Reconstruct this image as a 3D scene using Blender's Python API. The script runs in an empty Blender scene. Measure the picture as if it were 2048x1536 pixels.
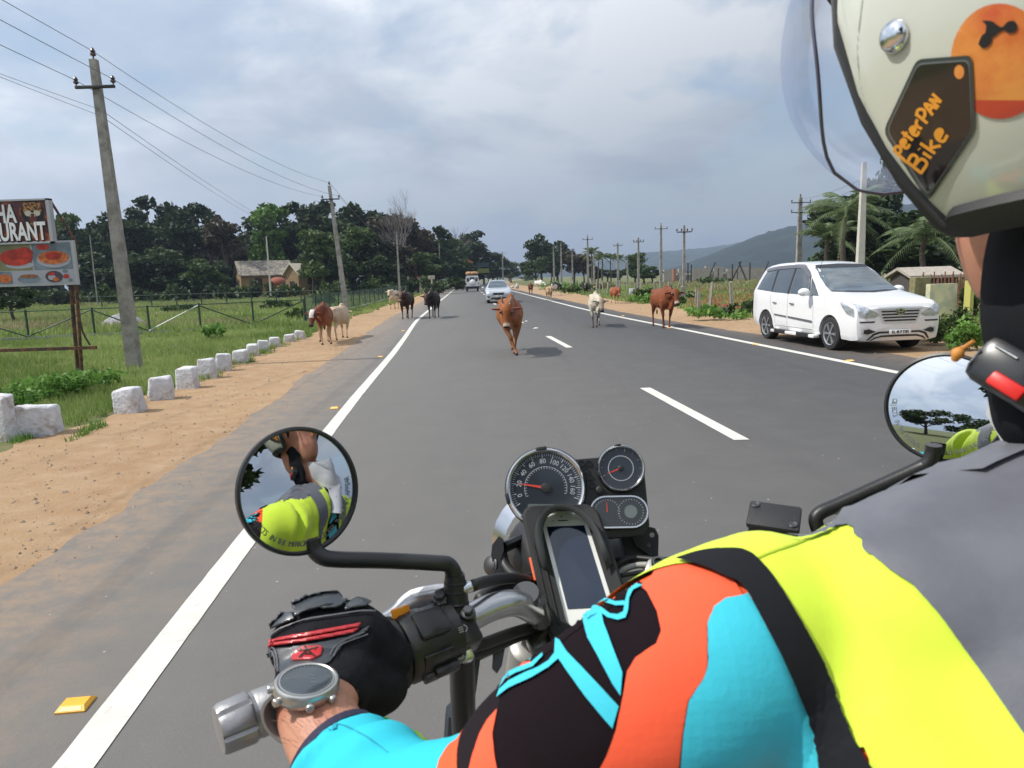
import bpy, bmesh, math, random
import numpy as np
from mathutils import Vector, Matrix, noise as mnoise
from mathutils.bvhtree import BVHTree
from mathutils.geometry import delaunay_2d_cdt
R = math.radians
scene = bpy.context.scene
col = scene.collection
rnd = random.Random(11)

# ------------------------------------------------------------------ camera
CAM_H = 1.6
F = 1422.0                      # focal length in photo pixels (2048 wide)
PITCH, ROLL = R(8.5), R(1.8)
def _rot(v, k, a): return Matrix.Rotation(a, 3, k) @ v
_fw, _rt, _up = Vector((0, 1, 0)), Vector((1, 0, 0)), Vector((0, 0, 1))
FW, UP = _rot(_fw, _rt, -PITCH), _rot(_up, _rt, -PITCH)
RT, UP = _rot(_rt, FW, ROLL), _rot(UP, FW, ROLL)
CAM = Vector((0, 0, CAM_H))
cd = bpy.data.cameras.new('camera'); cam = bpy.data.objects.new('camera', cd); col.objects.link(cam)
cam.matrix_world = Matrix.Translation(CAM) @ Matrix((RT, UP, -FW)).transposed().to_4x4()
cd.sensor_width = 36.0; cd.lens = F / 2048 * 36.0
cd.clip_start = 0.02; cd.clip_end = 9000
cd.dof.use_dof = True; cd.dof.focus_distance = 2.6; cd.dof.aperture_fstop = 18.0
scene.camera = cam
# ------------------------------------------------------------------ light
SUN_EL, SUN_AZ = R(50), R(-96)          # azimuth from +Y towards +X: the sun stands left of the road
sun_dir = Vector((math.sin(SUN_AZ)*math.cos(SUN_EL), math.cos(SUN_AZ)*math.cos(SUN_EL), math.sin(SUN_EL)))
sl = bpy.data.lights.new('sun', 'SUN'); sl.energy = 4.4; sl.angle = R(0.6); sl.color = (1.0, 0.955, 0.88)
so = bpy.data.objects.new('sun', sl); col.objects.link(so)
so.rotation_euler = (-sun_dir).to_track_quat('-Z', 'Y').to_euler()
so.location = (-20, 0, 40)
W = bpy.data.worlds.new('World'); scene.world = W; W.use_nodes = True
nt = W.node_tree; N = nt.nodes; L = nt.links; N.clear()
def wn(t, **k):
    n = N.new(t)
    for a, b in k.items(): setattr(n, a, b)
    return n
out = wn('ShaderNodeOutputWorld')
sky = wn('ShaderNodeTexSky', sky_type='NISHITA', sun_disc=False, sun_elevation=SUN_EL, sun_rotation=SUN_AZ,
         altitude=500, air_density=1.3, dust_density=2.5, ozone_density=1.5)
bg1 = wn('ShaderNodeBackground'); bg1.inputs[1].default_value = 0.14
L.new(sky.outputs[0], bg1.inputs[0])
tc = wn('ShaderNodeTexCoord'); sep = wn('ShaderNodeSeparateXYZ'); L.new(tc.outputs['Generated'], sep.inputs[0])
def wmath(op, a, b=None):
    n = wn('ShaderNodeMath', operation=op)
    for i, v in enumerate((a, b)):
        if v is None: continue
        if hasattr(v, 'is_output'): L.new(v, n.inputs[i])
        else: n.inputs[i].default_value = v
    return n.outputs[0]
zc = wmath('MAXIMUM', sep.outputs[2], 0.0)
den = wmath('ADD', zc, 0.34)
comb = wn('ShaderNodeCombineXYZ')
L.new(wmath('DIVIDE', sep.outputs[0], den), comb.inputs[0]); L.new(wmath('DIVIDE', sep.outputs[1], den), comb.inputs[1])
n1 = wn('ShaderNodeTexNoise'); n1.inputs['Scale'].default_value = 1.7; n1.inputs['Detail'].default_value = 9; n1.inputs['Roughness'].default_value = 0.52
n1.inputs['Distortion'].default_value = 0.25
off = wn('ShaderNodeVectorMath', operation='ADD'); off.inputs[1].default_value = (6.15, 2.0, 7.4)
L.new(comb.outputs[0], off.inputs[0]); L.new(off.outputs[0], n1.inputs['Vector'])
n2 = wn('ShaderNodeTexNoise'); n2.inputs['Scale'].default_value = 1.9; n2.inputs['Detail'].default_value = 9; n2.inputs['Roughness'].default_value = 0.55; n2.inputs['Distortion'].default_value = 0.4
off2 = wn('ShaderNodeVectorMath', operation='ADD'); off2.inputs[1].default_value = (7.7, 2.2, 5.0)
L.new(comb.outputs[0], off2.inputs[0]); L.new(off2.outputs[0], n2.inputs['Vector'])
cov = wn('ShaderNodeValToRGB'); cov.color_ramp.elements[0].position = 0.40; cov.color_ramp.elements[1].position = 0.50
cov.color_ramp.elements[0].color = (0.3,)*3 + (1,); cov.color_ramp.elements[1].color = (1, 1, 1, 1)
L.new(n1.outputs[0], cov.inputs[0])
shade = wn('ShaderNodeValToRGB'); e = shade.color_ramp.elements
e[0].position = 0.40; e[0].color = (0.43, 0.49, 0.585, 1); e[1].position = 0.58; e[1].color = (0.82, 0.85, 0.885, 1)
L.new(n2.outputs[0], shade.inputs[0])
# clouds towards the horizon are duller and bluer
hz = wn('ShaderNodeMapRange'); hz.inputs[1].default_value = 0.0; hz.inputs[2].default_value = 0.40
L.new(sep.outputs[2], hz.inputs[0])
mixc = wn('ShaderNodeMix', data_type='RGBA'); mixc.inputs[6].default_value = (0.335, 0.392, 0.475, 1)
L.new(hz.outputs[0], mixc.inputs[0]); L.new(shade.outputs[0], mixc.inputs[7])
bg2 = wn('ShaderNodeBackground'); L.new(mixc.outputs[2], bg2.inputs[0])
dt = wn('ShaderNodeVectorMath', operation='DOT_PRODUCT'); dt.inputs[1].default_value = tuple(sun_dir); L.new(tc.outputs['Generated'], dt.inputs[0])
# clouds are brighter on the side of the sun
L.new(wmath('ADD', 1.08, wmath('MULTIPLY', wmath('MAXIMUM', dt.outputs['Value'], -0.25), 0.95)), bg2.inputs[1])
cf = wmath('MAXIMUM', cov.outputs[0], wmath('SUBTRACT', 0.97, wmath('MULTIPLY', hz.outputs[0], 1.3)))
ms = wn('ShaderNodeMixShader'); L.new(cf, ms.inputs[0]); L.new(bg1.outputs[0], ms.inputs[1]); L.new(bg2.outputs[0], ms.inputs[2])
L.new(ms.outputs[0], out.inputs[0])
vs = scene.view_settings
vs.view_transform = 'Standard'; vs.look = 'None'; vs.exposure = 0.0; vs.gamma = 1.0; vs.use_curve_mapping = False
scene.render.engine = 'CYCLES'
cy = scene.cycles
cy.use_denoising = True; cy.max_bounces = 8; cy.diffuse_bounces = 3; cy.glossy_bounces = 4; cy.transparent_max_bounces = 12
cy.volume_bounces = 0; cy.transmission_bounces = 6
cy.use_adaptive_sampling = True; cy.adaptive_threshold = 0.015
cy.caustics_reflective = False; cy.caustics_refractive = False; cy.sample_clamp_indirect = 6

# ------------------------------------------------------------------ pixel <-> world
def V(px, py, d):
    return CAM + (RT * ((px - 1024) / F) + UP * ((768 - py) / F) + FW) * d
def C(x, y, z): return CAM + RT*x + UP*y + FW*z
def ray(px, py): return (RT * ((px - 1024) / F) + UP * ((768 - py) / F) + FW).normalized()
def GP(px, py, z=0.0):
    d = ray(px, py); t = (z - CAM_H) / d.z
    return CAM + d * t
def hor(px): return 551.9 + 0.0314 * (1024 - px)
def at(px, Y, z=0.0):
    d = ray(px, hor(px)); t = Y / d.y
    p = CAM + d * t; return Vector((p.x, p.y, z))
def top_z(px, py, Y): return CAM_H + (hor(px) - py) / F * Y

# ------------------------------------------------------------------ materials
MATS = {}
def mat(name, c, rough=0.6, metal=0.0, var=0.0, vscale=8.0, bump=0.0, bscale=60.0, coat=0.0, c2=None, c2scale=5.0, c2range=(0.45, 0.6),
        attr=False, spec=None, trans=0.0, alpha=None, sheen=0.0, coords='Object', detail=5):
    if name in MATS: return MATS[name]
    m = bpy.data.materials.new(name); m.use_nodes = True; MATS[name] = m
    t = m.node_tree; p = t.nodes['Principled BSDF']
    p.inputs['Roughness'].default_value = rough; p.inputs['Metallic'].default_value = metal
    p.inputs['Coat Weight'].default_value = coat; p.inputs['Coat Roughness'].default_value = 0.06
    if spec is not None: p.inputs['Specular IOR Level'].default_value = spec
    if sheen: p.inputs['Sheen Weight'].default_value = sheen
    tcn = t.nodes.new('ShaderNodeTexCoord'); src = tcn.outputs[coords]
    def nz(scale, det=5, rough_=0.6):
        n = t.nodes.new('ShaderNodeTexNoise'); n.inputs['Scale'].default_value = scale; n.inputs['Detail'].default_value = det
        n.inputs['Roughness'].default_value = rough_; t.links.new(src, n.inputs['Vector']); return n.outputs[0]
    if attr:
        a = t.nodes.new('ShaderNodeAttribute'); a.attribute_name = 'Col'; cur = a.outputs['Color']
    else:
        r = t.nodes.new('ShaderNodeRGB'); r.outputs[0].default_value = (*c, 1); cur = r.outputs[0]
    if c2 is not None:
        mr = t.nodes.new('ShaderNodeMapRange'); mr.inputs[1].default_value, mr.inputs[2].default_value = c2range
        t.links.new(nz(c2scale, 7), mr.inputs[0])
        mx = t.nodes.new('ShaderNodeMix'); mx.data_type = 'RGBA'; t.links.new(mr.outputs[0], mx.inputs[0])
        t.links.new(cur, mx.inputs[6]); mx.inputs[7].default_value = (*c2, 1); cur = mx.outputs[2]
    if var:
        mr = t.nodes.new('ShaderNodeMapRange'); mr.inputs[1].default_value, mr.inputs[2].default_value = 0.3, 0.7
        mr.inputs[3].default_value, mr.inputs[4].default_value = 1 - var, 1 + var
        t.links.new(nz(vscale, detail), mr.inputs[0])
        hs = t.nodes.new('ShaderNodeVectorMath'); hs.operation = 'SCALE'
        t.links.new(cur, hs.inputs[0]); t.links.new(mr.outputs[0], hs.inputs['Scale']); cur = hs.outputs[0]
    t.links.new(cur, p.inputs['Base Color'])
    if bump:
        b = t.nodes.new('ShaderNodeBump'); b.inputs['Strength'].default_value = bump; b.inputs['Distance'].default_value = 0.6 / bscale
        t.links.new(nz(bscale, 4), b.inputs['Height']); t.links.new(b.outputs[0], p.inputs['Normal'])
    if trans:
        tr = t.nodes.new('ShaderNodeBsdfTranslucent'); t.links.new(cur, tr.inputs[0])
        mx = t.nodes.new('ShaderNodeMixShader'); mx.inputs[0].default_value = trans
        o = t.nodes['Material Output']; t.links.new(p.outputs[0], mx.inputs[1]); t.links.new(tr.outputs[0], mx.inputs[2]); t.links.new(mx.outputs[0], o.inputs[0])
    if alpha is not None: p.inputs['Alpha'].default_value = alpha
    return m

# ------------------------------------------------------------------ objects
def tag(o, label=None, cat=None, group=None, kind=None):
    if label: o['label'] = label
    if cat: o['category'] = cat
    if group: o['group'] = group
    if kind: o['kind'] = kind
    return o
def thing(name, label, cat, loc=(0, 0, 0), rz=0.0, group=None, scale=1.0):
    o = bpy.data.objects.new(name, None); col.objects.link(o)
    o.location = loc; o.rotation_euler = (0, 0, rz); o.scale = (scale,)*3; o.empty_display_size = 0.1
    return tag(o, label, cat, group)
def link(name, me, parent=None, world=False):
    o = bpy.data.objects.new(name, me); col.objects.link(o)
    if parent is not None:
        o.parent = parent
        if world:
            if parent.type == 'EMPTY':
                mw = Matrix.Translation(parent.location) @ parent.rotation_euler.to_matrix().to_4x4()
                o.matrix_parent_inverse = mw.inverted()
    return o
def dup(root, loc, rz=None, label=None, scale=None):
    r = root.copy(); col.objects.link(r); r.location = loc
    if rz is not None: r.rotation_euler = (0, 0, rz)
    if label: r['label'] = label
    if scale: r.scale = (scale,)*3 if not hasattr(scale, '__len__') else scale
    for ch in list(root.children):
        c = ch.copy(); col.objects.link(c); c.parent = r
        for g in list(ch.children):
            d = g.copy(); col.objects.link(d); d.parent = c
    return r

class Geo:
    def __init__(s): s.v = []; s.f = []; s.m = []
    def add(s, vs, fs, mi=0):
        b = len(s.v); s.v += [tuple(v) for v in vs]; s.f += [tuple(i + b for i in f) for f in fs]; s.m += [mi]*len(fs); return s
    def box(s, c, size, M=None, mi=0, bevel=0.0, seg=2):
        bm = bmesh.new(); bmesh.ops.create_cube(bm, size=1.0)
        for v in bm.verts: v.co = Vector((v.co.x*size[0], v.co.y*size[1], v.co.z*size[2]))
        if bevel: bmesh.ops.bevel(bm, geom=bm.edges[:], offset=bevel, segments=seg, affect='EDGES', profile=0.5)
        for v in bm.verts:
            v.co += Vector(c)
            if M is not None: v.co = M @ v.co
        bm.verts.index_update()
        s.add([v.co for v in bm.verts], [[v.index for v in f.verts] for f in bm.faces], mi); bm.free(); return s
    def loft(s, rings, mi=0, caps=True, closed=False):
        n = len(rings[0]); vs = [p for r in rings for p in r]; fs = []
        k = len(rings)
        for i in range(k if closed else k-1):
            a, b = i*n, ((i+1) % k)*n
            for j in range(n):
                j2 = (j+1) % n
                fs.append((a+j, a+j2, b+j2, b+j))
        if caps and not closed:
            fs.append(tuple(range(n-1, -1, -1))); fs.append(tuple((k-1)*n + j for j in range(n)))
        return s.add(vs, fs, mi)
    def tube(s, pts, r, seg=10, mi=0, caps=True, flat=1.0, upv=None, smooth=0, M=None):
        pts = [Vector(p) for p in pts]; rr = list(r) if hasattr(r, '__len__') else [r]*len(pts)
        if smooth: pts, rr = spline(pts, rr, smooth)
        rings = []; prev = None
        for i, p in enumerate(pts):
            t = (pts[min(i+1, len(pts)-1)] - pts[max(i-1, 0)])
            t = t.normalized() if t.length > 1e-9 else Vector((0, 0, 1))
            if prev is None:
                u = upv if upv is not None else (Vector((0, 0, 1)) if abs(t.z) < 0.9 else Vector((0, 1, 0)))
                a = (Vector(u) - t * Vector(u).dot(t)).normalized()
            else: a = (prev - t * prev.dot(t)).normalized()
            prev = a; b = t.cross(a)
            ri = rr[i]; r1, r2 = (ri if hasattr(ri, '__len__') else (ri, ri*flat))
            rings.append([p + a*(math.cos(q)*r1) + b*(math.sin(q)*r2) for q in [2*math.pi*j/seg for j in range(seg)]])
        if M is not None: rings = [[M @ p for p in q] for q in rings]
        return s.loft(rings, mi, caps)
    def lathe(s, prof, M, seg=32, mi=0, caps=True):
        """prof: (radius, height) pairs; axis = local z of M"""
        rings = [[M @ Vector((max(r, 1e-5)*math.cos(a), max(r, 1e-5)*math.sin(a), h)) for a in [2*math.pi*j/seg for j in range(seg)]] for r, h in prof]
        return s.loft(rings, mi, caps)
    def prism(s, poly, h0, h1, M, mi=0, bevel=0.0):
        a = [M @ Vector((x, y, h0)) for x, y in poly]; b = [M @ Vector((x, y, h1)) for x, y in poly]
        n = len(poly)
        if bevel:
            cx = sum(p[0] for p in poly)/n; cy_ = sum(p[1] for p in poly)/n
            sz = max(max(abs(p[0]-cx), abs(p[1]-cy_)) for p in poly); k = 1 - bevel/sz
            c = [M @ Vector((cx+(x-cx)*k, cy_+(y-cy_)*k, h1+(bevel if h1 > h0 else -bevel))) for x, y in poly]
            return s.loft([a, b, c], mi)
        return s.loft([a, b], mi)
    def sphere(s, c, r, seg=16, rings=10, mi=0, M=None):
        r = r if hasattr(r, '__len__') else (r, r, r); rg = []
        for i in range(rings+1):
            t = math.pi * (0.02 + 0.96*i/rings)
            rg.append([Vector(c) + Vector((r[0]*math.sin(t)*math.cos(a), r[1]*math.sin(t)*math.sin(a), -r[2]*math.cos(t))) for a in [2*math.pi*j/seg for j in range(seg)]])
        if M is not None: rg = [[M @ p for p in q] for q in rg]
        return s.loft(rg, mi)
    def mesh(s, name, mats, smooth=35):
        me = bpy.data.meshes.new(name); me.from_pydata(s.v, [], s.f)
        for m in (mats if isinstance(mats, (list, tuple)) else [mats]): me.materials.append(m)
        me.polygons.foreach_set('material_index', s.m)
        me.validate(); me.update()
        bm = bmesh.new(); bm.from_mesh(me); bmesh.ops.recalc_face_normals(bm, faces=bm.faces); bm.to_mesh(me); bm.free()
        if smooth:
            me.polygons.foreach_set('use_smooth', [True]*len(me.polygons))
            if smooth < 180: me.set_sharp_from_angle(angle=R(smooth))
        return me
    def obj(s, name, mats, parent=None, smooth=35, world=False):
        return link(name, s.mesh(name, mats, smooth), parent, world)

def spline(pts, rr, n):
    P = [Vector(p) for p in pts]; o = []; ro = []
    for i in range(len(P)-1):
        p0, p1, p2, p3 = P[max(i-1, 0)], P[i], P[i+1], P[min(i+2, len(P)-1)]
        for j in range(n):
            t = j/n
            o.append(0.5*((2*p1) + (p2-p0)*t + (2*p0-5*p1+4*p2-p3)*t*t + (3*p1-p0-3*p2+p3)*t**3))
            a, b = rr[i], rr[i+1]
            ro.append(tuple(x+(y-x)*t for x, y in zip(a, b)) if hasattr(a, '__len__') else a+(b-a)*t)
    o.append(P[-1]); ro.append(rr[-1]); return o, ro

def frame(o, z, y=None):
    z = Vector(z).normalized(); y = Vector(y) if y is not None else Vector((0, 0, 1))
    x = y.cross(z)
    if x.length < 1e-4: x = Vector((1, 0, 0)).cross(z)
    x.normalize(); y = z.cross(x)
    return Matrix.Translation(Vector(o)) @ Matrix((x, y, z)).transposed().to_4x4()

def remesh(geo, voxel, smooth=4, fac=0.5):
    me = geo.mesh('tmp', mat('tmp', (1, 1, 1)), 180)
    o = bpy.data.objects.new('tmp', me); col.objects.link(o)
    m = o.modifiers.new('r', 'REMESH'); m.mode = 'VOXEL'; m.voxel_size = voxel; m.use_smooth_shade = True
    if smooth:
        q = o.modifiers.new('s', 'SMOOTH'); q.factor = fac; q.iterations = smooth
    dg = bpy.context.evaluated_depsgraph_get()
    res = bpy.data.meshes.new_from_object(o.evaluated_get(dg))
    bpy.data.objects.remove(o); bpy.data.meshes.remove(me); res.materials.clear()
    res.polygons.foreach_set('use_smooth', [True]*len(res.polygons))
    return res

def bvh_of(me, M=None):
    vs = [v.co if M is None else M @ v.co for v in me.vertices]
    return BVHTree.FromPolygons(vs, [tuple(p.vertices) for p in me.polygons])
def cam_ray(px, py): return CAM, ray(px, py)
def decal(geo, bvh, poly, proj, off, step, mi=0):
    """lay a flat-cut patch on a surface: poly in projector units, every vertex dropped onto the surface"""
    n = len(poly); pts = []
    for i in range(n):
        a, b = Vector(poly[i]), Vector(poly[(i+1) % n]); k = max(1, int((b-a).length/step))
        for j in range(k): pts.append(a + (b-a)*(j/k))
    nb = len(pts); face = list(range(nb))
    x0 = min(p.x for p in pts); x1 = max(p.x for p in pts); y0 = min(p.y for p in pts); y1 = max(p.y for p in pts)
    allp = list(pts); y = y0 + step*0.5; k = 0
    while y < y1:
        x = x0 + step*(0.5 + 0.5*(k % 2))
        while x < x1:
            if inside(x, y, pts): allp.append(Vector((x, y)))
            x += step
        y += step*0.87; k += 1
    r = delaunay_2d_cdt([Vector((p.x, p.y)) for p in allp], [], [face], 1, 1e-6)
    co, fs = r[0], r[2]; hit = []
    for p in co:
        o, d = proj(p.x, p.y); loc, nrm, idx, dist = bvh.ray_cast(o, d)
        if loc is None: hit.append((o, d))
        else:
            if nrm.dot(d) > 0: nrm = -nrm
            hit.append(loc + nrm*off)
    ok = [(h-proj(co[i].x, co[i].y)[0]).length for i, h in enumerate(hit) if not isinstance(h, tuple)]
    if not ok: return geo
    t0 = sum(ok)/len(ok)
    for i, h in enumerate(hit):          # past the outline: settle on the nearest bit of surface
        if isinstance(h, tuple):
            o, d = h; d = d.normalized(); p = o+d*t0
            for _ in range(4):
                q, nrm, idx, dist = bvh.find_nearest(p); p = o+d*(q-o).dot(d)
            hit[i] = q + nrm*off*1.35 if (q-p).length < .05*max(1, t0) else None
    mp = {}; vs = []
    for i, h in enumerate(hit):
        if h is not None: mp[i] = len(vs); vs.append(h)
    lens = [(hit[a]-hit[b]).length for f in fs for a, b in zip(f, f[1:]) if hit[a] is not None and hit[b] is not None]
    mx = (sorted(lens)[len(lens)//2] * 7) if lens else 1
    ff = []
    for f in fs:
        if all(i in mp for i in f) and all((hit[f[i]]-hit[f[(i+1) % 3]]).length < mx for i in range(len(f))): ff.append([mp[i] for i in f])
    geo.add(vs, ff, mi); return geo
def inside(x, y, P):
    c = False; n = len(P); j = n-1
    for i in range(n):
        xi, yi = P[i][0], P[i][1]; xj, yj = P[j][0], P[j][1]
        if (yi > y) != (yj > y) and x < (xj-xi)*(y-yi)/(yj-yi)+xi: c = not c
        j = i
    return c
def stroke_poly(pts, w):
    """outline of a polyline of width w (2-D)"""
    P = [Vector(p) for p in pts]; Lf = []; Rt = []
    for i, p in enumerate(P):
        t = (P[min(i+1, len(P)-1)] - P[max(i-1, 0)]).normalized(); nn = Vector((-t.y, t.x))
        wi = w[i] if hasattr(w, '__len__') else w
        Lf.append(p + nn*wi/2); Rt.append(p - nn*wi/2)
    return [tuple(q) for q in Lf + Rt[::-1]]
def sp2(pts, n=6):
    o, _ = spline([Vector((p[0], p[1], 0)) for p in pts], [0]*len(pts), n); return [(p.x, p.y) for p in o]

FONT = {}
def text_geo(geo, s, M, size, depth=0.0, mi=0, align='CENTER', shear=0.0, bold=0.0, sx=1.0, map_=None):
    cu = bpy.data.curves.new('t', 'FONT'); cu.body = s; cu.size = size; cu.extrude = depth; cu.align_x = align; cu.align_y = 'CENTER'
    cu.shear = shear; cu.offset = bold; cu.resolution_u = 3
    o = bpy.data.objects.new('t', cu); col.objects.link(o)
    dg = bpy.context.evaluated_depsgraph_get(); me = bpy.data.meshes.new_from_object(o.evaluated_get(dg))
    if map_: vs = [map_(v.co.x*sx, v.co.y, v.co.z) for v in me.vertices]
    else: vs = [M @ Vector((v.co.x*sx, v.co.y, v.co.z)) for v in me.vertices]
    geo.add(vs, [tuple(p.vertices) for p in me.polygons], mi)
    bpy.data.objects.remove(o); bpy.data.curves.remove(cu); bpy.data.meshes.remove(me)
def cut(me, cutters):
    """boolean difference with Geo cutters"""
    o = bpy.data.objects.new('b', me); col.objects.link(o); tmp = []
    for c in cutters:
        cm = c.mesh('c', mat('tmp', (1, 1, 1)), 0); co = bpy.data.objects.new('c', cm); col.objects.link(co); tmp.append(co)
        b = o.modifiers.new('b', 'BOOLEAN'); b.operation = 'DIFFERENCE'; b.object = co; b.solver = 'EXACT'
    dg = bpy.context.evaluated_depsgraph_get(); res = bpy.data.meshes.new_from_object(o.evaluated_get(dg))
    for t_ in tmp: bpy.data.objects.remove(t_)
    bpy.data.objects.remove(o); return res

# ================================================================== THE SETTING
_cy = [-60, 0, 10, 20, 30, 48, 74, 108, 140, 200, 260, 330, 450, 600, 900]
_cx = [8.6, 2.78, 1.87, .95, .02, -1.1, -2.6, -4.6, -6.2, -8.2, -9.0, -8.2, -3, 8, 50]
def cx(y):
    # smooth interpolation of the road's centre line
    i = max(0, min(len(_cy)-2, int(np.searchsorted(_cy, y))-1))
    def tan(k):
        if k <= 0: return (_cx[1]-_cx[0])/(_cy[1]-_cy[0])
        if k >= len(_cy)-1: return (_cx[-1]-_cx[-2])/(_cy[-1]-_cy[-2])
        return (_cx[k+1]-_cx[k-1])/(_cy[k+1]-_cy[k-1])
    h = _cy[i+1]-_cy[i]; t = (y-_cy[i])/h
    return ((2*t**3-3*t*t+1)*_cx[i] + (t**3-2*t*t+t)*h*tan(i) + (-2*t**3+3*t*t)*_cx[i+1] + (t**3-t*t)*h*tan(i+1))
def half(y): return 4.04 - 0.22*min(1, max(0, (y-8)/28))
def fn(a, b, c=0.0): return mnoise.noise(Vector((a, b, c)))
def rows(y0, y1):
    y = y0; o = []
    while y < y1:
        o.append(y); y += 0.12 if -1 < y < 20 else (0.4 if y < 60 and y > -5 else 3.0)
    o.append(y1); return o
def strip(name, y0, y1, lo, hi, z, m, n=3, kind='structure', label=None):
    g = Geo(); ys = rows(y0, y1); vs = []; fs = []; uv = []
    for y in ys:
        a, b = lo(y), hi(y)
        for j in range(n+1):
            o = a+(b-a)*j/n; vs.append((cx(y)+o, y, z)); uv.append((o, y))
    for i in range(len(ys)-1):
        for j in range(n):
            k = i*(n+1)+j; fs.append((k, k+1, k+n+2, k+n+1))
    me = bpy.data.meshes.new(name); me.from_pydata(vs, [], fs); me.materials.append(m)
    ul = me.uv_layers.new(name='lat')
    for lp in me.loops: ul.data[lp.index].uv = uv[lp.vertex_index]
    o = link(name, me); return tag(o, kind=kind)

# asphalt: grey aggregate with pale chips, wheel-polished lanes and windblown dust at the edge
def asphalt():
    m = bpy.data.materials.new('asphalt'); m.use_nodes = True; t = m.node_tree; p = t.nodes['Principled BSDF']; nl = t.links
    tcn = t.nodes.new('ShaderNodeTexCoord'); src = tcn.outputs['Object']
    def nz(s, d=4, r=.6, vec=None):
        n = t.nodes.new('ShaderNodeTexNoise'); n.inputs['Scale'].default_value = s; n.inputs['Detail'].default_value = d; n.inputs['Roughness'].default_value = r
        nl.new(vec or src, n.inputs['Vector']); return n.outputs[0]
    def mr(v, a, b, c, d):
        n = t.nodes.new('ShaderNodeMapRange'); nl.new(v, n.inputs[0])
        for i, q in enumerate((a, b, c, d)): n.inputs[i+1].default_value = q
        return n.outputs[0]
    def mth(op, a, b):
        n = t.nodes.new('ShaderNodeMath'); n.operation = op
        for i, q in enumerate((a, b)):
            if hasattr(q, 'is_output'): nl.new(q, n.inputs[i])
            else: n.inputs[i].default_value = q
        return n.outputs[0]
    def mix(f, a, b):
        n = t.nodes.new('ShaderNodeMix'); n.data_type = 'RGBA'
        if hasattr(f, 'is_output'): nl.new(f, n.inputs[0])
        else: n.inputs[0].default_value = f
        for i, q in ((6, a), (7, b)):
            if hasattr(q, 'is_output'): nl.new(q, n.inputs[i])
            else: n.inputs[i].default_value = (*q, 1)
        return n.outputs[2]
    big = nz(0.35, 6); mid = nz(2.2, 6, .65); fine = nz(70, 4, .8); grain = nz(230, 2, .8)
    c = mix(mr(big, .35, .65, 0, 1), (.084, .083, .083), (.100, .098, .096))
    c = mix(mr(mid, .38, .62, 0, .65), c, (.070, .069, .069))
    c = mix(mr(grain, .38, .60, 0, .75), c, (.045, .045, .048))
    c = mix(mr(fine, .56, .70, 0, .6), c, (.22, .215, .205))
    vo = t.nodes.new('ShaderNodeTexVoronoi'); vo.inputs['Scale'].default_value = 9; nl.new(src, vo.inputs['Vector'])
    chip = mr(vo.outputs['Distance'], .045, .065, 1, 0)
    pick = mr(nz(4.1, 2), .54, .55, 0, 1)
    c = mix(mth('MULTIPLY', chip, pick), c, (.62, .60, .56))
    # dark oily stains and stretched tyre streaks
    mp = t.nodes.new('ShaderNodeMapping'); mp.inputs['Scale'].default_value = (2.2, .10, 1); nl.new(src, mp.inputs[0])
    st = nz(1.0, 5, .55, mp.outputs[0]); c = mix(mr(st, .50, .70, 0, .5), c, (.055, .054, .057))
    c = mix(mr(nz(1.3, 7, .75), .60, .72, 0, .6), c, (.045, .044, .045))
    # dust drifting in from the verge, plus sun glint painted into the left lane (uv x = metres from the centre line)
    uv = t.nodes.new('ShaderNodeUVMap'); uv.uv_map = 'lat'; sx = t.nodes.new('ShaderNodeSeparateXYZ'); nl.new(uv.outputs[0], sx.inputs[0])
    lat = mth('ADD', sx.outputs[0], mth('MULTIPLY', mth('SUBTRACT', mid, .5), 1.1))
    d1 = mr(lat, -5.5, -4.0, 1.0, 0.0); d2 = mr(lat, 4.2, 5.3, 0.0, .45)
    dn = mr(nz(5, 9, .75), .40, .60, .15, 1)
    c = mix(mr(lat, -5.0, 2.5, .62, 0), c, (.215, .205, .188))  # left side lightened in the colour, for dust and sun glint together
    c = mix(mth('MULTIPLY', mth('MAXIMUM', d1, d2), dn), c, (.30, .215, .145))
    nl.new(c, p.inputs['Base Color']); p.inputs['Roughness'].default_value = .82; p.inputs['Specular IOR Level'].default_value = .35
    b = t.nodes.new('ShaderNodeBump'); b.inputs['Strength'].default_value = .55; b.inputs['Distance'].default_value = .004
    nl.new(mth('ADD', fine, grain), b.inputs['Height']); nl.new(b.outputs[0], p.inputs['Normal'])
    return m
M_asph = asphalt()
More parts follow.
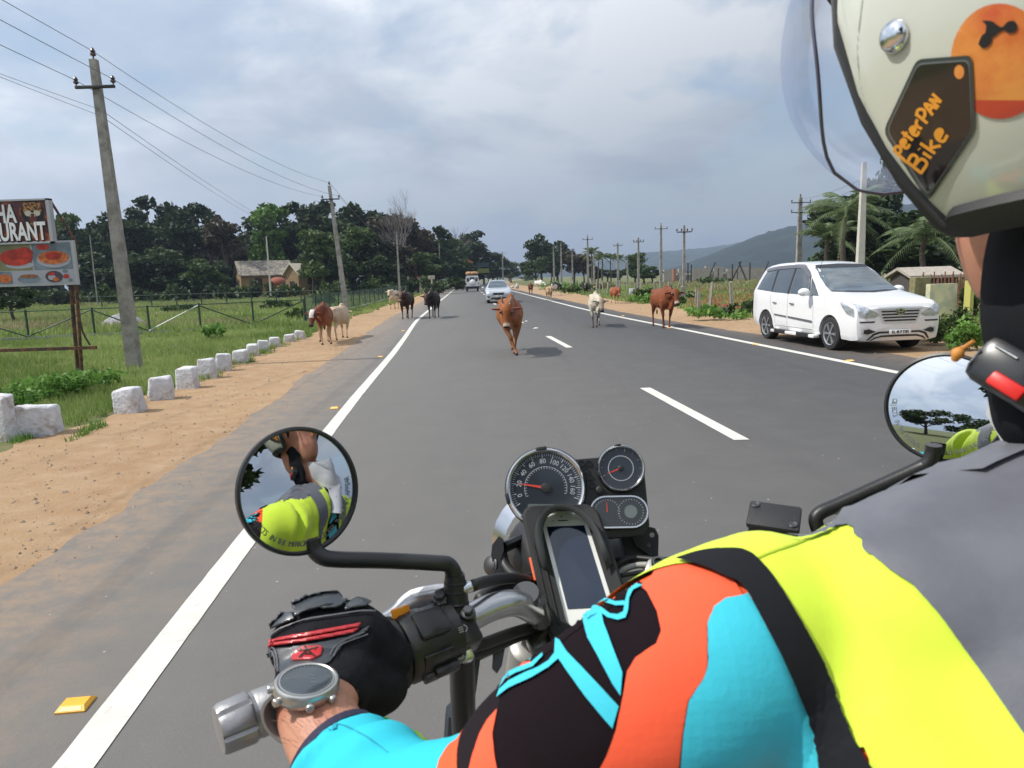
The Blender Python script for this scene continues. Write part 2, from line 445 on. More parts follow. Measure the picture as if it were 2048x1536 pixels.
def soil(name, a, b, c3, peb=(.42, .33, .25), bump=.6):
    m = bpy.data.materials.new(name); m.use_nodes = True; t = m.node_tree; p = t.nodes['Principled BSDF']; nl = t.links
    tcn = t.nodes.new('ShaderNodeTexCoord'); src = tcn.outputs['Object']
    def nz(s, d=6, r=.6):
        n = t.nodes.new('ShaderNodeTexNoise'); n.inputs['Scale'].default_value = s; n.inputs['Detail'].default_value = d; n.inputs['Roughness'].default_value = r
        nl.new(src, n.inputs['Vector']); return n.outputs[0]
    def mix(v, lo, hi, k, x, y):
        r = t.nodes.new('ShaderNodeMapRange'); nl.new(v, r.inputs[0]); r.inputs[1].default_value = lo; r.inputs[2].default_value = hi; r.inputs[4].default_value = k
        n = t.nodes.new('ShaderNodeMix'); n.data_type = 'RGBA'; nl.new(r.outputs[0], n.inputs[0])
        for i, q in ((6, x), (7, y)):
            if hasattr(q, 'is_output'): nl.new(q, n.inputs[i])
            else: n.inputs[i].default_value = (*q, 1)
        return n.outputs[2]
    f = nz(45, 5, .75)
    c = mix(nz(.5), .38, .62, 1, a, b); c = mix(nz(3.2, 8, .7), .42, .66, .8, c, c3)
    c = mix(f, .58, .70, .7, c, peb); c = mix(nz(90, 3, .8), .60, .70, .6, c, tuple(x*.45 for x in a))
    nl.new(c, p.inputs['Base Color']); p.inputs['Roughness'].default_value = .95; p.inputs['Specular IOR Level'].default_value = .15
    bb = t.nodes.new('ShaderNodeBump'); bb.inputs['Strength'].default_value = bump; bb.inputs['Distance'].default_value = .02
    ad = t.nodes.new('ShaderNodeMath'); ad.operation = 'ADD'; nl.new(f, ad.inputs[0]); nl.new(nz(9, 6, .7), ad.inputs[1])
    nl.new(ad.outputs[0], bb.inputs['Height']); nl.new(bb.outputs[0], p.inputs['Normal'])
    return m
M_sand = soil('sandy_verge', (.365, .243, .138), (.315, .20, .112), (.42, .30, .19))
M_red = soil('red_ploughed_soil', (.20, .07, .035), (.28, .12, .06), (.13, .05, .03), bump=1.0)
M_field = soil('field_ground', (.13, .15, .06), (.11, .145, .05), (.20, .165, .09), peb=(.17, .15, .09))

# ground: one sheet to the horizon
g = Geo(); g.add([(-4000, -600, -.02), (4000, -600, -.02), (4000, 6000, -.02), (-4000, 6000, -.02)], [(0, 1, 2, 3)])
tag(g.obj('ground', M_field, smooth=0), kind='structure')
def edge_l(y): return -5.25 + .16*fn(y*.45, 3) + .07*fn(y*2.1, 9) + .03*fn(y*7, 1)
def edge_r(y): return 4.85 + (.55*math.exp(-((y-13.5)/5)**2)) + .10*fn(y*.5, 7) + .05*fn(y*2.5, 2)
strip('road', -60, 880, edge_l, edge_r, 0.0, M_asph, n=4)
strip('dirt_verge_left', -60, 300, lambda y: -7.35 - (2.6 if y < 2 else 2.6*max(0, (7-y)/5) if y < 7 else 0) + .35*fn(y*.5, 5) + .15*fn(y*2.7, 8), lambda y: -4.9, -.006, M_sand)
strip('dirt_verge_right', -60, 700, lambda y: 4.5, lambda y: 7.9 + .5*fn(y*.25, 15) + .2*fn(y*1.4, 8) + min(1.5, max(0, (y-60)*.03)), -.006, M_sand)
M_line = mat('road_paint', (.62, .60, .54), .7, var=.10, vscale=3, bump=.25, bscale=90, c2=(.50, .48, .43), c2scale=26, c2range=(.56, .70))
strip('left_edge_line', -60, 420, lambda y: -half(y)-.075-.06*max(0, min(1, (16-y)/6)) + .004*fn(y*9, 1), lambda y: -half(y)+.07-.06*max(0, min(1, (16-y)/6)) + .004*fn(y*11, 4), .004, M_line, n=1)
strip('right_edge_line', -60, 700, lambda y: half(y)-.09, lambda y: half(y)+.09, .004, M_line, n=1)
k = 0
for i in range(-3, 22):
    y0 = 6.62 + i*9.35
    if y0 < -20: continue
    strip('centre_dash', y0, y0+3.3, lambda y: -.075, lambda y: .075, .004, M_line, n=1)
# ploughed red soil on the right
for poly in ([(1375, 606), (1400, 617), (1450, 621), (1512, 613), (1512, 586), (1460, 589), (1400, 598)], [(1225, 597), (1260, 604), (1330, 602), (1370, 590), (1300, 588)], [(1376, 584), (1512, 583), (1512, 575), (1420, 577)],
             [(1830, 612), (2300, 640), (2300, 600), (1830, 590)]):
    P_ = [GP(a, b) for a, b in poly]; q = []
    for i in range(len(P_)):
        a, b = P_[i], P_[(i+1) % len(P_)]
        for j in range(12):
            v = a.lerp(b, j/12); q.append((v.x+.35*fn(v.x*1.3, v.y*1.3, 1), v.y+.6*fn(v.x*1.1, v.y*1.1, 6), -.008))
    g = Geo(); g.add(q, [tuple(range(len(q)))]); tag(g.obj('ploughed_soil', M_red, smooth=0), kind='structure')

# hills
def hill(name, prof, Y, depth, c, seed, amp):
    g = Geo(); n = 150; k = 26; vs = []; x0, x1 = prof[0][0], prof[-1][0]
    for j in range(k+1):
        t = j/k
        for i in range(n+1):
            px = x0+(x1-x0)*i/n; py = np.interp(px, [p[0] for p in prof], [p[1] for p in prof])
            top = max(2.0, top_z(px, py, Y)); yy = Y - depth + depth*t*1.0
            p = at(px, Y); s = math.sin(min(1, t)*math.pi/2)**1.25
            z = top*s + (amp*.6*fn(i*.11, t*6, seed) + amp*.5*fn(i*.6, t*20, seed) + amp*.35*fn(i*1.9, t*40, seed))*(.3+s) - 3*(t == 0)
            vs.append((p.x*(yy/Y)**.35, yy, z))
    for j in range(1):
        for i in range(n+1):
            px = x0+(x1-x0)*i/n; p = at(px, Y); vs.append((p.x, Y+depth*.8, -3))
    fs = [(j*(n+1)+i, j*(n+1)+i+1, (j+1)*(n+1)+i+1, (j+1)*(n+1)+i) for j in range(k+1) for i in range(n)]
    g.add(vs, fs); m = mat(name+'_scrub', c, .95, var=.5, vscale=.03, c2=tuple(q*.5 for q in c), c2scale=.06, spec=.1, detail=9)
    return tag(g.obj(name, m, smooth=180), kind='structure')
hill('far_hill', [(1020, 540), (1100, 530), (1180, 524), (1260, 512), (1290, 503), (1360, 500), (1420, 493), (1480, 484), (1560, 478), (1700, 470), (1900, 468), (2200, 520)], 2300, 700, (.035, .055, .045), 3, 5)
hill('near_hill', [(1340, 540), (1380, 520), (1420, 507), (1470, 488), (1510, 471), (1550, 459), (1590, 452), (1660, 432), (1760, 415), (1900, 405), (2100, 420), (2400, 470), (2700, 525)], 1250, 520, (.022, .036, .030), 8, 4)

# ================================================================== ROADSIDE THINGS
# white painted kerb stones
M_stone = mat('limewashed_stone', (.60, .60, .63), .85, var=.16, vscale=9, bump=.7, bscale=18, c2=(.33, .27, .22), c2scale=6, c2range=(.53, .68), coords='Object')
stones = [(3, 880, 785, 42), (62, 872, 811, 80), (250, 826, 776, 57), (316, 800, 753, 50), (371, 777, 733, 42), (411, 757, 716, 36), (444, 742, 706, 33), (479, 726, 699, 32), (503, 712, 688, 25), (525, 703, 680, 25), (548, 694, 674, 23), (577, 684, 668, 22), (598, 679, 661, 22)]
slab = ['leftmost white kerb stone, tall and cut by the left edge of the photo', 'wide low white kerb stone beside the leftmost tall one', 'squat white kerb stone with a slanting top, third from the left',
        'white kerb stone standing fourth from the left of its row', 'white block kerb stone fifth from the left, beside a tuft of weeds', 'white kerb stone sixth from the left, below the big pole',
        'white kerb stone seventh from the left in the row', 'low wide white kerb stone, eighth from the left', 'white kerb stone ninth from the left, nearly touching its neighbour', 'white kerb stone tenth from the left, before the gap in the row',
        'white kerb stone eleventh from the left in the row', 'low white kerb stone, second from the far end of the row', 'farthest white kerb stone, nearest the brown cow with a white face']
for i, ((px, by, ty, w), lb) in enumerate(zip(stones, slab)):
    b = GP(px, by); dd = (b-CAM).dot(FW); s = dd/F; ww = w*s*.94; h = (by-ty)*s*.95; r2 = random.Random(i*7+1)
    bm = bmesh.new(); bmesh.ops.create_cube(bm, size=1.0)
    tilt = r2.uniform(-.1, .1)
    for v in bm.verts:
        up_ = v.co.z > 0
        v.co.x *= ww*(.9 if up_ else 1.0) * (1+r2.uniform(-.04, .04)); v.co.y *= ww*.8*(.88 if up_ else 1.0); v.co.z = (h*(1+r2.uniform(-.05, .05))+tilt*v.co.x*.7) if up_ else -.05
    bmesh.ops.bevel(bm, geom=bm.edges[:], offset=min(ww, h)*.15, segments=3, affect='EDGES', profile=.55)
    bmesh.ops.subdivide_edges(bm, edges=bm.edges[:], cuts=2, use_grid_fill=True)
    for v in bm.verts:
        q = v.co*6 + Vector((i*5, 0, 0)); v.co += Vector((mnoise.noise(q), mnoise.noise(q+Vector((9, 0, 0))), mnoise.noise(q+Vector((0, 9, 0)))))*.022*ww/.35
    me = bpy.data.meshes.new('kerb_stone'); bm.to_mesh(me); bm.free(); me.materials.append(M_stone)
    me.polygons.foreach_set('use_smooth', [True]*len(me.polygons))
    o = link('kerb_stone', me); o.location = (b.x, b.y+ww*.35, 0); o.rotation_euler = (0, 0, r2.uniform(-.25, .25)+.1); tag(o, lb, 'kerb stone', 'white painted kerb stones along the dirt verge')

# road studs
M_stud = mat('stud_plastic', (.85, .42, .03), .4, var=.1); M_refl = mat('stud_reflector', (.95, .75, .35), .2, coat=.5)
def stud(px, py, lb, s=1.0):
    b = GP(px, py); t = thing('road_stud', lb, 'road stud', (b.x, b.y, .001), .1, 'yellow reflective studs on the road')
    g = Geo(); bm = [(-.055, -.05), (.055, -.05), (.055, .05), (-.055, .05)]; q = [(-.045, -.028), (.045, -.028), (.045, .028), (-.045, .028)]
    g.loft([[(x, y, 0) for x, y in bm], [(x, y, .006) for x, y in bm], [(x, y, .02) for x, y in q]]); g.obj('housing', M_stud, t, 0)
    g = Geo(); g.add([(-.042, -.0475, .009), (.042, -.0475, .009), (.037, -.034, .0185), (-.037, -.034, .0185)], [(0, 1, 2, 3)]); g.obj('reflector', M_refl, t, 0)
    return t
for px, py, lb in ((152, 1412, 'large yellow road stud beside the left line, nearest the camera'), (669, 817, 'small yellow road stud left of the line, above the left mirror'), (761, 714, 'yellow road stud left of the line, below the black cow'),
                   (806, 662, 'tiny yellow road stud left of the line behind the dark horned cow'), (1511, 689, 'yellow road stud on the right line behind the white van'), (1338, 656, 'yellow road stud at the hooves of the horned brown cow'),
                   (1246, 632, 'yellow road stud on the right line beside the pale calf'), (1700, 722, 'yellow road stud on the right line in front of the van')): stud(px, py, lb)

# utility poles
M_conc = mat('pole_concrete', (.30, .29, .265), .9, var=.18, vscale=3, bump=.3, bscale=30, c2=(.20, .19, .17), c2scale=5)
M_conc2 = mat('pole_pale_concrete', (.50, .48, .42), .9, var=.12, vscale=3)
M_iron = mat('dark_iron', (.03, .03, .03), .6, var=.2); M_ins = mat('insulator_porcelain', (.06, .03, .02), .25, coat=.4)
def pole(base, h, arms, lb, lean=(0, 0), w=.2, arm=.4, m=None, top_pin=True, rz=0, grp='concrete utility poles', pins=None):
    t = thing('utility_pole', lb, 'utility pole', base, rz, grp)
    g = Geo(); lx, ly = lean
    def P_(z, x=0, y=0): return Vector((x+lx*z/h, y+ly*z/h, z))
    g.loft([[P_(z, sx*k, sy*k*.85) for sx, sy in ((-1, -1), (1, -1), (1, 1), (-1, 1))] for z, k in ((-.1, w*.62), (h*.5, w*.48), (h, w*.33))]); g.obj('pole', m or M_conc, t, 30)
    for ai, z in enumerate(arms):
        g = Geo(); g.box(P_(z, 0, -w*.4), (arm*2, .055, .055), bevel=.006); a = g.obj('crossarm', M_iron, t)
        for x in (pins or (-arm*.94, arm*.94)):
            g = Geo(); g.tube([P_(z, x, -w*.4), P_(z+.10, x, -w*.4)], .012, 6); g.lathe([(.02, .06), (.05, .08), (.045, .11), (.025, .12), (.045, .14), (.03, .18), (.01, .2)], Matrix.Translation(P_(z, x, -w*.4)), 10); g.obj('insulator', M_ins, a)
    if top_pin:
        g = Geo(); g.tube([P_(h-.1), P_(h+.12)], .015, 6); g.lathe([(.02, .06), (.055, .08), (.05, .12), (.028, .13), (.05, .15), (.03, .2), (.01, .22)], Matrix.Translation(P_(h)), 10); g.obj('insulator', M_ins, t)
    return t
B1 = GP(270, 737); Y1 = B1.y; h1 = 6.0
pole(B1, h1, [h1-.52], 'big leaning concrete pole in the grass behind the kerb stones', lean=(-.14, 0), w=.20, arm=.38)
B2 = at(690, 34.6); h2 = 6.15
pole(B2, h2, [h2-.62], 'concrete pole with crossarm beside the green fence, left of the road', lean=(-.45, 0), w=.2, arm=.42)
def qpole(px, ty, by, lb, arms=1, m=None, w=.2, arm=.45, Y=None, pin=True, pins=None):
    Y = Y or 1.6*F/(by-hor(px)); b = at(px, Y); h = top_z(px, ty, Y)
    return pole(b, h, [h-.35-.6*i for i in range(arms)], lb, (0, 0), w, arm, m, pin, 0, pins=pins)
qpole(1322, 450, 571, 'concrete pole with three insulators behind the horned brown cow', arm=.62, Y=70, w=.24)
qpole(1368, 450, 601, 'concrete pole with a four pin crossarm, nearest the van', Y=38, pin=False, pins=(-.4, -.15, .15, .4), w=.14, arm=.38)
qpole(1277, 474, 578, 'concrete pole with flat crossarm above the fence posts', Y=60, pin=False, pins=(-.4, -.15, .15, .4), w=.18)
qpole(1236, 484, 568, 'concrete pole with flat crossarm left of the round green tree', Y=88, pin=False, pins=(-.5, -.2, .2, .5), arm=.55, w=.24)
qpole(1176, 472, 572, 'concrete pole with three insulators behind the black tethered cow', Y=85, arm=.6, w=.24)
qpole(1188, 498, 568, 'short concrete pole just right of the pole above the black cow', Y=100, pin=False, pins=(-.6, .6), arm=.7, w=.24)
qpole(1123, 486, 560, 'far concrete pole in front of the dark tree, right of the bend', Y=120, w=.28, arm=.5)
qpole(1108, 492, 560, 'far concrete pole with slanting stay at the bend', Y=118, w=.28, arm=.4)
qpole(1145, 497, 560, 'far concrete pole between the dark tree and the palms', Y=125, w=.26, arm=.5)
qpole(1255, 514, 560, 'short bare concrete pole beside the round green tree', Y=100, arms=0, pin=False, w=.22)
qpole(1006, 502, 552, 'distant pole against the sky at the end of the wood', Y=190, w=.4, arm=1)
qpole(1597, 396, 600, 'concrete pole with two crossarms behind the white van', arms=2, Y=46, pin=True, w=.30, arm=.62)
qpole(1720, 330, 600, 'pale concrete pole behind the van roof, in front of the dark tree', arms=0, Y=30, m=M_conc2, pin=False, w=.26)
for px, ty, Y, lb in ((540, 472, 80, 'thin pale post left of the gabled hut'), (798, 463, 64, 'slim grey post at the end of the green fence'), (192, 470, 75, 'thin post in front of the dark trees behind the big pole'), (881, 485, 110, 'slim post at the edge of the wood near the white signboard')):
    qpole(px, ty, 600, lb, arms=0, m=M_conc2 if px == 540 else M_conc, Y=Y, pin=False, w=.16 if px != 192 else .1)
# power cables
M_wire = mat('cable_aluminium', (.10, .10, .11), .5)
def cable(a, b, sag, lb, r=.006):
    pts = []
    for i in range(25):
        t = i/24; p = a.lerp(b, t); p.z -= sag*4*t*(1-t); pts.append(p)
    mid = pts[0]; g = Geo(); g.tube([p-mid for p in pts], r, 5); o = g.obj('power_cable', M_wire, smooth=180); o.location = mid
    tag(o, lb, 'cable', 'power cables between the poles')
ins1 = [B1+Vector((-.14-.005, 0, h1+.16)), B1+Vector((-.14-.36, -.05, h1-.38)), B1+Vector((-.14+.36, -.05, h1-.38))]
ins2 = [B2+Vector((-.45, 0, h2+.16)), B2+Vector((-.42-.4, -.05, h2-.48)), B2+Vector((-.42+.4, -.05, h2-.48))]
nm = ['topmost', 'left hand', 'right hand']
B0 = Vector((-6.6, -12, 6.3)); B3 = Vector((-12.5, 95, 0))
for i in range(3):
    cable(ins1[i], ins2[i], .35, '%s cable running from the big leaning pole to the second pole' % nm[i])
    cable(B0+Vector(((0, -.36, .36)[i], 0, (.5, 0, 0)[i])), ins1[i], .3, '%s cable coming in over the sky to the big leaning pole' % nm[i])
    cable(ins2[i], Vector((-15.5+(0, -.4, .4)[i], 105, 5.4)), .5, '%s cable running on from the second pole into the wood' % nm[i], .008)
for i in range(2):
    a = B1+Vector((-.1, 0, 4.95+.12*i)); cable(Vector((-11, -6, 6.9-.5*i)), a, .2, ['upper', 'lower'][i]+' thin service wire entering at the left edge of the sky', .004)
    cable(a, Vector((-26, 86+4*i, 8.4)), .6, ['upper', 'lower'][i]+' thin service wire crossing to the wood', .006)
p6 = at(1597, 46); p7 = at(1720, 30)
for i in range(2): cable(p6+Vector((.3, 0, 5.95-.6*i)), p7+Vector((.0, .2, 5.15-.25*i)), .1, ['upper', 'lower'][i]+' cable from the double crossarm pole to the pale pole', .008)

# roadside fence on the left: posts, rails, braces on a low plinth
M_gfence = mat('green_painted_steel', (.02, .05, .03), .6); M_galv = mat('galvanised_brace', (.42, .44, .42), .5, .3)
M_plinth = mat('plinth_concrete', (.30, .31, .27), .9, var=.2)
def net_mat():
    m = bpy.data.materials.new('green_fence_netting'); m.use_nodes = True; t = m.node_tree; p = t.nodes['Principled BSDF']; p.inputs['Base Color'].default_value = (.05, .14, .10, 1); p.inputs['Roughness'].default_value = .5
    tcn = t.nodes.new('ShaderNodeTexCoord'); mx = None
    w = []
    for s in (1, -1):
        mp = t.nodes.new('ShaderNodeMapping'); mp.inputs['Rotation'].default_value = (s*R(45), 0, 0); t.links.new(tcn.outputs['Object'], mp.inputs[0])
        wv = t.nodes.new('ShaderNodeTexWave'); wv.bands_direction = 'Z'; wv.inputs['Scale'].default_value = 3.4; t.links.new(mp.outputs[0], wv.inputs[0]); w.append(wv.outputs['Fac'])
    mm = t.nodes.new('ShaderNodeMath'); mm.operation = 'MAXIMUM'; t.links.new(w[0], mm.inputs[0]); t.links.new(w[1], mm.inputs[1])
    gt = t.nodes.new('ShaderNodeMath'); gt.operation = 'GREATER_THAN'; gt.inputs[1].default_value = .82; t.links.new(mm.outputs[0], gt.inputs[0]); t.links.new(gt.outputs[0], p.inputs['Alpha'])
    return m
M_net = net_mat()
fp = [GP(-300, 697), GP(-80, 686), GP(58, 679), GP(190, 672), GP(300, 667), GP(402, 661), GP(508, 654), GP(611, 647)]
t = thing('wire_fence', 'low dark green rail fence with crossing braces on a concrete kerb, in the left field', 'fence', fp[-1])
H = 1.02
for i, p in enumerate(fp):
    g = Geo(); g.tube([p, p+Vector((0, 0, H))], .038 if i < 7 else .05, 6); g.obj('post', M_gfence, t, world=True)
    if i:
        a = fp[i-1]; g = Geo()
        for z, r in ((H-.05, .02), (.08, .016)): g.tube([a+Vector((0, 0, z)), p+Vector((0, 0, z))], r, 5)
        g.obj('rail', M_gfence, t, world=True)
        up = i % 2
        g = Geo(); g.tube([a+Vector((0, -.05, .1 if up else H-.08)), p+Vector((0, -.05, H-.08 if up else .1))], .024, 5)
        g.obj('brace', M_galv if i == 5 else M_gfence, t, world=True)
g = Geo()
for a, b in zip(fp, fp[1:]):
    d = (b-a).normalized(); n_ = Vector((-d.y, d.x, 0))*.07
    g.loft([[q-n_-Vector((0, 0, .05)), q+n_-Vector((0, 0, .05)), q+n_+Vector((0, 0, .09)), q-n_+Vector((0, 0, .09))] for q in (a, b)])
g.obj('plinth', M_plinth, t, 0, world=True)
o0 = fp[-1]; t = thing('netting_fence', 'green chain netting fence along the road past the cows', 'fence', o0)
q = [Vector((o0.x+(cx(y)-8.9-o0.x)*min(1, (y-o0.y)/6), y, 0)) for y in [o0.y+.2+2.6*i for i in range(31)]]
for i, p in enumerate(q):
    g = Geo(); g.tube([p, p+Vector((0, 0, 1.12))], .035, 5); g.obj('post', M_gfence, t, world=True)
g = Geo()
for i, (a, b) in enumerate(zip(q, q[1:])):
    for z in (1.08, .55, .1): g.tube([a+Vector((0, 0, z)), b+Vector((0, 0, z))], .014, 4)
    if i % 4 == 0: g.tube([a+Vector((0, 0, .1)), b+Vector((0, 0, 1.05))], .018, 4)
    if i % 4 == 3: g.tube([a+Vector((0, 0, 1.05)), b+Vector((0, 0, .1))], .018, 4)
g.obj('rails', M_gfence, t, world=True)
g = Geo()
for a, b in zip(q, q[1:]): g.add([a+Vector((0, 0, .1)), b+Vector((0, 0, .1)), b+Vector((0, 0, 1.08)), a+Vector((0, 0, 1.08))], [(0, 1, 2, 3)])
g.obj('netting', M_net, t, 0, world=True)
g = Geo()
for a, b in zip(q, q[1:]): g.loft([[p+Vector((-.07, 0, -.05)), p+Vector((.07, 0, -.05)), p+Vector((.07, 0, .1)), p+Vector((-.07, 0, .1))] for p in (a, b)])
g.obj('plinth', M_conc2, t, 0, world=True)
# a second, farther field fence
t = thing('field_fence', 'thin dark post and wire fence far across the left field', 'fence', at(300, 62))
for i in range(12):
    p = at(150+i*50, 62-i*.7); g = Geo(); g.tube([p, p+Vector((0, 0, 1.2))], .05, 5); g.obj('post', M_gfence, t, world=True)
    if i < 11:
        b = at(200+i*50, 62-(i+1)*.7); g = Geo()
        for z in (1.1, .6): g.tube([p+Vector((0, 0, z)), b+Vector((0, 0, z))], .012, 4)
        g.obj('wire', M_gfence, t, world=True)

# stake fence on the right verge
M_stake = mat('weathered_granite_stake', (.28, .26, .22), .9, var=.25, vscale=4)
r3 = random.Random(5)
stk = [(1130+ (i % 3), 0) for i in range(0)]
n_st = 0
for i in range(30):
    y = 21 + i*2.3 + r3.uniform(-.5, .5); x = cx(y) + 9.3 + r3.uniform(-.25, .25) + (y-21)*.015
    if 12 < y < 20: continue
    h = r3.uniform(.75, 1.15); g = Geo(); w = r3.uniform(.045, .07)
    g.loft([[(-w, -w, -.1), (w, -w, -.1), (w, w, -.1), (-w, w, -.1)], [(-w*.8+.02, -w*.8, h), (w*.8+.02, -w*.8, h+.03), (w*.8, w*.7, h), (-w*.7, w*.8, h-.02)]])
    o = g.obj('fence_stake', M_stake, None, 30); o.location = (x, y, 0); o.rotation_euler = (r3.uniform(-.06, .06), r3.uniform(-.1, .1), r3.uniform(0, 3))
    tag(o, 'weathered stone fence stake in the line beyond the right verge', 'fence stake', 'stone stakes along the right verge'); n_st += 1
for px, by, h in ((1397, 633, 1.3), (1590, 640, 1.2), (1870, 560, 1.2), (1893, 562, 1.3), (1700, 575, 1.1)):
    b = GP(px, by); g = Geo(); g.loft([[(-.06, -.06, -.1), (.06, -.06, -.1), (.06, .06, -.1), (-.06, .06, -.1)], [(-.045, -.04, h*.7), (.05, -.04, h*.7), (.04, .04, h*.7), (-.04, .04, h*.7)]])
    o = g.obj('fence_stake', M_stake, None, 30); o.location = b; tag(o, 'weathered stone fence stake in the line beyond the right verge', 'fence stake', 'stone stakes along the right verge')
# small whitewashed marker stone
b = GP(1264, 590); g = Geo(); g.box((0, 0, .25), (.42, .12, .5), bevel=.04); g.box((0, 0, .03), (.5, .2, .1), bevel=.01)
o = g.obj('marker_stone', M_stone); o.location = b; tag(o, 'small white marker stone among weeds beside the small brown cow', 'marker stone')

# ------------------------------------------------------------------ restaurant signboard
SB = GP(160, 757); YS = SB.y
t = thing('signboard', 'restaurant signboard on rusty posts with two printed panels, one with food pictures', 'signboard', SB)
def S(px, py, dy=0.0):      # a point in the board's plane
    r_ = ray(px, py); return CAM + r_*((YS+dy)/r_.y)
sc_ = YS/F*1.01
def plane(px, py, dy): 
    o = S(px, py, dy); return Matrix.Translation(o) @ Matrix(((1, 0, 0), (0, 0, -1), (0, 1, 0))).to_4x4()
M_frame = mat('sign_white_frame', (.40, .41, .43), .4); M_maroon = mat('sign_maroon', (.09, .014, .012), .35, c2=(.42, .09, .015), c2scale=4.5, c2range=(.5, .60), coat=.2)
M_rust = mat('rusty_steel', (.06, .035, .025), .8, var=.3, vscale=12, c2=(.16, .07, .03), c2scale=9)
M_wht = mat('print_white', (.80, .80, .80), .4); M_blk = mat('print_black', (.01, .01, .01), .4)
W1 = 3.2
top = plane(103, 442, 0)            # right edge, mid-height of top board
bh = 81*sc_
g = Geo(); g.box((-W1/2, 0, .0), (W1, bh, .06), top); pn = g.obj('name_panel', M_maroon, t, 0, world=True)
g = Geo()
for yy in (-bh/2, bh/2): g.box((-W1/2, yy, .01), (W1+.06, .03, .11), top)
g.box((0, 0, .01), (.06, bh+.03, .11), top); g.obj('frame', M_frame, pn, 0)
g = Geo(); text_geo(g, 'HA', top @ Matrix.Translation((-.60, bh*.17, .038)), .44, .004, sx=.60, bold=.012, align='RIGHT'); text_geo(g, 'RESTAURANT', top @ Matrix.Translation((-.10, -bh*.25, .038)), .44, .004, sx=.56, bold=.012, align='RIGHT')
g.obj('lettering', M_wht, pn, 0)
g = Geo(); text_geo(g, 'HA', top @ Matrix.Translation((-.588, bh*.17-.012, .034)), .44, .002, sx=.60, bold=.030, align='RIGHT'); text_geo(g, 'RESTAURANT', top @ Matrix.Translation((-.088, -bh*.25-.012, .034)), .44, .002, sx=.56, bold=.030, align='RIGHT'); g.obj('lettering_outline', M_blk, pn, 0)
# roaring big cat picture
M_cat = mat('cat_orange', (.50, .24, .07), .5, c2=(.06, .03, .02), c2scale=28, c2range=(.48, .55)); M_catw = mat('cat_white', (.6, .55, .45), .5); M_mouth = mat('cat_mouth', (.12, .02, .02), .5)
def disc(g, M, x, y, z, rx, ry, mi=0, n=20, a0=0): g.add([M @ Vector((x+rx*math.cos(a0+2*math.pi*i/n), y+ry*math.sin(a0+2*math.pi*i/n), z)) for i in range(n)], [tuple(range(n))], mi)
g = Geo(); cxp, cyp = -.30, bh*.20
disc(g, top, cxp, cyp, .033, .21, .215, 3); disc(g, top, cxp, cyp+.06, .035, .17, .13, 0); disc(g, top, cxp-.13, cyp+.15, .036, .035, .035, 0); disc(g, top, cxp+.13, cyp+.15, .036, .035, .035, 0)
disc(g, top, cxp-.07, cyp-.01, .037, .07, .05, 1); disc(g, top, cxp+.07, cyp-.01, .037, .07, .05, 1); disc(g, top, cxp, cyp+.02, .039, .03, .02, 3)
disc(g, top, cxp, cyp-.10, .039, .07, .09, 2); disc(g, top, cxp-.04, cyp-.05, .041, .008, .025, 1); disc(g, top, cxp+.04, cyp-.05, .041, .008, .025, 1)
disc(g, top, cxp-.07, cyp+.07, .041, .025, .012, 3); disc(g, top, cxp+.07, cyp+.07, .041, .025, .012, 3); disc(g, top, cxp, cyp-.19, .038, .06, .04, 0)
g.obj('big_cat_picture', [M_cat, M_catw, M_mouth, M_blk], pn, 0)
low = plane(153, 525, 0); bl = 85*sc_; W2 = 3.7
g = Geo(); g.box((-W2/2, 0, 0), (W2, bl, .07), low); pn = g.obj('food_panel', M_frame, t, 0, world=True)
M_food = [mat('food_red', (.42, .03, .015), .4, var=.5, vscale=10), mat('plate_white', (.36, .37, .42), .4), mat('picture_teal', (.16, .20, .24), .5, var=.4, vscale=4), mat('food_orange', (.48, .13, .03), .5, var=.6, vscale=16), mat('picture_green', (.20, .20, .10), .5, var=.3, vscale=3), mat('food_brown', (.25, .10, .04), .5, var=.4, vscale=20), mat('bowl_dark', (.06, .05, .07), .4)]
g = Geo()
def pic(x0, x1, y0, y1, mi, z=.037): g.add([low @ Vector(p) for p in ((x0, y0, z), (x1, y0, z), (x1, y1, z), (x0, y1, z))], [(0, 1, 2, 3)], mi)
up0, up1 = -.01+bl*-.13, bl*.46; lo0, lo1 = -bl*.44, -bl*.16
pic(-3.6, -.78, up0, up1, 4); pic(-.75, -.05, up0, up1, 2); pic(-3.6, -1.17, lo0, lo1, 2); pic(-1.14, -.60, lo0, lo1, 1); pic(-.57, -.05, lo0, lo1, 1)
disc(g, low, -1.05, .12, .040, .30, .03+.12, 0); disc(g, low, -.90, .20, .042, .16, .10, 0); disc(g, low, -1.0, -.02, .039, .26, .06, 1)
disc(g, low, -.38, .07, .040, .31, .15, 1); disc(g, low, -.38, .10, .042, .28, .12, 3); disc(g, low, -.38, .13, .044, .15, .07, 0); disc(g, low, -.55, .29, .041, .12, .05, 0)
disc(g, low, -1.30, -.25, .040, .12, .08, 3); disc(g, low, -.87, -.27, .040, .21, .07, 2); disc(g, low, -.86, -.22, .042, .17, .035, 5)
disc(g, low, -.41, -.24, .040, .16, .105, 6); disc(g, low, -.45, -.25, .042, .07, .05, 1); disc(g, low, -.38, -.29, .043, .06, .04, 3); disc(g, low, -.45, -.19, .043, .06, .03, 0)
disc(g, low, -.19, -.24, .042, .055, .04, 0); disc(g, low, -.20, -.15, .042, .05, .03, 2); disc(g, low, -.12, -.31, .042, .04, .03, 2)
g.obj('food_pictures', M_food, pn, 0)
g = Geo(); 
for a, b, r in ((S(141, 560, .08), S(157, 757, .08), .035), (S(152, 560, .0), S(165, 762, .0), .03)): g.tube([a, b], r, 8)
g.obj('post', M_rust, t, world=True)
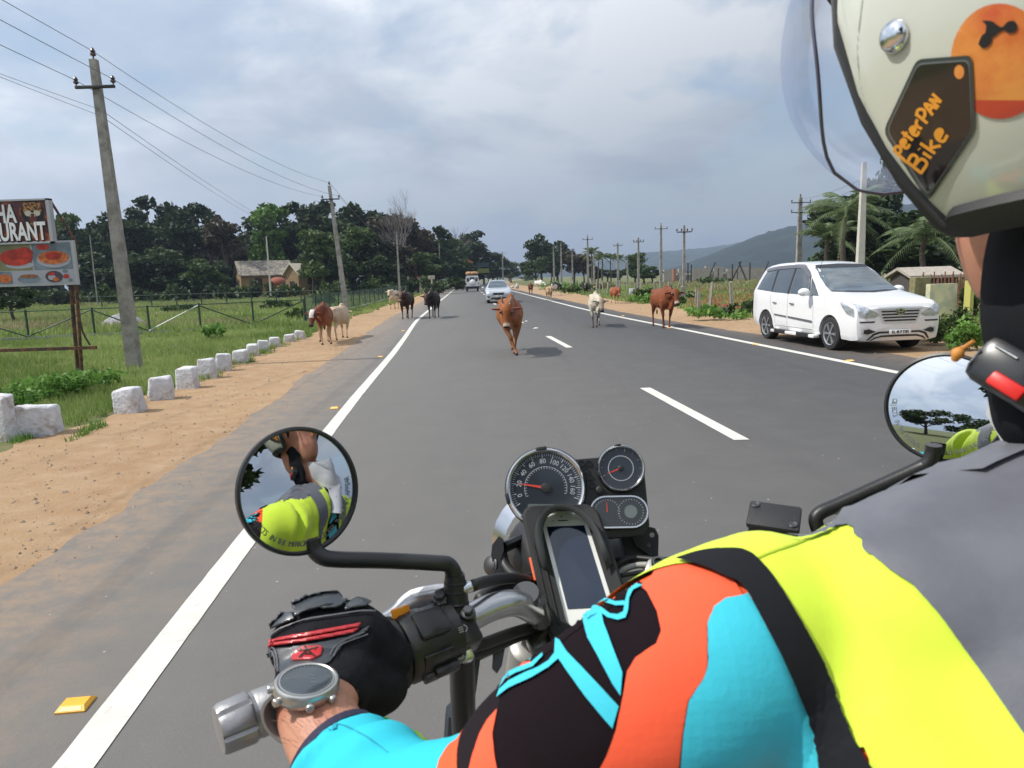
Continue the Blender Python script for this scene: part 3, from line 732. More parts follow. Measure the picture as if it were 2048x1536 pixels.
g = Geo(); g.tube([S(100, 400, .1), S(152, 484, .1)], .025, 6); g.tube([S(152, 484, .1), S(160, 640, .1), S(180, 690, .1)], .016, 6, smooth=4); g.obj('stay', M_rust, t, world=True)
g = Geo(); g.box((0, 0, 0), (3.4, .05, .06), Matrix.Translation(S(193, 695, -.02)) @ Matrix.Translation((-1.7, 0, 0))); g.obj('cross_bar', M_rust, t, 0, world=True)
g = Geo(); g.tube([S(-200, 560, .1), S(-190, 790, .1)], .035, 8); g.obj('post', M_rust, t, world=True)

# ------------------------------------------------------------------ huts and small signs
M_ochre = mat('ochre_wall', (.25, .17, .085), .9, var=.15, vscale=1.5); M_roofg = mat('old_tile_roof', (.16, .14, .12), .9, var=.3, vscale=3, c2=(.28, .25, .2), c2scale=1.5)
M_dark = mat('dark_opening', (.015, .013, .012), .8); M_pale = mat('pale_plaster', (.55, .50, .40), .9, var=.1); M_grayw = mat('bare_block_wall', (.30, .27, .24), .95, var=.2, vscale=1.2)
def hut(name, lb, base, w, d, h, rh, rz, wall, roof, wins=(), door=None, cat='hut', over=.3):
    t = thing(name, lb, cat, base, rz)
    g = Geo(); g.box((0, 0, h/2), (w, d, h)); g.add([(-w/2, -d/2, h), (-w/2, d/2, h), (-w/2, 0, h+rh), (w/2, -d/2, h), (w/2, d/2, h), (w/2, 0, h+rh)], [(0, 1, 2), (3, 5, 4)]); g.obj('wall', wall, t, 0)
    g = Geo()
    for s in (-1, 1):
        e = over; k = rh/(d/2)
        a = [(-w/2-e, s*(d/2+e), h-e*k+.04), (w/2+e, s*(d/2+e), h-e*k+.04), (w/2+e, 0, h+rh+.04), (-w/2-e, 0, h+rh+.04)]
        b = [(x, y, z+.12) for x, y, z in a]; g.loft([a, b])
    g.obj('roof', roof, t, 0)
    for x, z, ww, hh, side in wins:
        g = Geo()
        if side == 'f': g.box((x, -d/2-.02, z), (ww, .06, hh))
        else: g.box((-w/2-.02, x, z), (.06, ww, hh))
        g.obj('window', M_dark, t, 0)
    if door:
        g = Geo(); x, ww, hh, side = door
        if side == 'f': g.box((x, -d/2-.03, hh/2), (ww, .07, hh))
        else: g.box((-w/2-.03, x, hh/2), (.07, ww, hh))
        g.obj('door', M_dark, t, 0)
    return t
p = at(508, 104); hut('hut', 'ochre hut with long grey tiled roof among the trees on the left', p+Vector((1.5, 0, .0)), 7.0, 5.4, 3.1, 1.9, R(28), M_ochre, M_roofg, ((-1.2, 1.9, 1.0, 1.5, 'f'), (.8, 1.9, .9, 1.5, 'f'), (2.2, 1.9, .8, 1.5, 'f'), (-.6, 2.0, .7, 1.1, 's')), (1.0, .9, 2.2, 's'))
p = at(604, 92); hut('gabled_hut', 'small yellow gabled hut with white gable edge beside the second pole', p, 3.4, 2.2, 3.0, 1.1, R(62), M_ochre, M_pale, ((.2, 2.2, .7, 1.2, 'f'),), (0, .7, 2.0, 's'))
p = at(556, 98); g = Geo(); g.sphere((0, 0, 1.9), (1.3, 1.2, .8), 16, 8); g.box((0, 0, .9), (2.3, 2.0, 1.9)); o = g.obj('domed_shelter', mat('shelter_red', (.24, .07, .04), .8, var=.2)); o.location = p; tag(o, 'low red domed shelter between the two huts on the left', 'shelter')
def small_sign(px, ty, by, w, h, m, lb, Y, txt=None):
    b = at(px, Y); t = thing('road_sign', lb, 'sign', b); z = top_z(px, ty, Y)
    g = Geo(); g.box((0, 0, z-h/2), (w, .06, h), bevel=.01); pn = g.obj('panel', m, t, 0)
    g = Geo(); g.box((0, .05, (z-h)/2), (w*.22, .1, z-h)); g.obj('post', M_pale, t, 0)
    if txt:
        g = Geo()
        for i in range(2): g.box((0, -.035, z-h*(.35+.3*i)), (w*.75, .01, h*.08))
        g.obj('faded_lines', M_blk if txt == 'b' else M_wht, pn, 0)
small_sign(863, 548, 568, .8, .42, M_pale, 'small white signboard with faded lettering at the left roadside', 88, 'b')
small_sign(839, 549, 562, .8, .7, mat('sign_red', (.25, .03, .03), .5), 'small dark red signboard left of the white one', 95, 'w')
b = at(966, 165); t = thing('billboard', 'distant blue and yellow green billboard above the white jeep', 'billboard', b)
for z0, z1, m in ((4.9, 6.1, mat('sign_blue', (.02, .05, .07), .5)), (3.6, 4.8, mat('sign_yellowgreen', (.14, .18, .03), .5))):
    g = Geo(); g.box((0, 0, (z0+z1)/2-.8), (2.9, .2, (z1-z0)*.85)); g.obj('panel', m, t, 0)
g = Geo(); 
for x in (-1.2, 1.2): g.box((x, .25, 1.5), (.15, .2, 3.4))
g.obj('post', M_iron, t, 0)
b = at(937, 150); t = thing('kiosk', 'distant kiosk with an orange pyramid roof beyond the jeep', 'kiosk', b)
zt = top_z(937, 517, 150); g = Geo(); g.loft([[(-1.2, -1.2, zt-.6), (1.2, -1.2, zt-.6), (1.2, 1.2, zt-.6), (-1.2, 1.2, zt-.6)], [(-.1, -.1, zt), (.1, -.1, zt), (.1, .1, zt), (-.1, .1, zt)]]); g.obj('roof', mat('kiosk_orange', (.62, .20, .07), .8), t, 0)
g = Geo(); g.box((0, 0, (zt-.6)/2), (1.3, 1.3, zt-.6)); g.obj('wall', M_dark, t, 0)

# unfinished block buildings on the right, shed and compound wall
def walls(name, lb, Y, pieces, m, cat):
    t = thing(name, lb, cat, at(pieces[0][0], Y))
    for x0, x1, ty in pieces:
        a, b = at(x0, Y), at(x1, Y); z = top_z((x0+x1)/2, ty, Y); g = Geo(); g.box(((a.x+b.x)/2, Y+.5, z/2), (b.x-a.x, 1.0, z)); g.obj('wall_section', m, t, 0, world=True)
walls('unfinished_building', 'long low unfinished building of bare blocks before the hill', 130, [(1328, 1352, 536), (1358, 1366, 534), (1385, 1412, 533), (1412, 1420, 529), (1428, 1436, 529), (1438, 1446, 530), (1455, 1474, 534), (1476, 1500, 531), (1500, 1530, 532)], M_grayw, 'building')
walls('grey_wall', 'low dark boundary wall behind the poles on the right', 140, [(1326, 1540, 544)], mat('dark_wall', (.13, .12, .12), .95, var=.2, vscale=.8), 'wall')
g = Geo(); p = at(1350, 128)
walls('brick_pier', 'short red brick pier beside the unfinished building', 126, [(1347, 1352, 534)], mat('brick_red', (.28, .13, .09), .9), 'pier')
for i, (px, ty, dx) in enumerate(((1376, 523, 0), (1383, 526, 0), (1414, 522, 1.2), (1463, 520, 1.4), (1465, 525, 0), (1494, 520, -1.2), (1500, 522, 0), (1521, 521, 1.2))):
    b = at(px, 105); z = top_z(px, ty, 105); g = Geo(); g.tube([(0, 0, 0), (dx, 0, z)], .11, 5); o = g.obj('leaning_pole', M_iron); o.location = b; tag(o, 'thin black timber prop standing before the unfinished building', 'pole', 'black props before the unfinished building')
p = GP(1800, 607); p = at(1808, 32); hut('shed', 'low shed with pale sloping roof right behind the van', p+Vector((.9, 0, 0)), 2.0, 1.8, 1.05, .3, R(0), mat('shed_dark', (.07, .06, .055), .9, var=.2), mat('shed_roof', (.36, .32, .27), .9, var=.2), cat='shed', over=.2)
t = thing('compound_wall', 'cream and yellow compound wall beside bushes, right of the van', 'wall', GP(1870, 640))
a, b = GP(1830, 638), GP(1932, 641); g = Geo(); g.box(((a.x+b.x)/2, (a.y+b.y)/2, .52), (b.x-a.x, .22, 1.04)); g.obj('wall_panel', mat('cream_plaster', (.60, .57, .36), .9, var=.1, vscale=2, c2=(.45, .46, .33), c2scale=3), t, 0, world=True)
g = Geo(); g.box((b.x+.04, b.y, .56), (.10, .28, 1.12)); g.obj('pier', mat('yellow_paint', (.45, .43, .12), .8), t, 0, world=True)
g = Geo(); g.box((a.x+.1, a.y, .62), (.5, .3, 1.24), bevel=.02); g.obj('gate_pillar', mat('pillar_stone', (.20, .18, .09), .9, var=.3), t, 0, world=True)
g = Geo()
for i in range(24): 
    q = at(1835+i*5, 24); g.tube([q, q+Vector((.03*(i % 3-1), 0, 1.12+.08*(i % 4)))], .022, 5)
q = at(1835, 24); g.tube([q+Vector((0, 0, .8)), at(1955, 24)+Vector((0, 0, .85))], .02, 5)
o = g.obj('picket_fence', mat('reddish_sticks', (.26, .12, .07), .9, var=.3)); tag(o, 'rickety reddish stick fence above the compound wall', 'fence')
# gravel heap in the left field
p = GP(232, 655); r4 = random.Random(3); g = Geo(); vs = []; n = 26
for j in range(9):
    for i in range(n):
        a = 2*math.pi*i/n; rr = 1-j/8; h = (1-rr**1.6)*.62; vs.append((1.15*rr*math.cos(a)*(1+.15*fn(math.cos(a)*2, math.sin(a)*2, 3)), .7*rr*math.sin(a), h+.05*fn(i*.9, j*.9, 2)))
g.add(vs, [(j*n+i, j*n+(i+1) % n, (j+1)*n+(i+1) % n, (j+1)*n+i) for j in range(8) for i in range(n)])
o = g.obj('gravel_heap', mat('grey_gravel', (.26, .26, .26), .95, var=.5, vscale=14, bump=1, bscale=16), smooth=180); o.location = (p.x, p.y+.6, -.02); tag(o, 'low heap of grey gravel in the left field behind the fence', 'gravel heap')

# ================================================================== VEGETATION
def leaf_mat(name, c, c2, trans=.25):
    return mat(name, c, .55, attr=True, trans=trans, spec=.35) if False else _leaf(name, c, c2, trans)
def _leaf(name, c, c2, trans):
    m = bpy.data.materials.new(name); m.use_nodes = True; t = m.node_tree; p = t.nodes['Principled BSDF']
    a = t.nodes.new('ShaderNodeAttribute'); a.attribute_name = 'tone'
    mx = t.nodes.new('ShaderNodeMix'); mx.data_type = 'RGBA'; mx.inputs[6].default_value = (*c, 1); mx.inputs[7].default_value = (*c2, 1)
    t.links.new(a.outputs['Fac'], mx.inputs[0]); t.links.new(mx.outputs[2], p.inputs['Base Color'])
    p.inputs['Roughness'].default_value = .55; p.inputs['Specular IOR Level'].default_value = .3
    if trans:
        tr = t.nodes.new('ShaderNodeBsdfTranslucent'); t.links.new(mx.outputs[2], tr.inputs[0]); ms_ = t.nodes.new('ShaderNodeMixShader'); ms_.inputs[0].default_value = trans
        o = t.nodes['Material Output']; t.links.new(p.outputs[0], ms_.inputs[1]); t.links.new(tr.outputs[0], ms_.inputs[2]); t.links.new(ms_.outputs[0], o.inputs[0])
    return m
ML = {'dark': leaf_mat('leaves_dark', (.022, .040, .016), (.055, .085, .028)), 'mid': leaf_mat('leaves_mid', (.035, .065, .02), (.085, .13, .035)),
      'bright': leaf_mat('leaves_bright', (.06, .13, .02), (.12, .22, .04)), 'brown': leaf_mat('leaves_brownish', (.045, .040, .025), (.09, .075, .045)),
      'pale': leaf_mat('leaves_pale', (.07, .10, .05), (.15, .18, .09)), 'grass': leaf_mat('grass_blades', (.17, .25, .06), (.34, .42, .14), .35), 'dry': leaf_mat('dry_grass', (.20, .20, .085), (.36, .32, .18), .3),
      'palm': leaf_mat('palm_fronds', (.07, .11, .04), (.20, .25, .12), .3), 'weed': leaf_mat('weed_leaves', (.08, .19, .03), (.19, .34, .07), .35)}
M_bark = mat('bark', (.09, .07, .055), .95, var=.3, vscale=3, bump=.5, bscale=8)
def leaves_mesh(name, P, size, m, seed=0, aspect=1.6, up=0.0, tone=None):
    """P: (n,3) leaf-clump centres; each clump is a folded pair of triangles"""
    rg = np.random.default_rng(seed); n = len(P); P = np.asarray(P, float)
    d = rg.normal(size=(n, 3)); d[:, 2] = d[:, 2]*(1-up)+up*1.2; d /= np.linalg.norm(d, axis=1)[:, None]
    e = rg.normal(size=(n, 3)); e -= d*(e*d).sum(1)[:, None]; e /= np.linalg.norm(e, axis=1)[:, None]
    f = np.cross(d, e)
    s = (np.asarray(size) if hasattr(size, '__len__') else size*rg.uniform(.55, 1.3, n))[:, None]
    a = P - d*s*aspect*.5; b = P + d*s*aspect*.5; c = P + e*s*.42 + f*s*.14; q = P - e*s*.42 + f*s*.14
    v = np.stack([a, c, b, q], 1).reshape(-1, 3)
    me = bpy.data.meshes.new(name); me.vertices.add(4*n); me.vertices.foreach_set('co', v.ravel())
    idx = np.arange(4*n).reshape(n, 4); tri = np.stack([idx[:, [0, 1, 2]], idx[:, [0, 2, 3]]], 1).reshape(-1, 3)
    me.loops.add(tri.size); me.loops.foreach_set('vertex_index', tri.ravel().astype(np.int32))
    me.polygons.add(len(tri)); me.polygons.foreach_set('loop_start', np.arange(0, tri.size, 3, dtype=np.int32))
    me.update(); me.validate()
    tn = rg.uniform(0, 1, n) if tone is None else np.clip(tone + rg.uniform(-.25, .25, n), 0, 1)
    at_ = me.attributes.new('tone', 'FLOAT', 'POINT'); at_.data.foreach_set('value', np.repeat(tn, 4).astype(np.float32))
    me.materials.append(m); return me
def crown_points(n, blobs, rg, shell=.55):
    w = np.array([b[3]*b[4]*b[5] for b in blobs])**.75; w /= w.sum(); k = rg.choice(len(blobs), n, p=w); B = np.array(blobs)[k]
    d = rg.normal(size=(n, 3)); d /= np.linalg.norm(d, axis=1)[:, None]; r = shell + (1-shell)*rg.random(n)**.6
    r *= 1 + .10*rg.normal(size=n)
    return B[:, :3] + d*r[:, None]*B[:, 3:6], k
def tree_meshes(kind, seed, w=8., h=11., trunk=2.6, n=2600, leaf=.5, lobes=15, spread=.8):
    rg = np.random.default_rng(seed); r = random.Random(seed); blobs = []
    cz = trunk + (h-trunk)*.5
    for i in range(lobes):
        a = r.uniform(0, 6.28); t = i/lobes; z = trunk+(h-trunk)*(.18+.74*r.random()); rad = w/2*spread*math.sqrt(max(0.05, 1-((z-cz)/((h-trunk)*.58))**2))*r.uniform(.35, 1)
        s = w*r.uniform(.13, .23); blobs.append((math.cos(a)*rad, math.sin(a)*rad, z, s, s, s*r.uniform(.55, .85)))
    P, k = crown_points(n, blobs, rg, .35)
    tn = np.array([r.random() for _ in blobs])[k]
    cm = leaves_mesh('crown', P, leaf, ML[kind], seed, tone=tn, up=.15)
    g = Geo(); top = Vector((r.uniform(-.4, .4), r.uniform(-.4, .4), trunk+(h-trunk)*.35))
    g.tube([(0, 0, -.2), (r.uniform(-.1, .1), 0, trunk*.5), top*.8, top], [w*.04, w*.032, w*.025, w*.018], 8, smooth=3)
    for b in blobs[:9]:
        c = Vector(b[:3]); s0 = Vector((0, 0, trunk*.8)).lerp(top, r.random()); g.tube([s0, s0.lerp(c, .5)+Vector((0, 0, -.3)), c], [w*.016, w*.01, w*.004], 5, smooth=3)
    return cm, g.mesh('trunk', M_bark, 60)
TPL = {}
def tree_template(kind, var, **k):
    key = (kind, var)
    if key not in TPL: TPL[key] = tree_meshes(kind, hash((len(kind), var, sum(map(ord, kind)))) % 9999, **k)
    return TPL[key]
def tree(px, ty, Y, w, lb, kind='dark', var=0, grp='trees of the wood on the left', name='tree', sink=0):
    cm, tm = tree_template(kind, var); b = at(px, Y, sink); h = top_z(px, ty, Y) - sink
    t = thing(name, lb, 'tree', b, rnd.uniform(0, 6.28), grp)
    ww = w/F*Y
    sx, sz = ww/8.0, h/11.0
    t.scale = (sx, sx, sz)
    o = link('crown', cm, t); o = link('trunk', tm, t); return t
lt = [ # px, top, Y, width px, kind
 (20, 545, 38, 90, 'mid'), (125, 432, 105, 110, 'mid'), (170, 455, 98, 110, 'dark'), (215, 440, 110, 120, 'dark'), (262, 418, 104, 130, 'dark'), (310, 398, 112, 150, 'dark'), (362, 404, 106, 140, 'dark'),
 (415, 412, 114, 130, 'dark'), (455, 430, 104, 110, 'brown'), (500, 436, 116, 110, 'dark'), (548, 418, 112, 110, 'bright'), (590, 428, 118, 110, 'dark'), (630, 405, 116, 120, 'dark'), (690, 398, 118, 150, 'dark'), (735, 404, 122, 130, 'dark'),
 (780, 425, 118, 120, 'brown'), (825, 434, 122, 110, 'brown'), (862, 452, 128, 100, 'dark'), (900, 470, 136, 90, 'mid'), (938, 458, 165, 95, 'dark'), (915, 480, 150, 70, 'dark'), (968, 492, 185, 70, 'dark'), (995, 508, 200, 60, 'dark'), (1022, 520, 230, 50, 'mid'),
 (100, 480, 96, 100, 'dark'), (150, 500, 92, 120, 'dark'), (205, 505, 94, 120, 'dark'), (250, 505, 90, 130, 'dark'), (310, 495, 92, 140, 'dark'), (365, 500, 90, 130, 'dark'), (410, 510, 88, 90, 'mid'), (440, 520, 96, 60, 'dark'),
 (560, 500, 112, 100, 'dark'), (585, 510, 108, 70, 'dark'), (648, 462, 84, 110, 'mid'), (625, 490, 86, 60, 'pale'), (700, 458, 92, 120, 'mid'), (745, 480, 94, 110, 'dark'), (790, 490, 96, 100, 'brown'), (835, 500, 100, 90, 'mid'), (870, 505, 108, 80, 'dark'), (895, 515, 118, 60, 'dark'), (770, 510, 88, 80, 'dark'), (665, 510, 86, 90, 'dark'),
 (60, 470, 110, 120, 'dark'), (0, 480, 108, 130, 'dark'), (-60, 470, 105, 140, 'dark'), (-140, 460, 100, 140, 'mid'), (925, 520, 140, 60, 'dark'), (955, 525, 170, 60, 'dark'), (985, 530, 200, 50, 'dark'), (350, 450, 120, 160, 'dark'), (480, 470, 122, 150, 'dark'), (230, 460, 120, 150, 'dark'), (620, 450, 126, 150, 'dark'), (520, 455, 124, 120, 'brown'),
 (1000, 536, 260, 40, 'dark'), (1018, 538, 300, 40, 'mid')]
knd = {'dark': 'dense dark green', 'mid': 'mid green', 'bright': 'bright yellow green', 'brown': 'brownish', 'pale': 'pale leaved'}
def wherex(px): return ('left edge of the photo' if px < 60 else 'signboard' if px < 170 else 'big leaning pole' if px < 290 else 'space between pole and ochre hut' if px < 440 else 'ochre hut' if px < 560 else 'gabled hut' if px < 650 else 'second pole' if px < 720 else
                        'bare tree' if px < 850 else 'white jeep' if px < 975 else 'far bend of the road')
ordn = 'first second third fourth fifth sixth seventh eighth ninth tenth eleventh twelfth 13th 14th 15th 16th 17th 18th 19th 20th 21st 22nd 23rd 24th 25th 26th 27th 28th 29th 30th 31st 32nd 33rd 34th 35th'.split()
cnt = {}
for i, (px, ty, Y, w, kd) in enumerate(sorted(lt)):
    rw = 'front' if Y < 102 else ('tall back' if px < 880 else 'far roadside'); cnt[rw] = cnt.get(rw, 0)+1
    tree(px, ty, Y, w, '%s tree, %s from the left in the %s row' % (knd[kd], ordn[cnt[rw]-1], rw), kd, i % 3)
# bare tree
b = at(818, 112); t = thing('bare_tree', 'leafless grey tree rising above the wood left of the road', 'tree', b); g = Geo(); r5 = random.Random(4)
zt = top_z(818, 374, 112)
def branch(p, d, L_, r, k):
    e = p + d*L_; g.tube([p, p.lerp(e, .5)+Vector((r5.uniform(-.1, .1), 0, 0))*L_*.3, e], [r, r*.8, r*.6], 5 if r > .04 else 3, caps=False)
    if k:
        for q in range(3 if k > 1 else 4):
            dd = (d + Vector((r5.uniform(-.55, .55), r5.uniform(-.5, .5), r5.uniform(-.05, .35)))).normalized(); branch(p.lerp(e, r5.uniform(.45, 1)), dd, L_*r5.uniform(.6, .8), r*.55, k-1)
branch(Vector((0, 0, -.2)), Vector((0, 0, 1)), zt*.34, .24, 6); g.obj('trunk', mat('grey_bark', (.23, .20, .19), .95), t)
b = at(906, 150); t = thing('bare_tree', 'small bare pale tree above the wood behind the jeep', 'tree', b); g = Geo(); zt = top_z(906, 445, 150)
branch(Vector((0, 0, -.2)), Vector((0, 0, 1)), zt*.34, .2, 5); g.obj('trunk', MATS['grey_bark'], t)

# right side trees at the bend
rt_ = [(1083, 470, 150, 75, 'dark', 'umbrella shaped dark tree at the bend, tallest of its cluster'), (1072, 508, 140, 62, 'mid', 'low rounded green tree at the bend beside the dirt verge'), (1115, 478, 160, 80, 'dark', 'dark spreading tree right of the umbrella shaped one'),
       (1148, 494, 150, 60, 'brown', 'brownish tree between the far poles'), (1168, 505, 155, 50, 'brown', 'small brownish tree at the right end of the bend cluster'), (1103, 515, 138, 40, 'dark', 'dark bush tree below the umbrella shaped tree'), (1270, 504, 115, 56, 'mid', 'round green tree in the right field'),
       (1288, 528, 112, 60, 'mid', 'low green tree beside the round one in the right field'), (1305, 533, 118, 50, 'dark', 'low dark tree in front of the far hill'), (1190, 533, 150, 40, 'dark', 'dark low tree under the palms'), (1215, 533, 155, 50, 'dark', 'dark tree mass behind the palms'), (1240, 535, 150, 50, 'dark', 'dark low tree right of the palms'),
       (1750, 388, 44, 250, 'dark', 'large dark tree behind the van beside the pale pole'), (1810, 430, 46, 230, 'dark', 'dark tree under the helmet, right of the large one'), (1870, 440, 45, 200, 'mid', 'broad tree half hidden by the helmet'), (1700, 462, 52, 150, 'dark', 'smaller green tree behind the van roof'), (1960, 400, 50, 220, 'dark', 'tree hidden mostly behind the rider on the right'), (1840, 500, 60, 150, 'dark', 'low dark trees beyond the shed'), (1760, 300, 60, 90, 'dark', 'tall feathery tree seen through the visor')]
for i, (px, ty, Y, w, kd, lb) in enumerate(rt_): tree(px, ty, Y, w, lb, kd, i % 3, 'trees on the right side of the road')

# palms
def palm_meshes(seed, h=8., fl=2.9, nf=17):
    r = random.Random(seed); P = []; D = []; g = Geo()
    g.tube([(0, 0, -.2), (.1, 0, h*.4), (.15, .1, h*.75), (0, 0, h)], [.2, .15, .13, .12], 8, smooth=4)
    tr = g.mesh('trunk', M_bark, 60); g = Geo(); tone = []
    for i in range(nf):
        a = 6.283*i/nf + r.uniform(-.25, .25); el = r.uniform(-.15, 1.25); pts = []
        for j in range(15):
            t = j/14; x = fl*t*math.cos(el*(1-t*.2)) ; z = fl*(math.sin(el)*t - .62*t*t*(1.1-el*.25)); pts.append(Vector((math.cos(a)*x, math.sin(a)*x, h+z)))
        g.tube(pts, [.035-.002*j for j in range(15)], 4, caps=False)
        side = Vector((-math.sin(a), math.cos(a), 0))
        for j in range(1, 15):
            for u in (0, .5):
                p = pts[j].lerp(pts[j-1], u); tg = (pts[j]-pts[j-1]).normalized(); L_ = fl*.26*math.sin(math.pi*min(.95, .14+j/16))
                for s in (-1, 1):
                    d = (side*s*.85 + tg*.55 + Vector((0, 0, -.38 + r.uniform(-.15, .15)))).normalized(); n_ = tg*.020*fl*.6
                    g.add([p-n_, p+n_, p+d*L_*.6+n_*.7, p+d*L_+Vector((0, 0, -.08*L_))], [(0, 1, 2, 3)])
    me = g.mesh('crown', ML['palm'], 0); k = len(me.vertices); at_ = me.attributes.new('tone', 'FLOAT', 'POINT')
    at_.data.foreach_set('value', np.random.default_rng(seed).uniform(0, 1, k).astype(np.float32)); return me, tr
PM = [palm_meshes(3), palm_meshes(8)]
def palm(px, ty, Y, lb, k=0, s=None):
    b = at(px, Y); h = top_z(px, ty, Y); t = thing('coconut_palm', lb, 'palm tree', b, rnd.uniform(0, 6), 'coconut palms on the right')
    s = s or .9; t.scale = (s, s, s); c_ = link('crown', PM[k][0], t); c_.location.z = h/s-8.0; q_ = link('trunk', PM[k][1], t); q_.scale = (1, 1, h/(8.0*s))
palm(1690, 425, 36, 'coconut palm with drooping fronds just left of the pale pole', 0, .95)
palm(1655, 478, 42, 'lower coconut palm arching over the white van roof', 1, .85)
palm(1850, 470, 38, 'coconut palm whose fronds show under the helmet edge', 0, 1.0)
palm(1183, 505, 130, 'leftmost far palm behind the black cow', 1); palm(1204, 512, 140, 'far palm between two thin poles', 0, 1.0); palm(1222, 514, 140, 'far palm left of the round green tree', 1, .8); palm(1196, 516, 135, 'small far palm low in the cluster', 0, .7); palm(1237, 516, 130, 'far palm touching the flat crossarm pole', 1, .7)

# bushes: low clumps of leaves
BM = {}
def bush(px, py, w, h, kind, lb, Y=None, seed=0, cat='bush', grp='bushes of the fields and verges'):
    b = GP(px, py) if Y is None else at(px, Y); d = (b-CAM).dot(FW); ww, hh = w*d/F, h*d/F
    if 'thicket' in lb: hh += 1.6
    leaf = max(.055, min(.4, d*.0052)); rg = np.random.default_rng(seed+int(px)); r = random.Random(seed+px)
    blobs = [(r.uniform(-.36, .36)*ww, r.uniform(-.2, .2)*ww, hh*r.uniform(.25, .68), ww*r.uniform(.14, .25), ww*r.uniform(.12, .2), hh*r.uniform(.2, .34)) for _ in range(9)]
    n = int(min(4500, max(150, 5.5*ww*hh/(leaf*leaf)))); P, k = crown_points(n, blobs, rg, .2); P[:, 2] = np.abs(P[:, 2])
    o = link('bush', leaves_mesh('bush', P, leaf, ML[kind], seed+int(px), tone=np.array([r.random() for _ in blobs])[k])); o.location = b
    return tag(o, lb, cat, grp)
for i, (px, py, w, h, kd, lb) in enumerate([
 (428, 678, 46, 36, 'weed', 'small leafy shrub standing alone before the field fence'), (80, 800, 210, 62, 'weed', 'wide leafy weed patch behind the first kerb stones'), (30, 830, 120, 60, 'weed', 'leafy weeds directly behind the two left kerb stones'), (175, 780, 130, 46, 'weed', 'leafy weeds at the foot of the signboard post'),
 (213, 612, 34, 50, 'mid', 'shrub beyond the fence between signboard and big pole'), (20, 625, 100, 78, 'mid', 'dark bush tree at the left edge behind the fence'), (150, 608, 60, 28, 'mid', 'low bush beyond the fence under the signboard'), (290, 596, 120, 24, 'mid', 'low bush in the far left field, right of the big pole'),
 (400, 592, 130, 22, 'mid', 'low bush in the far field before the ochre hut'), (500, 590, 120, 24, 'dark', 'dark low bush below the ochre hut'), (560, 620, 70, 22, 'mid', 'low bush in the field left of the netting fence'), (350, 625, 90, 16, 'mid', 'flat bush in the middle of the left field'),
 (645, 612, 60, 34, 'mid', 'bush behind the netting fence left of the second pole'), (720, 590, 60, 50, 'mid', 'bush with pale tips right of the second pole'), (760, 588, 60, 30, 'pale', 'pale leaved bush behind the netting fence'), (590, 640, 40, 26, 'mid', 'bush at the corner of the two fences'),
 (870, 580, 60, 14, 'mid', 'low weeds at the foot of the white signboard'), (820, 583, 50, 16, 'mid', 'low weeds at the end of the netting fence'),
 (1130, 582, 90, 20, 'weed', 'creeper clump beside the dirt verge at the bend'), (1160, 586, 70, 22, 'mid', 'bush left of the black tethered cow'), (1290, 600, 60, 28, 'mid', 'bush behind the white marker stone'), (1300, 606, 80, 22, 'weed', 'weeds on the right verge between two brown cows'),
 (1355, 612, 40, 24, 'mid', 'weeds at the foot of the pole behind the horned cow'), (1440, 640, 130, 26, 'weed', 'long weed clump on the right verge left of the van'), (1480, 632, 70, 34, 'mid', 'bush beside the rear of the white van'), (1405, 630, 80, 22, 'weed', 'weeds below the lone stake left of the van'), (1375, 598, 70, 18, 'mid', 'bush beside the red soil'),
 (1890, 688, 110, 80, 'mid', 'big green bush right of the van at the compound wall'), (1930, 700, 90, 70, 'weed', 'leafy bush at the far right of the van'), (1850, 682, 70, 60, 'mid', 'bush between van and compound wall'), (1935, 640, 40, 70, 'mid', 'climber on the yellow wall pier'), (1560, 560, 60, 14, 'mid', 'far bush at the end of the red field'), (1430, 568, 90, 14, 'mid', 'low far bush before the unfinished building'),
 (1210, 578, 60, 14, 'dry', 'dry bush under the far palms'), (1060, 563, 50, 14, 'mid', 'low bush at the inner side of the bend')]):
    bush(px, py, w, h, kd, lb, seed=i)
for i in range(34):          # hedge line closing the foot of the wood
    px = -60+i*29; Y = 86+6*math.sin(i*1.7); 
    if px > 905: break
    bush(px, 0, 60, 34+8*math.sin(i*2.3), ('dark', 'mid', 'dark')[i % 3], 'undergrowth bush at the foot of the left wood, %s from the left' % ordn[i], Y=Y, seed=100+i, grp='undergrowth at the foot of the wood')

for i in range(22):
    px = -80+i*47
    bush(px, 0, 95, 62+12*math.sin(i*1.9), ('dark', 'dark', 'mid')[i % 3], 'tall dark thicket behind the trunks of the left wood, %s from the left' % ordn[i], Y=128+5*math.cos(i), seed=300+i, grp='thickets behind the trunks of the wood')
for i, (px, h_, kd) in enumerate(((1705, 92, 'dark'), (1765, 110, 'dark'), (1830, 104, 'dark'), (1895, 96, 'mid'), (1960, 100, 'dark'), (2040, 110, 'dark'), (1650, 50, 'mid'))):
    bush(px, 0, 110, h_, kd, 'dark thicket behind the shed and the van, %s from the left' % ordn[i], Y=58+3*math.sin(i), seed=500+i, grp='thickets behind the van')
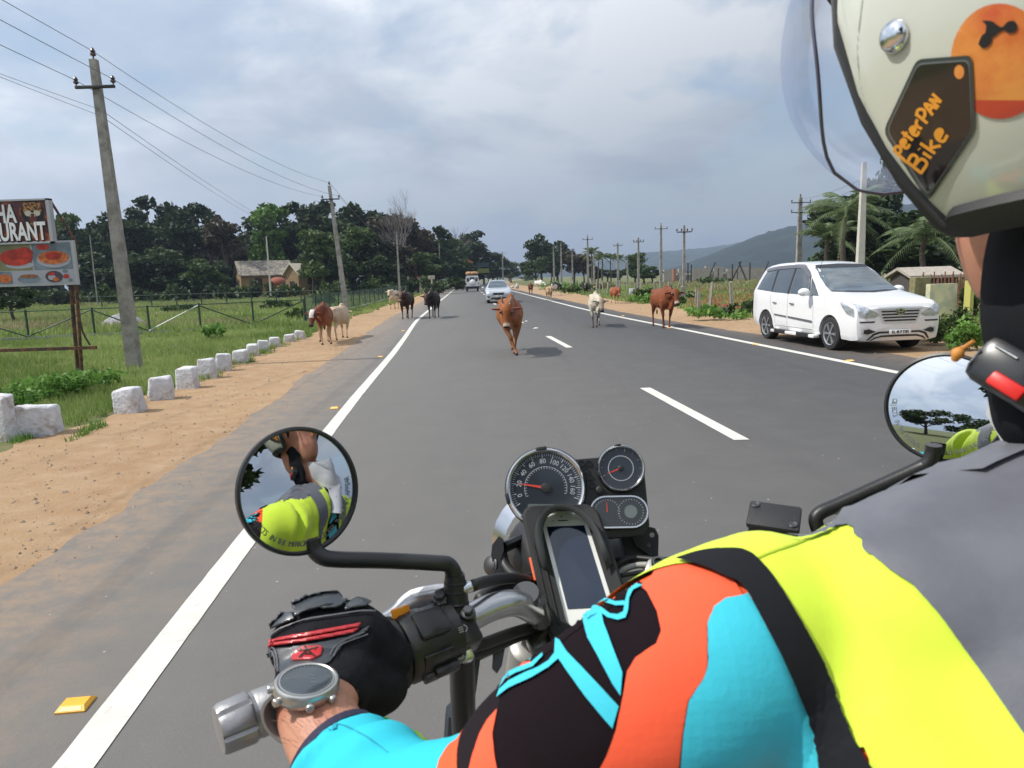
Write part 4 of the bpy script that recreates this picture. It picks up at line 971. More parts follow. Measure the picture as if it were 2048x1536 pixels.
# grass: one mass of blades per field
def grass(name, pts, hgt, wid, kind, seed, lb, lean=.35, blades=4):
    rg = np.random.default_rng(seed); P = np.repeat(np.asarray(pts), blades, 0); n = len(P); P = P + np.c_[rg.normal(0, .03, (n, 2)), np.zeros(n)]
    h = hgt*rg.uniform(.35, 1.15, n); a = rg.uniform(0, 6.28, n); tip = P + np.c_[np.cos(a)*h*lean, np.sin(a)*h*lean, h]
    b = rg.uniform(0, 6.28, n); w = np.c_[np.cos(b), np.sin(b), np.zeros(n)]*((np.repeat(wid, blades) if np.ndim(wid) else np.full(n, wid))*.5)[:, None]
    v = np.stack([P-w, P+w, tip], 1).reshape(-1, 3)
    me = bpy.data.meshes.new(name); me.vertices.add(3*n); me.vertices.foreach_set('co', v.ravel()); me.loops.add(3*n); me.loops.foreach_set('vertex_index', np.arange(3*n, dtype=np.int32))
    me.polygons.add(n); me.polygons.foreach_set('loop_start', np.arange(0, 3*n, 3, dtype=np.int32)); me.update(); me.validate()
    at_ = me.attributes.new('tone', 'FLOAT', 'POINT'); cl = np.array([.5+.9*fn(p[0]*.35, p[1]*.35, 2) for p in pts]); tn = np.clip(np.repeat(cl, blades)+rg.uniform(-.3, .3, n), 0, 1)
    at_.data.foreach_set('value', np.repeat(tn, 3).astype(np.float32)); me.materials.append(ML[kind]); return tag(link(name, me), lb, kind='stuff')
def scatter(n, x0, x1, y0, y1, seed, ok, dens=None):
    rg = np.random.default_rng(seed); out_ = []
    # more points near the camera
    u = rg.random(n); y = y0*(y1/y0)**u; 
    for k in range(n):
        a, b_ = x0(y[k]), x1(y[k]); x = a+(b_-a)*rg.random()
        if ok(x, y[k]): out_.append((x, y[k], -.01))
    return np.array(out_)
gl = lambda y: -7.15+.45*fn(y*.6, 2)+.2*fn(y*3, 5)
near = scatter(26000, lambda y: cx(y)-7-min(26, 8+y*.55), lambda y: cx(y)+gl(y), 8.5, 30, 1, lambda x, y: fn(x*.9, y*.9, 7) > -.42)
grass('roadside_grass', near, .15, .010+.0006*near[:, 1], 'grass', 1, 'short bright grass behind the white kerb stones', blades=6)
far = scatter(26000, lambda y: cx(y)-9-y*.95, lambda y: cx(y)-8.9 if y < 100 else cx(y)-7, 26, 100, 2, lambda x, y: fn(x*.15, y*.15, 3) > -.3)
grass('field_grass', far, .30, .03+.0018*far[:, 1], 'grass', 2, 'rough green and brown grass of the fenced left field', blades=3)
fd = scatter(14000, lambda y: cx(y)-10-y*.95, lambda y: cx(y)-9.5, 28, 95, 3, lambda x, y: fn(x*.12, y*.12, 9) > 0)
grass('dry_field_grass', fd, .34, .03+.0016*fd[:, 1], 'dry', 3, 'dry yellowish grass patches in the left field', blades=3)
ve = scatter(5000, lambda y: cx(y)-8.8, lambda y: cx(y)-6.4-.9*max(0, min(1, (y-20)/20))*0, 22, 90, 4, lambda x, y: fn(x*1.2, y*.5, 4) > -.05 and x < cx(y)-7.0+.5*fn(y*.3, 8))
grass('verge_grass', ve, .18, .02+.0013*ve[:, 1], 'grass', 4, 'grass strip between the netting fence and the dirt verge', blades=4)
rv = scatter(24000, lambda y: cx(y)+7.6+.8*fn(y*.35, 1), lambda y: cx(y)+13+y*.35, 10, 95, 5, lambda x, y: fn(x*.8, y*.5, 12) > -.25)
grass('right_verge_grass', rv, .20, .014+.0016*rv[:, 1], 'grass', 5, 'green weeds and grass along the right verge', blades=4)
rf = scatter(18000, lambda y: cx(y)+12+y*.1, lambda y: cx(y)+22+y*.75, 24, 120, 6, lambda x, y: fn(x*.2, y*.12, 17) > -.35)
grass('right_field_grass', rf, .32, .03+.002*rf[:, 1], 'dry', 6, 'pale dry grass of the right field', blades=3)
ed = scatter(2500, lambda y: cx(y)-7.6, lambda y: cx(y)-6.9, 7.5, 30, 14, lambda x, y: fn(x*2, y*1.5, 4) > .1)
grass('edge_tufts', ed, .10, .012, 'weed', 14, 'small green tufts growing between the kerb stones', blades=6)
# pebbles and clods on the verges
def pebbles(name, n, f0, f1, y0, y1, s0, s1, seed, m, lb):
    rg = np.random.default_rng(seed); r = random.Random(seed); g = Geo()
    for i in range(n):
        y = y0*(y1/y0)**r.random(); x = cx(y)+f0+(f1-f0)*r.random(); s = s0*(s1/s0)**(r.random()**2.2)
        v = [Vector(q)*s*r.uniform(.6, 1.2) for q in ((1, 0, 0), (.3, .9, 0), (-.8, .5, 0), (-.7, -.6, 0), (.4, -.9, 0), (0, 0, .7), (.2, .2, .55))]
        g.add([(x+q.x, y+q.y, -.004+max(0, q.z)) for q in v], [(0, 1, 6), (1, 2, 5), (2, 3, 5), (3, 4, 5), (4, 0, 5), (0, 6, 5), (1, 5, 6)])
    return tag(g.obj(name, m, smooth=0), lb, kind='stuff')
M_peb = mat('pebbles', (.30, .22, .16), .9, var=.5, vscale=3)
pebbles('verge_pebbles', 3200, -7.9, -4.9, 3.5, 45, .005, .026, 1, M_peb, 'small stones and clods scattered on the dirt verge')
pebbles('far_verge_pebbles', 500, 5.1, 8.2, 12, 60, .012, .05, 2, M_peb, 'stones on the right dirt verge')
M_clod = mat('red_clods', (.20, .07, .035), .95, var=.3)
g = Geo(); r6 = random.Random(8)
for i in range(1500):
    px = r6.uniform(1375, 1512); py = r6.uniform(577, 618)
    if not (590 < py or 577 < py < 583): continue
    p = GP(px, py); s = r6.uniform(.05, .17); g.add([(p.x+s, p.y, 0), (p.x, p.y+s, 0), (p.x-s, p.y, 0), (p.x, p.y-s, 0), (p.x, p.y, s*.9)], [(0, 1, 4), (1, 2, 4), (2, 3, 4), (3, 0, 4)])
tag(g.obj('soil_clods', M_clod, smooth=0), 'red clods of the ploughed field', kind='stuff')
# small litter on the road
M_lit = mat('paper_scrap', (.7, .68, .62), .8)
for px, py, s, lb in ((1071, 657, .09, 'white paper scrap on the road right of the central brown cow'), (1052, 643, .06, 'tiny white scrap on the road behind the central cow')):
    p = GP(px, py); g = Geo(); g.add([(-s, -s*.6, .006), (s*.8, -s*.7, .012), (s, s*.5, .02), (-s*.7, s*.8, .008), (0, 0, .035)], [(0, 1, 4), (1, 2, 4), (2, 3, 4), (3, 0, 4)]); o = g.obj('paper_scrap', M_lit, smooth=0); o.location = p; tag(o, lb, 'litter')
# trees and a bank behind the camera, seen only in the mirrors
for x, y, w, h, kd, lb in ((-7.5, -13, 11, 12, 'dark', 'tree overhanging the road behind the bike, on the fence side'), (-11, -24, 9, 10, 'mid', 'tree behind the bike farther along the left verge'), (13, -22, 12, 6, 'mid', 'bushy tree behind the bike on the right side'), (9.5, -9.5, 9, 9.5, 'dark', 'tree overhanging the right lane behind the bike'),
                    (6, -46, 14, 7, 'mid', 'tree behind the bike at the bend'), (18, -40, 16, 8, 'mid', 'tree behind the bike at the hillside'), (-20, -40, 12, 9, 'dark', 'tree behind the bike beyond the left field'), (-30, -28, 13, 7, 'mid', 'broad tree behind the bike at the left field edge'), (-26, -36, 12, 8, 'mid', 'low tree behind the bike, second from the left field edge'), (-14, -44, 13, 8.5, 'mid', 'tree behind the bike close to the road bend'), (-36, -20, 13, 7, 'mid', 'outermost tree behind the bike on the left'), (-7, -52, 14, 9, 'mid', 'far tree behind the bike above the road')):
    cm, tm = tree_template(kd, 1); fz = 0 if y > -25 else -h*.33; t = thing('tree', lb, 'tree', (x, y, fz), rnd.uniform(0, 6), 'trees behind the motorcycle'); t.scale = (w/8, w/8, (h-fz)/11); link('crown', cm, t); link('trunk', tm, t)

# ================================================================== CATTLE
M_horn = mat('horn', (.30, .25, .18), .5, c2=(.05, .04, .035), c2scale=9); M_eye = mat('eye', (.01, .008, .008), .15, coat=.6)
M_hide = mat('hide', (1, 1, 1), .62, attr=True, var=.10, vscale=9, bump=.3, bscale=120, spec=.22)
M_hoof = mat('hoof', (.05, .04, .035), .6)
M_rope = mat('rope', (.35, .22, .08), .9)
def cow_geo(p):
    g = Geo(); s = p.get('fat', 1.0)
    B = [(.92, .97, .07, .10), (.86, .95, .17, .19), (.70, .93, .225, .25), (.45, .90, .25*s, .28), (.15, .87, .285*s, .315), (-.12, .86, .28*s, .33), (-.36, .89, .225*s, .32), (-.52, .93, .165, .27), (-.62, .95, .12, .2)]
    g.tube([(0, y, z) for y, z, w, h in B], [(h, w) for y, z, w, h in B], 20, upv=(0, 0, 1), smooth=3)
    g.sphere((0, -.30, 1.165), (.085, .17, .12), 14, 8)                                # hump
    g.sphere((.13, .72, 1.08), (.10, .10, .07), 10, 6); g.sphere((-.13, .72, 1.08), (.10, .10, .07), 10, 6)   # hip bones
    # neck and head
    hx, hz, hy = p.get('hx', 0.0), p.get('hz', 1.12), p.get('hy', -1.0); yaw = p.get('hyaw', 0.0); pit = p.get('hpit', R(58))
    poll = Vector((hx, hy, hz))
    fwd = Vector((math.sin(yaw)*math.cos(pit), -math.cos(yaw)*math.cos(pit), -math.sin(pit))); side = Vector((math.cos(yaw), math.sin(yaw), 0)); upn = side.cross(fwd); 
    if upn.z < 0: upn = -upn
    neck = [Vector((0, -.42, 1.0)), Vector((hx*.25, -.62, 1.0*.55+hz*.45)), Vector((hx*.65, hy*.55-.38, .35+hz*.64)), poll+Vector((0, .06, -.05))]
    g.tube(neck, [(.24, .13), (.185, .10), (.135, .085), (.11, .08)], 16, upv=(0, 0, 1), smooth=4)
    th = poll - upn*.10 + fwd*.08
    g.tube([Vector((0, -.50, .66)), Vector((hx*.3, -.66, .64)), Vector((hx*.6, (hy-.6)*.5, .62*.5+th.z*.5-.03)), th], [(.12, .022), (.10, .018), (.07, .016), (.03, .02)], 8, upv=(0, 0, 1), smooth=3)   # dewlap
    HL = p.get('hl', 1.0)*1.06; HW = p.get('hw', 1.28)
    hp = [(-.035, .072, .085, 0), (.04, .092, .105, .0), (.12, .096, .105, -.002), (.20, .078, .09, -.006), (.30, .060, .070, -.010), (.38, .056, .060, -.012), (.43, .058, .055, -.014), (.465, .045, .040, -.016)]
    g.tube([poll+fwd*a*HL+upn*o for a, w, h, o in hp], [(h*1.08, w*HW) for a, w, h, o in hp], 16, upv=upn, smooth=3)
    for sgn in (-1, 1):
        e = poll+fwd*.12+side*sgn*.108+upn*.045; g.sphere(e, (.026, .026, .03), 8, 6)      # brow
        ed = (side*sgn*1.0 + Vector((0, .25, p.get('ear', -.12)))).normalized(); r0 = poll+side*sgn*.090+fwd*.05-upn*.01
        g.tube([r0, r0+ed*.06, r0+ed*.14, r0+ed*.20, r0+ed*.24], [(.026, .024), (.058, .020), (.066, .016), (.046, .013), (.014, .010)], 8, upv=upn, smooth=2)
    # legs
    L_ = p.get('legs', ((0, 0), (0, 0), (0, 0), (0, 0))); ends = []
    for i, sx in enumerate((-1, 1)):
        dy, dx = L_[i]; x = .125*sx; lift = abs(dy)*.06
        pts = [(x*1.15, -.40, .84), (x*1.15, -.41, .66), (x*1.1+dx*.15, -.40+dy*.25, .52), (x+dx*.5, -.40+dy*.55-.02, .37), (x+dx*.6, -.39+dy*.62, .30), (x+dx*.9, -.39+dy*.92, .12), (x+dx, -.41+dy, .055), (x+dx, -.43+dy, 0.0)]
        g.tube(pts, [(.15, .09), (.115, .075), (.068, .058), (.046, .043), (.030, .028), (.029, .026), (.040, .034), (.048, .042)], 12, upv=(0, 1, 0), smooth=3)
        ends.append((x+dx, -.43+dy))
    for i, sx in enumerate((-1, 1)):
        dy, dx = L_[2+i]; x = .135*sx
        pts = [(x, .66, .92), (x*1.15, .60, .74), (x*1.1+dx*.2, .60+dy*.25, .60), (x+dx*.45, .74+dy*.5, .43), (x+dx*.6, .74+dy*.65, .36), (x+dx*.9, .68+dy*.92, .12), (x+dx, .66+dy, .055), (x+dx, .63+dy, 0)]
        g.tube(pts, [(.20, .12), (.17, .11), (.105, .075), (.052, .040), (.038, .030), (.030, .027), (.041, .034), (.048, .042)], 12, upv=(0, 1, 0), smooth=3)
        ends.append((x+dx, .64+dy))
    g.tube([(0, .93, 1.02), (0.01, 1.0, .85), (.02, .98, .62), (.03, .96, .50)], [.035, .022, .015, .012], 8, smooth=3); g.tube([(.03, .96, .52), (.03, .95, .42), (.03, .94, .32)], [.016, .035, .006], 8, smooth=2)
    return g, poll, fwd, side, upn, ends
def cow(px, by, lb, c, p, size=1.0, rz=0.0, voxel=.02, horns=None, hcol=None, leg=None, muz=(.55, .42, .34), nose=(.03, .02, .02), face=None, patches=None, belly=None, name='cow', cat='cow', Y=None, ears=None):
    g, poll, fwd, side, upn, ends = cow_geo(p); me = remesh(g, voxel, 5 if voxel < .02 else 3, .5)
    me.materials.append(M_hide); n = len(me.vertices); co = np.empty(3*n); me.vertices.foreach_get('co', co); co = co.reshape(-1, 3)
    cc = np.tile(np.array(c, float), (n, 1)); leg = leg or c; z = co[:, 2]
    def mixc_(f, q): nonlocal cc; f = np.clip(f, 0, 1)[:, None]; cc = cc*(1-f)+np.array(q)[None]*f
    nz_ = np.array([mnoise.noise(Vector(v)*3.1) for v in co]) if n < 60000 else np.zeros(n)
    cc = cc*(1+.22*nz_[:, None])
    mixc_((z-1.02)*3*(co[:, 1] > -.6)*.45, tuple(q*.45 for q in c))
    if belly: mixc_((.72-z)*6+nz_*.8, belly)
    mixc_((.56-z)*5*(z < .62)+nz_*.4, leg)
    if patches: mixc_((np.array([mnoise.noise(Vector(v)*1.9+Vector((patches[0], 3, 1))) for v in co])-patches[1])*14, patches[2])
    a = (co-np.array(poll))@np.array(fwd); rad = np.linalg.norm(co-np.array(poll)-a[:, None]*np.array(fwd), axis=1); hd = (rad < .20)
    s_ = np.abs((co-np.array(poll))@np.array(side)); u_ = (co-np.array(poll))@np.array(upn)
    if face: mixc_(((s_ < .075)*(a > -.02)*(a < .24)*hd*(u_ > .02)).astype(float), face)
    mixc_(((np.abs(a-.15) < .055)*(s_ > .075)*(u_ > .0)*hd*.7).astype(float), tuple(q*.25 for q in c))
    mixc_(((a-.05)*4)*(a < .5)*hd*.35, tuple(q*.55 for q in c))
    mixc_(((a-.345)*25)*hd, muz); mixc_(((a-.425)*60)*hd*(u_ > -.03), nose)
    if ears: mixc_((s_ > .11)*(np.abs(a) < .2)*(s_ < .5)*(rad < .5)*(co[:, 1] < -.6)*.9, ears)
    mixc_((.055-z)*60, (.04, .03, .025))
    mixc_((co[:, 1] > .92)*(z < .5)*1.0, tuple(q*.25 for q in c))
    at_ = me.color_attributes.new('Col', 'FLOAT_COLOR', 'POINT'); at_.data.foreach_set('color', np.c_[cc, np.ones(n)].ravel().astype(np.float32))
    b = GP(px, by) if Y is None else at(px, Y)
    o = link(name, me); 
    ox, oy = ends[p.get('ref', 0)]; ca, sa = math.cos(rz), math.sin(rz)
    o.location = (b.x-(ca*0-sa*oy)*size, b.y-(ca*oy)*size, 0); o.rotation_euler = (0, 0, rz); o.scale = (size,)*3
    tag(o, lb, cat, 'cattle walking down the road')
    if horns:
        for sgn in (-1, 1):
            hg = Geo(); r0 = poll+side*sgn*.055+upn*.03; q = [r0]+[poll+side*sgn*x+Vector((0, 0, 1))*z_+fwd*(-y) for x, z_, y in horns]
            hg.tube(q, [.028]+[.024*(1-k/len(horns))+.004 for k in range(1, len(horns)+1)], 8, smooth=4); h = hg.obj('horn', M_horn, None, 180); h.parent = o
    if voxel < .026:
        for sgn in (-1, 1):
            hg = Geo(); hg.sphere(poll+fwd*.145+side*sgn*.122+upn*.062, .025, 8, 6); h = hg.obj('eye', M_eye, None, 180); h.parent = o
    if p.get('halter'):
        hg = Geo()
        for d_ in (.28,):
            hg.tube([poll+fwd*d_+upn*.075*math.cos(k)+side*.072*math.sin(k)-upn*.008 for k in [2*math.pi*j/16 for j in range(17)]], .008, 5)
        h = hg.obj('halter', M_rope, None, 180); h.parent = o
    return o
hs_small = ((.08, .06, 0), (.10, .13, .0)); hs_up = ((.12, .10, 0), (.16, .22, .02), (.13, .36, .05)); hs_wide = ((.14, .05, 0), (.22, .16, .02), (.20, .30, .05)); hs_asym = ((.10, .08, 0), (.17, .17, .03), (.23, .26, .08))
brown = (.25, .080, .022)
cow(1026, 711, 'brown cow walking head-on in the middle of the road, front legs crossing', brown, dict(hx=-.13, hz=1.04, hy=-.93, hyaw=R(-8), hpit=R(66), ear=.02, legs=((-.10, .20), (.20, -.06), (.05, .22), (-.25, -.02)), fat=1.0, hl=.92), .99, R(4), .0115, ((.07, .07, 0), (.10, .16, .02), (.17, .22, .04)), leg=(.30, .13, .06), muz=(.45, .34, .26), ears=(.30, .12, .08), belly=(.34, .15, .07))
cow(1192, 655, 'skinny cream calf with dark socks walking on the right lane', (.55, .50, .40), dict(hx=.16, hz=1.0, hy=-.92, hyaw=R(14), hpit=R(62), legs=((-.12, .02), (.06, -.10), (.1, .05), (-.18, 0)), fat=.80), .87, R(-6), .016, None, leg=(.12, .09, .08), muz=(.12, .09, .08), patches=(4, .30, (.40, .30, .22)))
cow(1334, 656, 'large brown cow with long upward horns standing on the right line', (.20, .058, .022), dict(hx=.10, hz=1.12, hy=-.93, hyaw=R(4), hpit=R(58), legs=((0, .02), (.10, -.02), (.10, 0), (-.2, 0)), fat=1.08), .97, R(2), .016, ((.10, .10, 0), (.15, .24, .03), (.22, .36, .10)), leg=(.16, .05, .02), muz=(.45, .35, .28))
cow(1234, 607, 'small reddish brown cow on the right dirt verge with pale muzzle', (.26, .075, .03), dict(hx=.06, hz=1.02, hpit=R(64), legs=((-.1, 0), (.1, 0), (0, 0), (-.1, 0)), fat=.85, hy=-.93), .76, R(5), .028, None, muz=(.5, .4, .3), leg=(.30, .15, .08), patches=(9, .42, (.5, .4, .3)))
cow(1172, 590, 'black cow with horns standing in front of the pole on the right verge', (.018, .015, .014), dict(hx=-.05, hz=1.15, legs=((0, 0),)*4, fat=.9), .80, R(-8), .03, hs_up, muz=(.2, .17, .15), face=(.25, .22, .2))
cow(1100, 602, 'tan cow on the right line in front of the black and white one', (.42, .27, .16), dict(hx=.05, hz=1.10, hpit=R(62), legs=((-.1, 0), (.12, 0), (0, 0), (-.1, 0)), fat=.85), .80, R(3), .028, hs_small, leg=(.45, .36, .26), muz=(.2, .12, .09))
cow(1109, 591, 'black and white cow partly hidden behind the tan cow', (.02, .018, .018), dict(hx=.1, hz=1.12, fat=1.0, legs=((0, 0),)*4), .90, R(-30), .03, hs_small, leg=(.45, .42, .38), patches=(2, .12, (.6, .58, .55)))
cow(1083, 578, 'white cow grazing at the far end of the dirt verge', (.66, .65, .60), dict(hx=.25, hz=.62, hy=-.95, fat=1.0, legs=((0, 0),)*4), .95, R(40), .034, None, muz=(.5, .45, .4))
cow(1062, 590, 'dark reddish brown cow seen head-on past the central cow, on the right line', (.13, .045, .022), dict(hx=0, hz=1.08, fat=.95, legs=((-.1, 0), (.1, 0), (0, 0), (0, 0))), .88, R(0), .03, hs_small, muz=(.2, .12, .08))
cow(1034, 583, 'small white calf just behind the central brown cow', (.62, .60, .55), dict(hx=.05, hz=1.05, fat=.8, legs=((0, 0),)*4), .76, R(-6), .034, None, muz=(.4, .3, .28))
cow(652, 689, 'glossy brown cow with white forehead on the left dirt verge', (.17, .042, .018), dict(hx=-.30, hz=1.02, hy=-.86, hyaw=R(-30), hpit=R(62), legs=((-.05, .02), (.14, .03), (.12, 0), (-.15, 0)), fat=1.02), .88, R(16), .017, ((.09, .07, 0), (.10, .15, .0)), leg=(.42, .27, .17), muz=(.10, .05, .04), face=(.70, .66, .62), belly=(.30, .14, .08))
cow(681, 669, 'cream cow half hidden behind the brown cow with white forehead', (.56, .42, .29), dict(hx=.2, hz=1.0, fat=.9, legs=((.1, 0), (-.1, 0), (0, 0), (.1, 0))), .80, R(170), .022, None, leg=(.50, .38, .26), Y=21.0)
cow(785, 618, 'pale cream cow behind the dark horned one, on the left verge', (.58, .49, .36), dict(hx=-.03, hz=1.18, hpit=R(50), fat=.85, legs=((-.1, 0), (.1, 0), (0, 0), (-.1, 0))), .90, R(-4), .026, hs_small, leg=(.34, .22, .14), muz=(.3, .2, .15))
cow(810, 638, 'dark brown cow with wide curved horns and rope halter at the left road edge', (.045, .022, .014), dict(hx=-.02, hz=1.17, hpit=R(52), halter=1, legs=((-.08, .02), (.12, -.02), (0, 0), (-.15, 0)), fat=.88), .94, R(-3), .02, hs_wide, leg=(.03, .02, .015), muz=(.25, .14, .10), face=(.16, .09, .06))
cow(864, 637, 'nearly black cow with horns walking on the left line of the road', (.020, .012, .011), dict(hx=-.12, hz=1.06, hpit=R(60), hyaw=R(-6), legs=((-.12, .02), (.10, -.02), (.1, 0), (-.2, .03)), fat=.98), .95, R(-2), .02, hs_asym, muz=(.05, .03, .03), face=(.07, .04, .035))

# ================================================================== VEHICLES
M_tyre = mat('tyre_rubber', (.022, .022, .023), .85, var=.2, bump=.4, bscale=40); M_rim = mat('alloy_rim', (.55, .56, .58), .3, .85); M_rimd = mat('rim_shadow', (.03, .03, .03), .6)
M_wpaint = mat('white_car_paint', (.80, .80, .80), .28, coat=.8); M_spaint = mat('silver_car_paint', (.50, .53, .57), .3, .4, coat=.8)
M_glass = mat('tinted_car_glass', (.025, .035, .042), .04, spec=1.0, coat=1.0); M_glassl = mat('windscreen_glass', (.07, .095, .11), .04, spec=1.0, coat=1.0, var=.5, vscale=1.6)
M_btrim = mat('black_trim', (.018, .018, .019), .45); M_chrome = mat('chrome', (.75, .76, .78), .12, 1.0); M_grl = mat('grille_chrome', (.70, .71, .73), .38, .55); M_lamp = mat('headlamp_glass', (.55, .58, .62), .08, .5, coat=1.0, var=.35, vscale=18)
M_plate = mat('number_plate', (.82, .82, .80), .5); M_under = mat('underbody', (.012, .012, .012), .9); M_gtrim = mat('grey_visor_trim', (.10, .10, .115), .3, coat=.4)
def car_body(st, n=26):
    """st: stations (x, zb, zside, zbelt, ztop, wlow, wbelt, wtop); x=0 front .. length; returns Geo in car frame (y lateral)"""
    def half_(s):
        x, zb, zs, zl, zt, wl, wb, wt = s
        P = [(0, zb), (wl*.8, zb), (wl*.97, zb+.03), (wl, zb+.12), (wb, zs), (wb*.985, zl), (wt+(wb-wt)*.45, zl+(zt-zl)*.5), (wt, zt-.06*min(1, (zt-zl)*3+.15)), (wt*.86, zt-.012), (wt*.5, zt), (0, zt+.006)]
        return P
    rows_ = [half_(s) for s in st]; g = Geo(); rings = []
    xs = [s[0] for s in st]; X = []
    for i in range(len(xs)-1):
        for j in range(4): X.append((i, j/4))
    X.append((len(xs)-2, 1.0))
    for i, t in X:
        r0, r1, r2, r3 = rows_[max(i-1, 0)], rows_[i], rows_[i+1], rows_[min(i+2, len(rows_)-1)]
        x = xs[i]+(xs[i+1]-xs[i])*t; P = []
        for a, b, c, d in zip(r0, r1, r2, r3):
            q = []
            for k in (0, 1):
                m1 = (c[k]-a[k])*.32; m2 = (d[k]-b[k])*.32
                q.append((2*t**3-3*t*t+1)*b[k]+(t**3-2*t*t+t)*m1+(-2*t**3+3*t*t)*c[k]+(t**3-t*t)*m2)
            P.append(q)
        # refine section
        S_ = []
        for k in range(len(P)-1):
            a, b = P[k], P[k+1]
            for u in (0, .5): S_.append((a[0]+(b[0]-a[0])*u, a[1]+(b[1]-a[1])*u))
        S_.append(P[-1])
        ring = [Vector((x, w, z)) for w, z in S_] + [Vector((x, -w, z)) for w, z in S_[-2:0:-1]]
        rings.append(ring)
    g.loft(rings); return g
def side_proj(s, y0=3.0):
    return lambda u, v: (Vector((u, s*y0, v)), Vector((0, -s, 0)))
def front_proj(d=1): return lambda u, v: (Vector((-3.0*d if d == 1 else 9.0, u, v)), Vector((d, 0, 0)))
def wheel(parent, x, y, r, w, s, spokes=6):
    g = Geo(); M = frame((x, y, r), (0, s, 0)); g.lathe([(r*.55, -w), (r*.92, -w), (r, -w*.85), (r, -w*.12), (r*.93, 0), (r*.72, .005), (r*.68, -.02)], M, 32); t = g.obj('tyre', M_tyre, parent)
    g = Geo(); g.lathe([(r*.70, -.02), (r*.69, .004), (r*.64, -.005), (r*.62, -.05)], M, 32, 0, False); g.lathe([(r*.12, -.03), (r*.12, .0), (r*.02, .008)], M, 16)
    for i in range(spokes):
        a = 2*math.pi*i/spokes; p = [(math.cos(a+o)*q, math.sin(a+o)*q) for q, o in ((r*.1, -.35), (r*.62, -.14), (r*.64, .14), (r*.1, .35))]
        g.prism(p, -.03, -.004, M, 0)
    rm = g.obj('rim', M_rim, parent); g = Geo(); g.lathe([(r*.62, -.10), (.01, -.10)], M, 24, 0, False); g.obj('rim_shadow_disc', M_rimd, rm, 0)  # near-black disc painted as the shade behind the spokes
# ---- white people carrier parked half on the verge
tvan = thing('people_carrier', 'white people carrier driving towards the camera on the right road edge', 'car', (6.35, 13.9, 0), 0)
# car frame: x runs front to rear, y to its left... placed with front axle at the root
van_yaw = R(95.5)
Lf = .86
st = [(0.0, .33, .55, .74, .84, .64, .70, .60), (.05, .23, .55, .80, .92, .79, .81, .68), (.18, .21, .56, .87, .985, .845, .86, .73), (.50, .22, .58, .93, 1.045, .86, .87, .76), (.86, .24, .60, .98, 1.10, .875, .880, .78), (1.12, .25, .60, 1.01, 1.15, .878, .882, .76),
      (1.32, .25, .60, 1.02, 1.24, .878, .882, .73), (1.62, .25, .62, 1.03, 1.42, .878, .882, .68), (1.92, .25, .62, 1.04, 1.60, .878, .882, .64), (2.2, .25, .62, 1.05, 1.69, .878, .882, .64), (2.8, .25, .62, 1.06, 1.745, .878, .882, .645), (3.5, .25, .62, 1.07, 1.74, .878, .882, .64), (4.05, .28, .62, 1.08, 1.70, .87, .875, .62),
      (4.36, .34, .64, 1.08, 1.62, .83, .84, .57), (4.50, .40, .66, 1.06, 1.42, .76, .78, .52), (4.56, .46, .66, 1.0, 1.15, .66, .70, .48)]
bg = car_body(st); bm_ = bg.mesh('body', M_wpaint, 50)
wx = (.86, 3.61); cutters = []
for x in wx:
    c = Geo(); c.lathe([(.375, -1.2), (.375, 1.2)], frame((x, 0, .32), (0, 1, 0)), 32); cutters.append(c)
bme = cut(bm_, cutters); bme.materials.clear(); bme.materials.append(M_wpaint); bme.set_sharp_from_angle(angle=R(35))
tv = thing('people_carrier', 'white people carrier coming towards the camera at the right road edge', 'car', (0, 0, 0), 0)
bpy.data.objects.remove(tvan); tv.name = 'people_carrier'
# front axle centre in world: left-in-image wheel is at y=-? of the car
d_ = Vector((math.sin(R(5.5)), -math.cos(R(5.5)), 0)); n_ = Vector((math.cos(R(5.5)), math.sin(R(5.5)), 0))
ctr = Vector((6.35, 13.9, 0)) + n_*.76 + d_*.0
org = ctr + d_*Lf
tv.location = org; ang = math.atan2(-d_.y, -d_.x); tv.rotation_euler = (0, 0, ang)      # car x points rearward = -d_
# rearward x axis; car +y = left-hand normal of (-d): compute sign of the visible side
vy = Vector((-math.sin(ang), math.cos(ang), 0)); SV = 1 if vy.dot(-n_) > 0 else -1      # +1: visible side is +y
body = link('body', bme, tv); bv = bvh_of(bme)
g = Geo(); g.box((2.2, 0, .42), (3.9, 1.45, .38)); g.obj('underbody', M_under, tv, 0)
for x in wx:
    for s in (1, -1):
        w = bpy.data.objects.new('wheel', None); col.objects.link(w); w.parent = tv; wheel(w, x, s*.865, .325, .21, s)
def panel(name, m, polys, projs, off=.004, step=.035, parent=None, bvh=None):
    o = None
    for poly, pj in [(a, b) for a in polys for b in projs]:
        g = Geo(); decal(g, bvh, poly, pj, off, step)
        if g.f: o = g.obj(name, m, parent, 60)
    return o
sides = [side_proj(1), side_proj(-1)]
dl = Geo()
panel('rear_quarter_window', M_glass, [[(3.40, 1.10), (4.22, 1.14), (4.18, 1.25), (4.02, 1.56), (3.55, 1.60), (3.46, 1.58)]], sides, .004, .04, tv, bv)
panel('rear_window', M_glass, [[(2.62, 1.07), (3.32, 1.09), (3.36, 1.60), (2.66, 1.63)]], sides, .004, .04, tv, bv)
panel('front_window', M_glass, [[(1.72, 1.05), (2.52, 1.07), (2.56, 1.63), (2.28, 1.62), (2.05, 1.52)]], sides, .004, .04, tv, bv)
panel('quarter_glass', M_glass, [[(1.32, 1.045), (1.64, 1.05), (1.90, 1.42)]], sides, .004, .03, tv, bv)
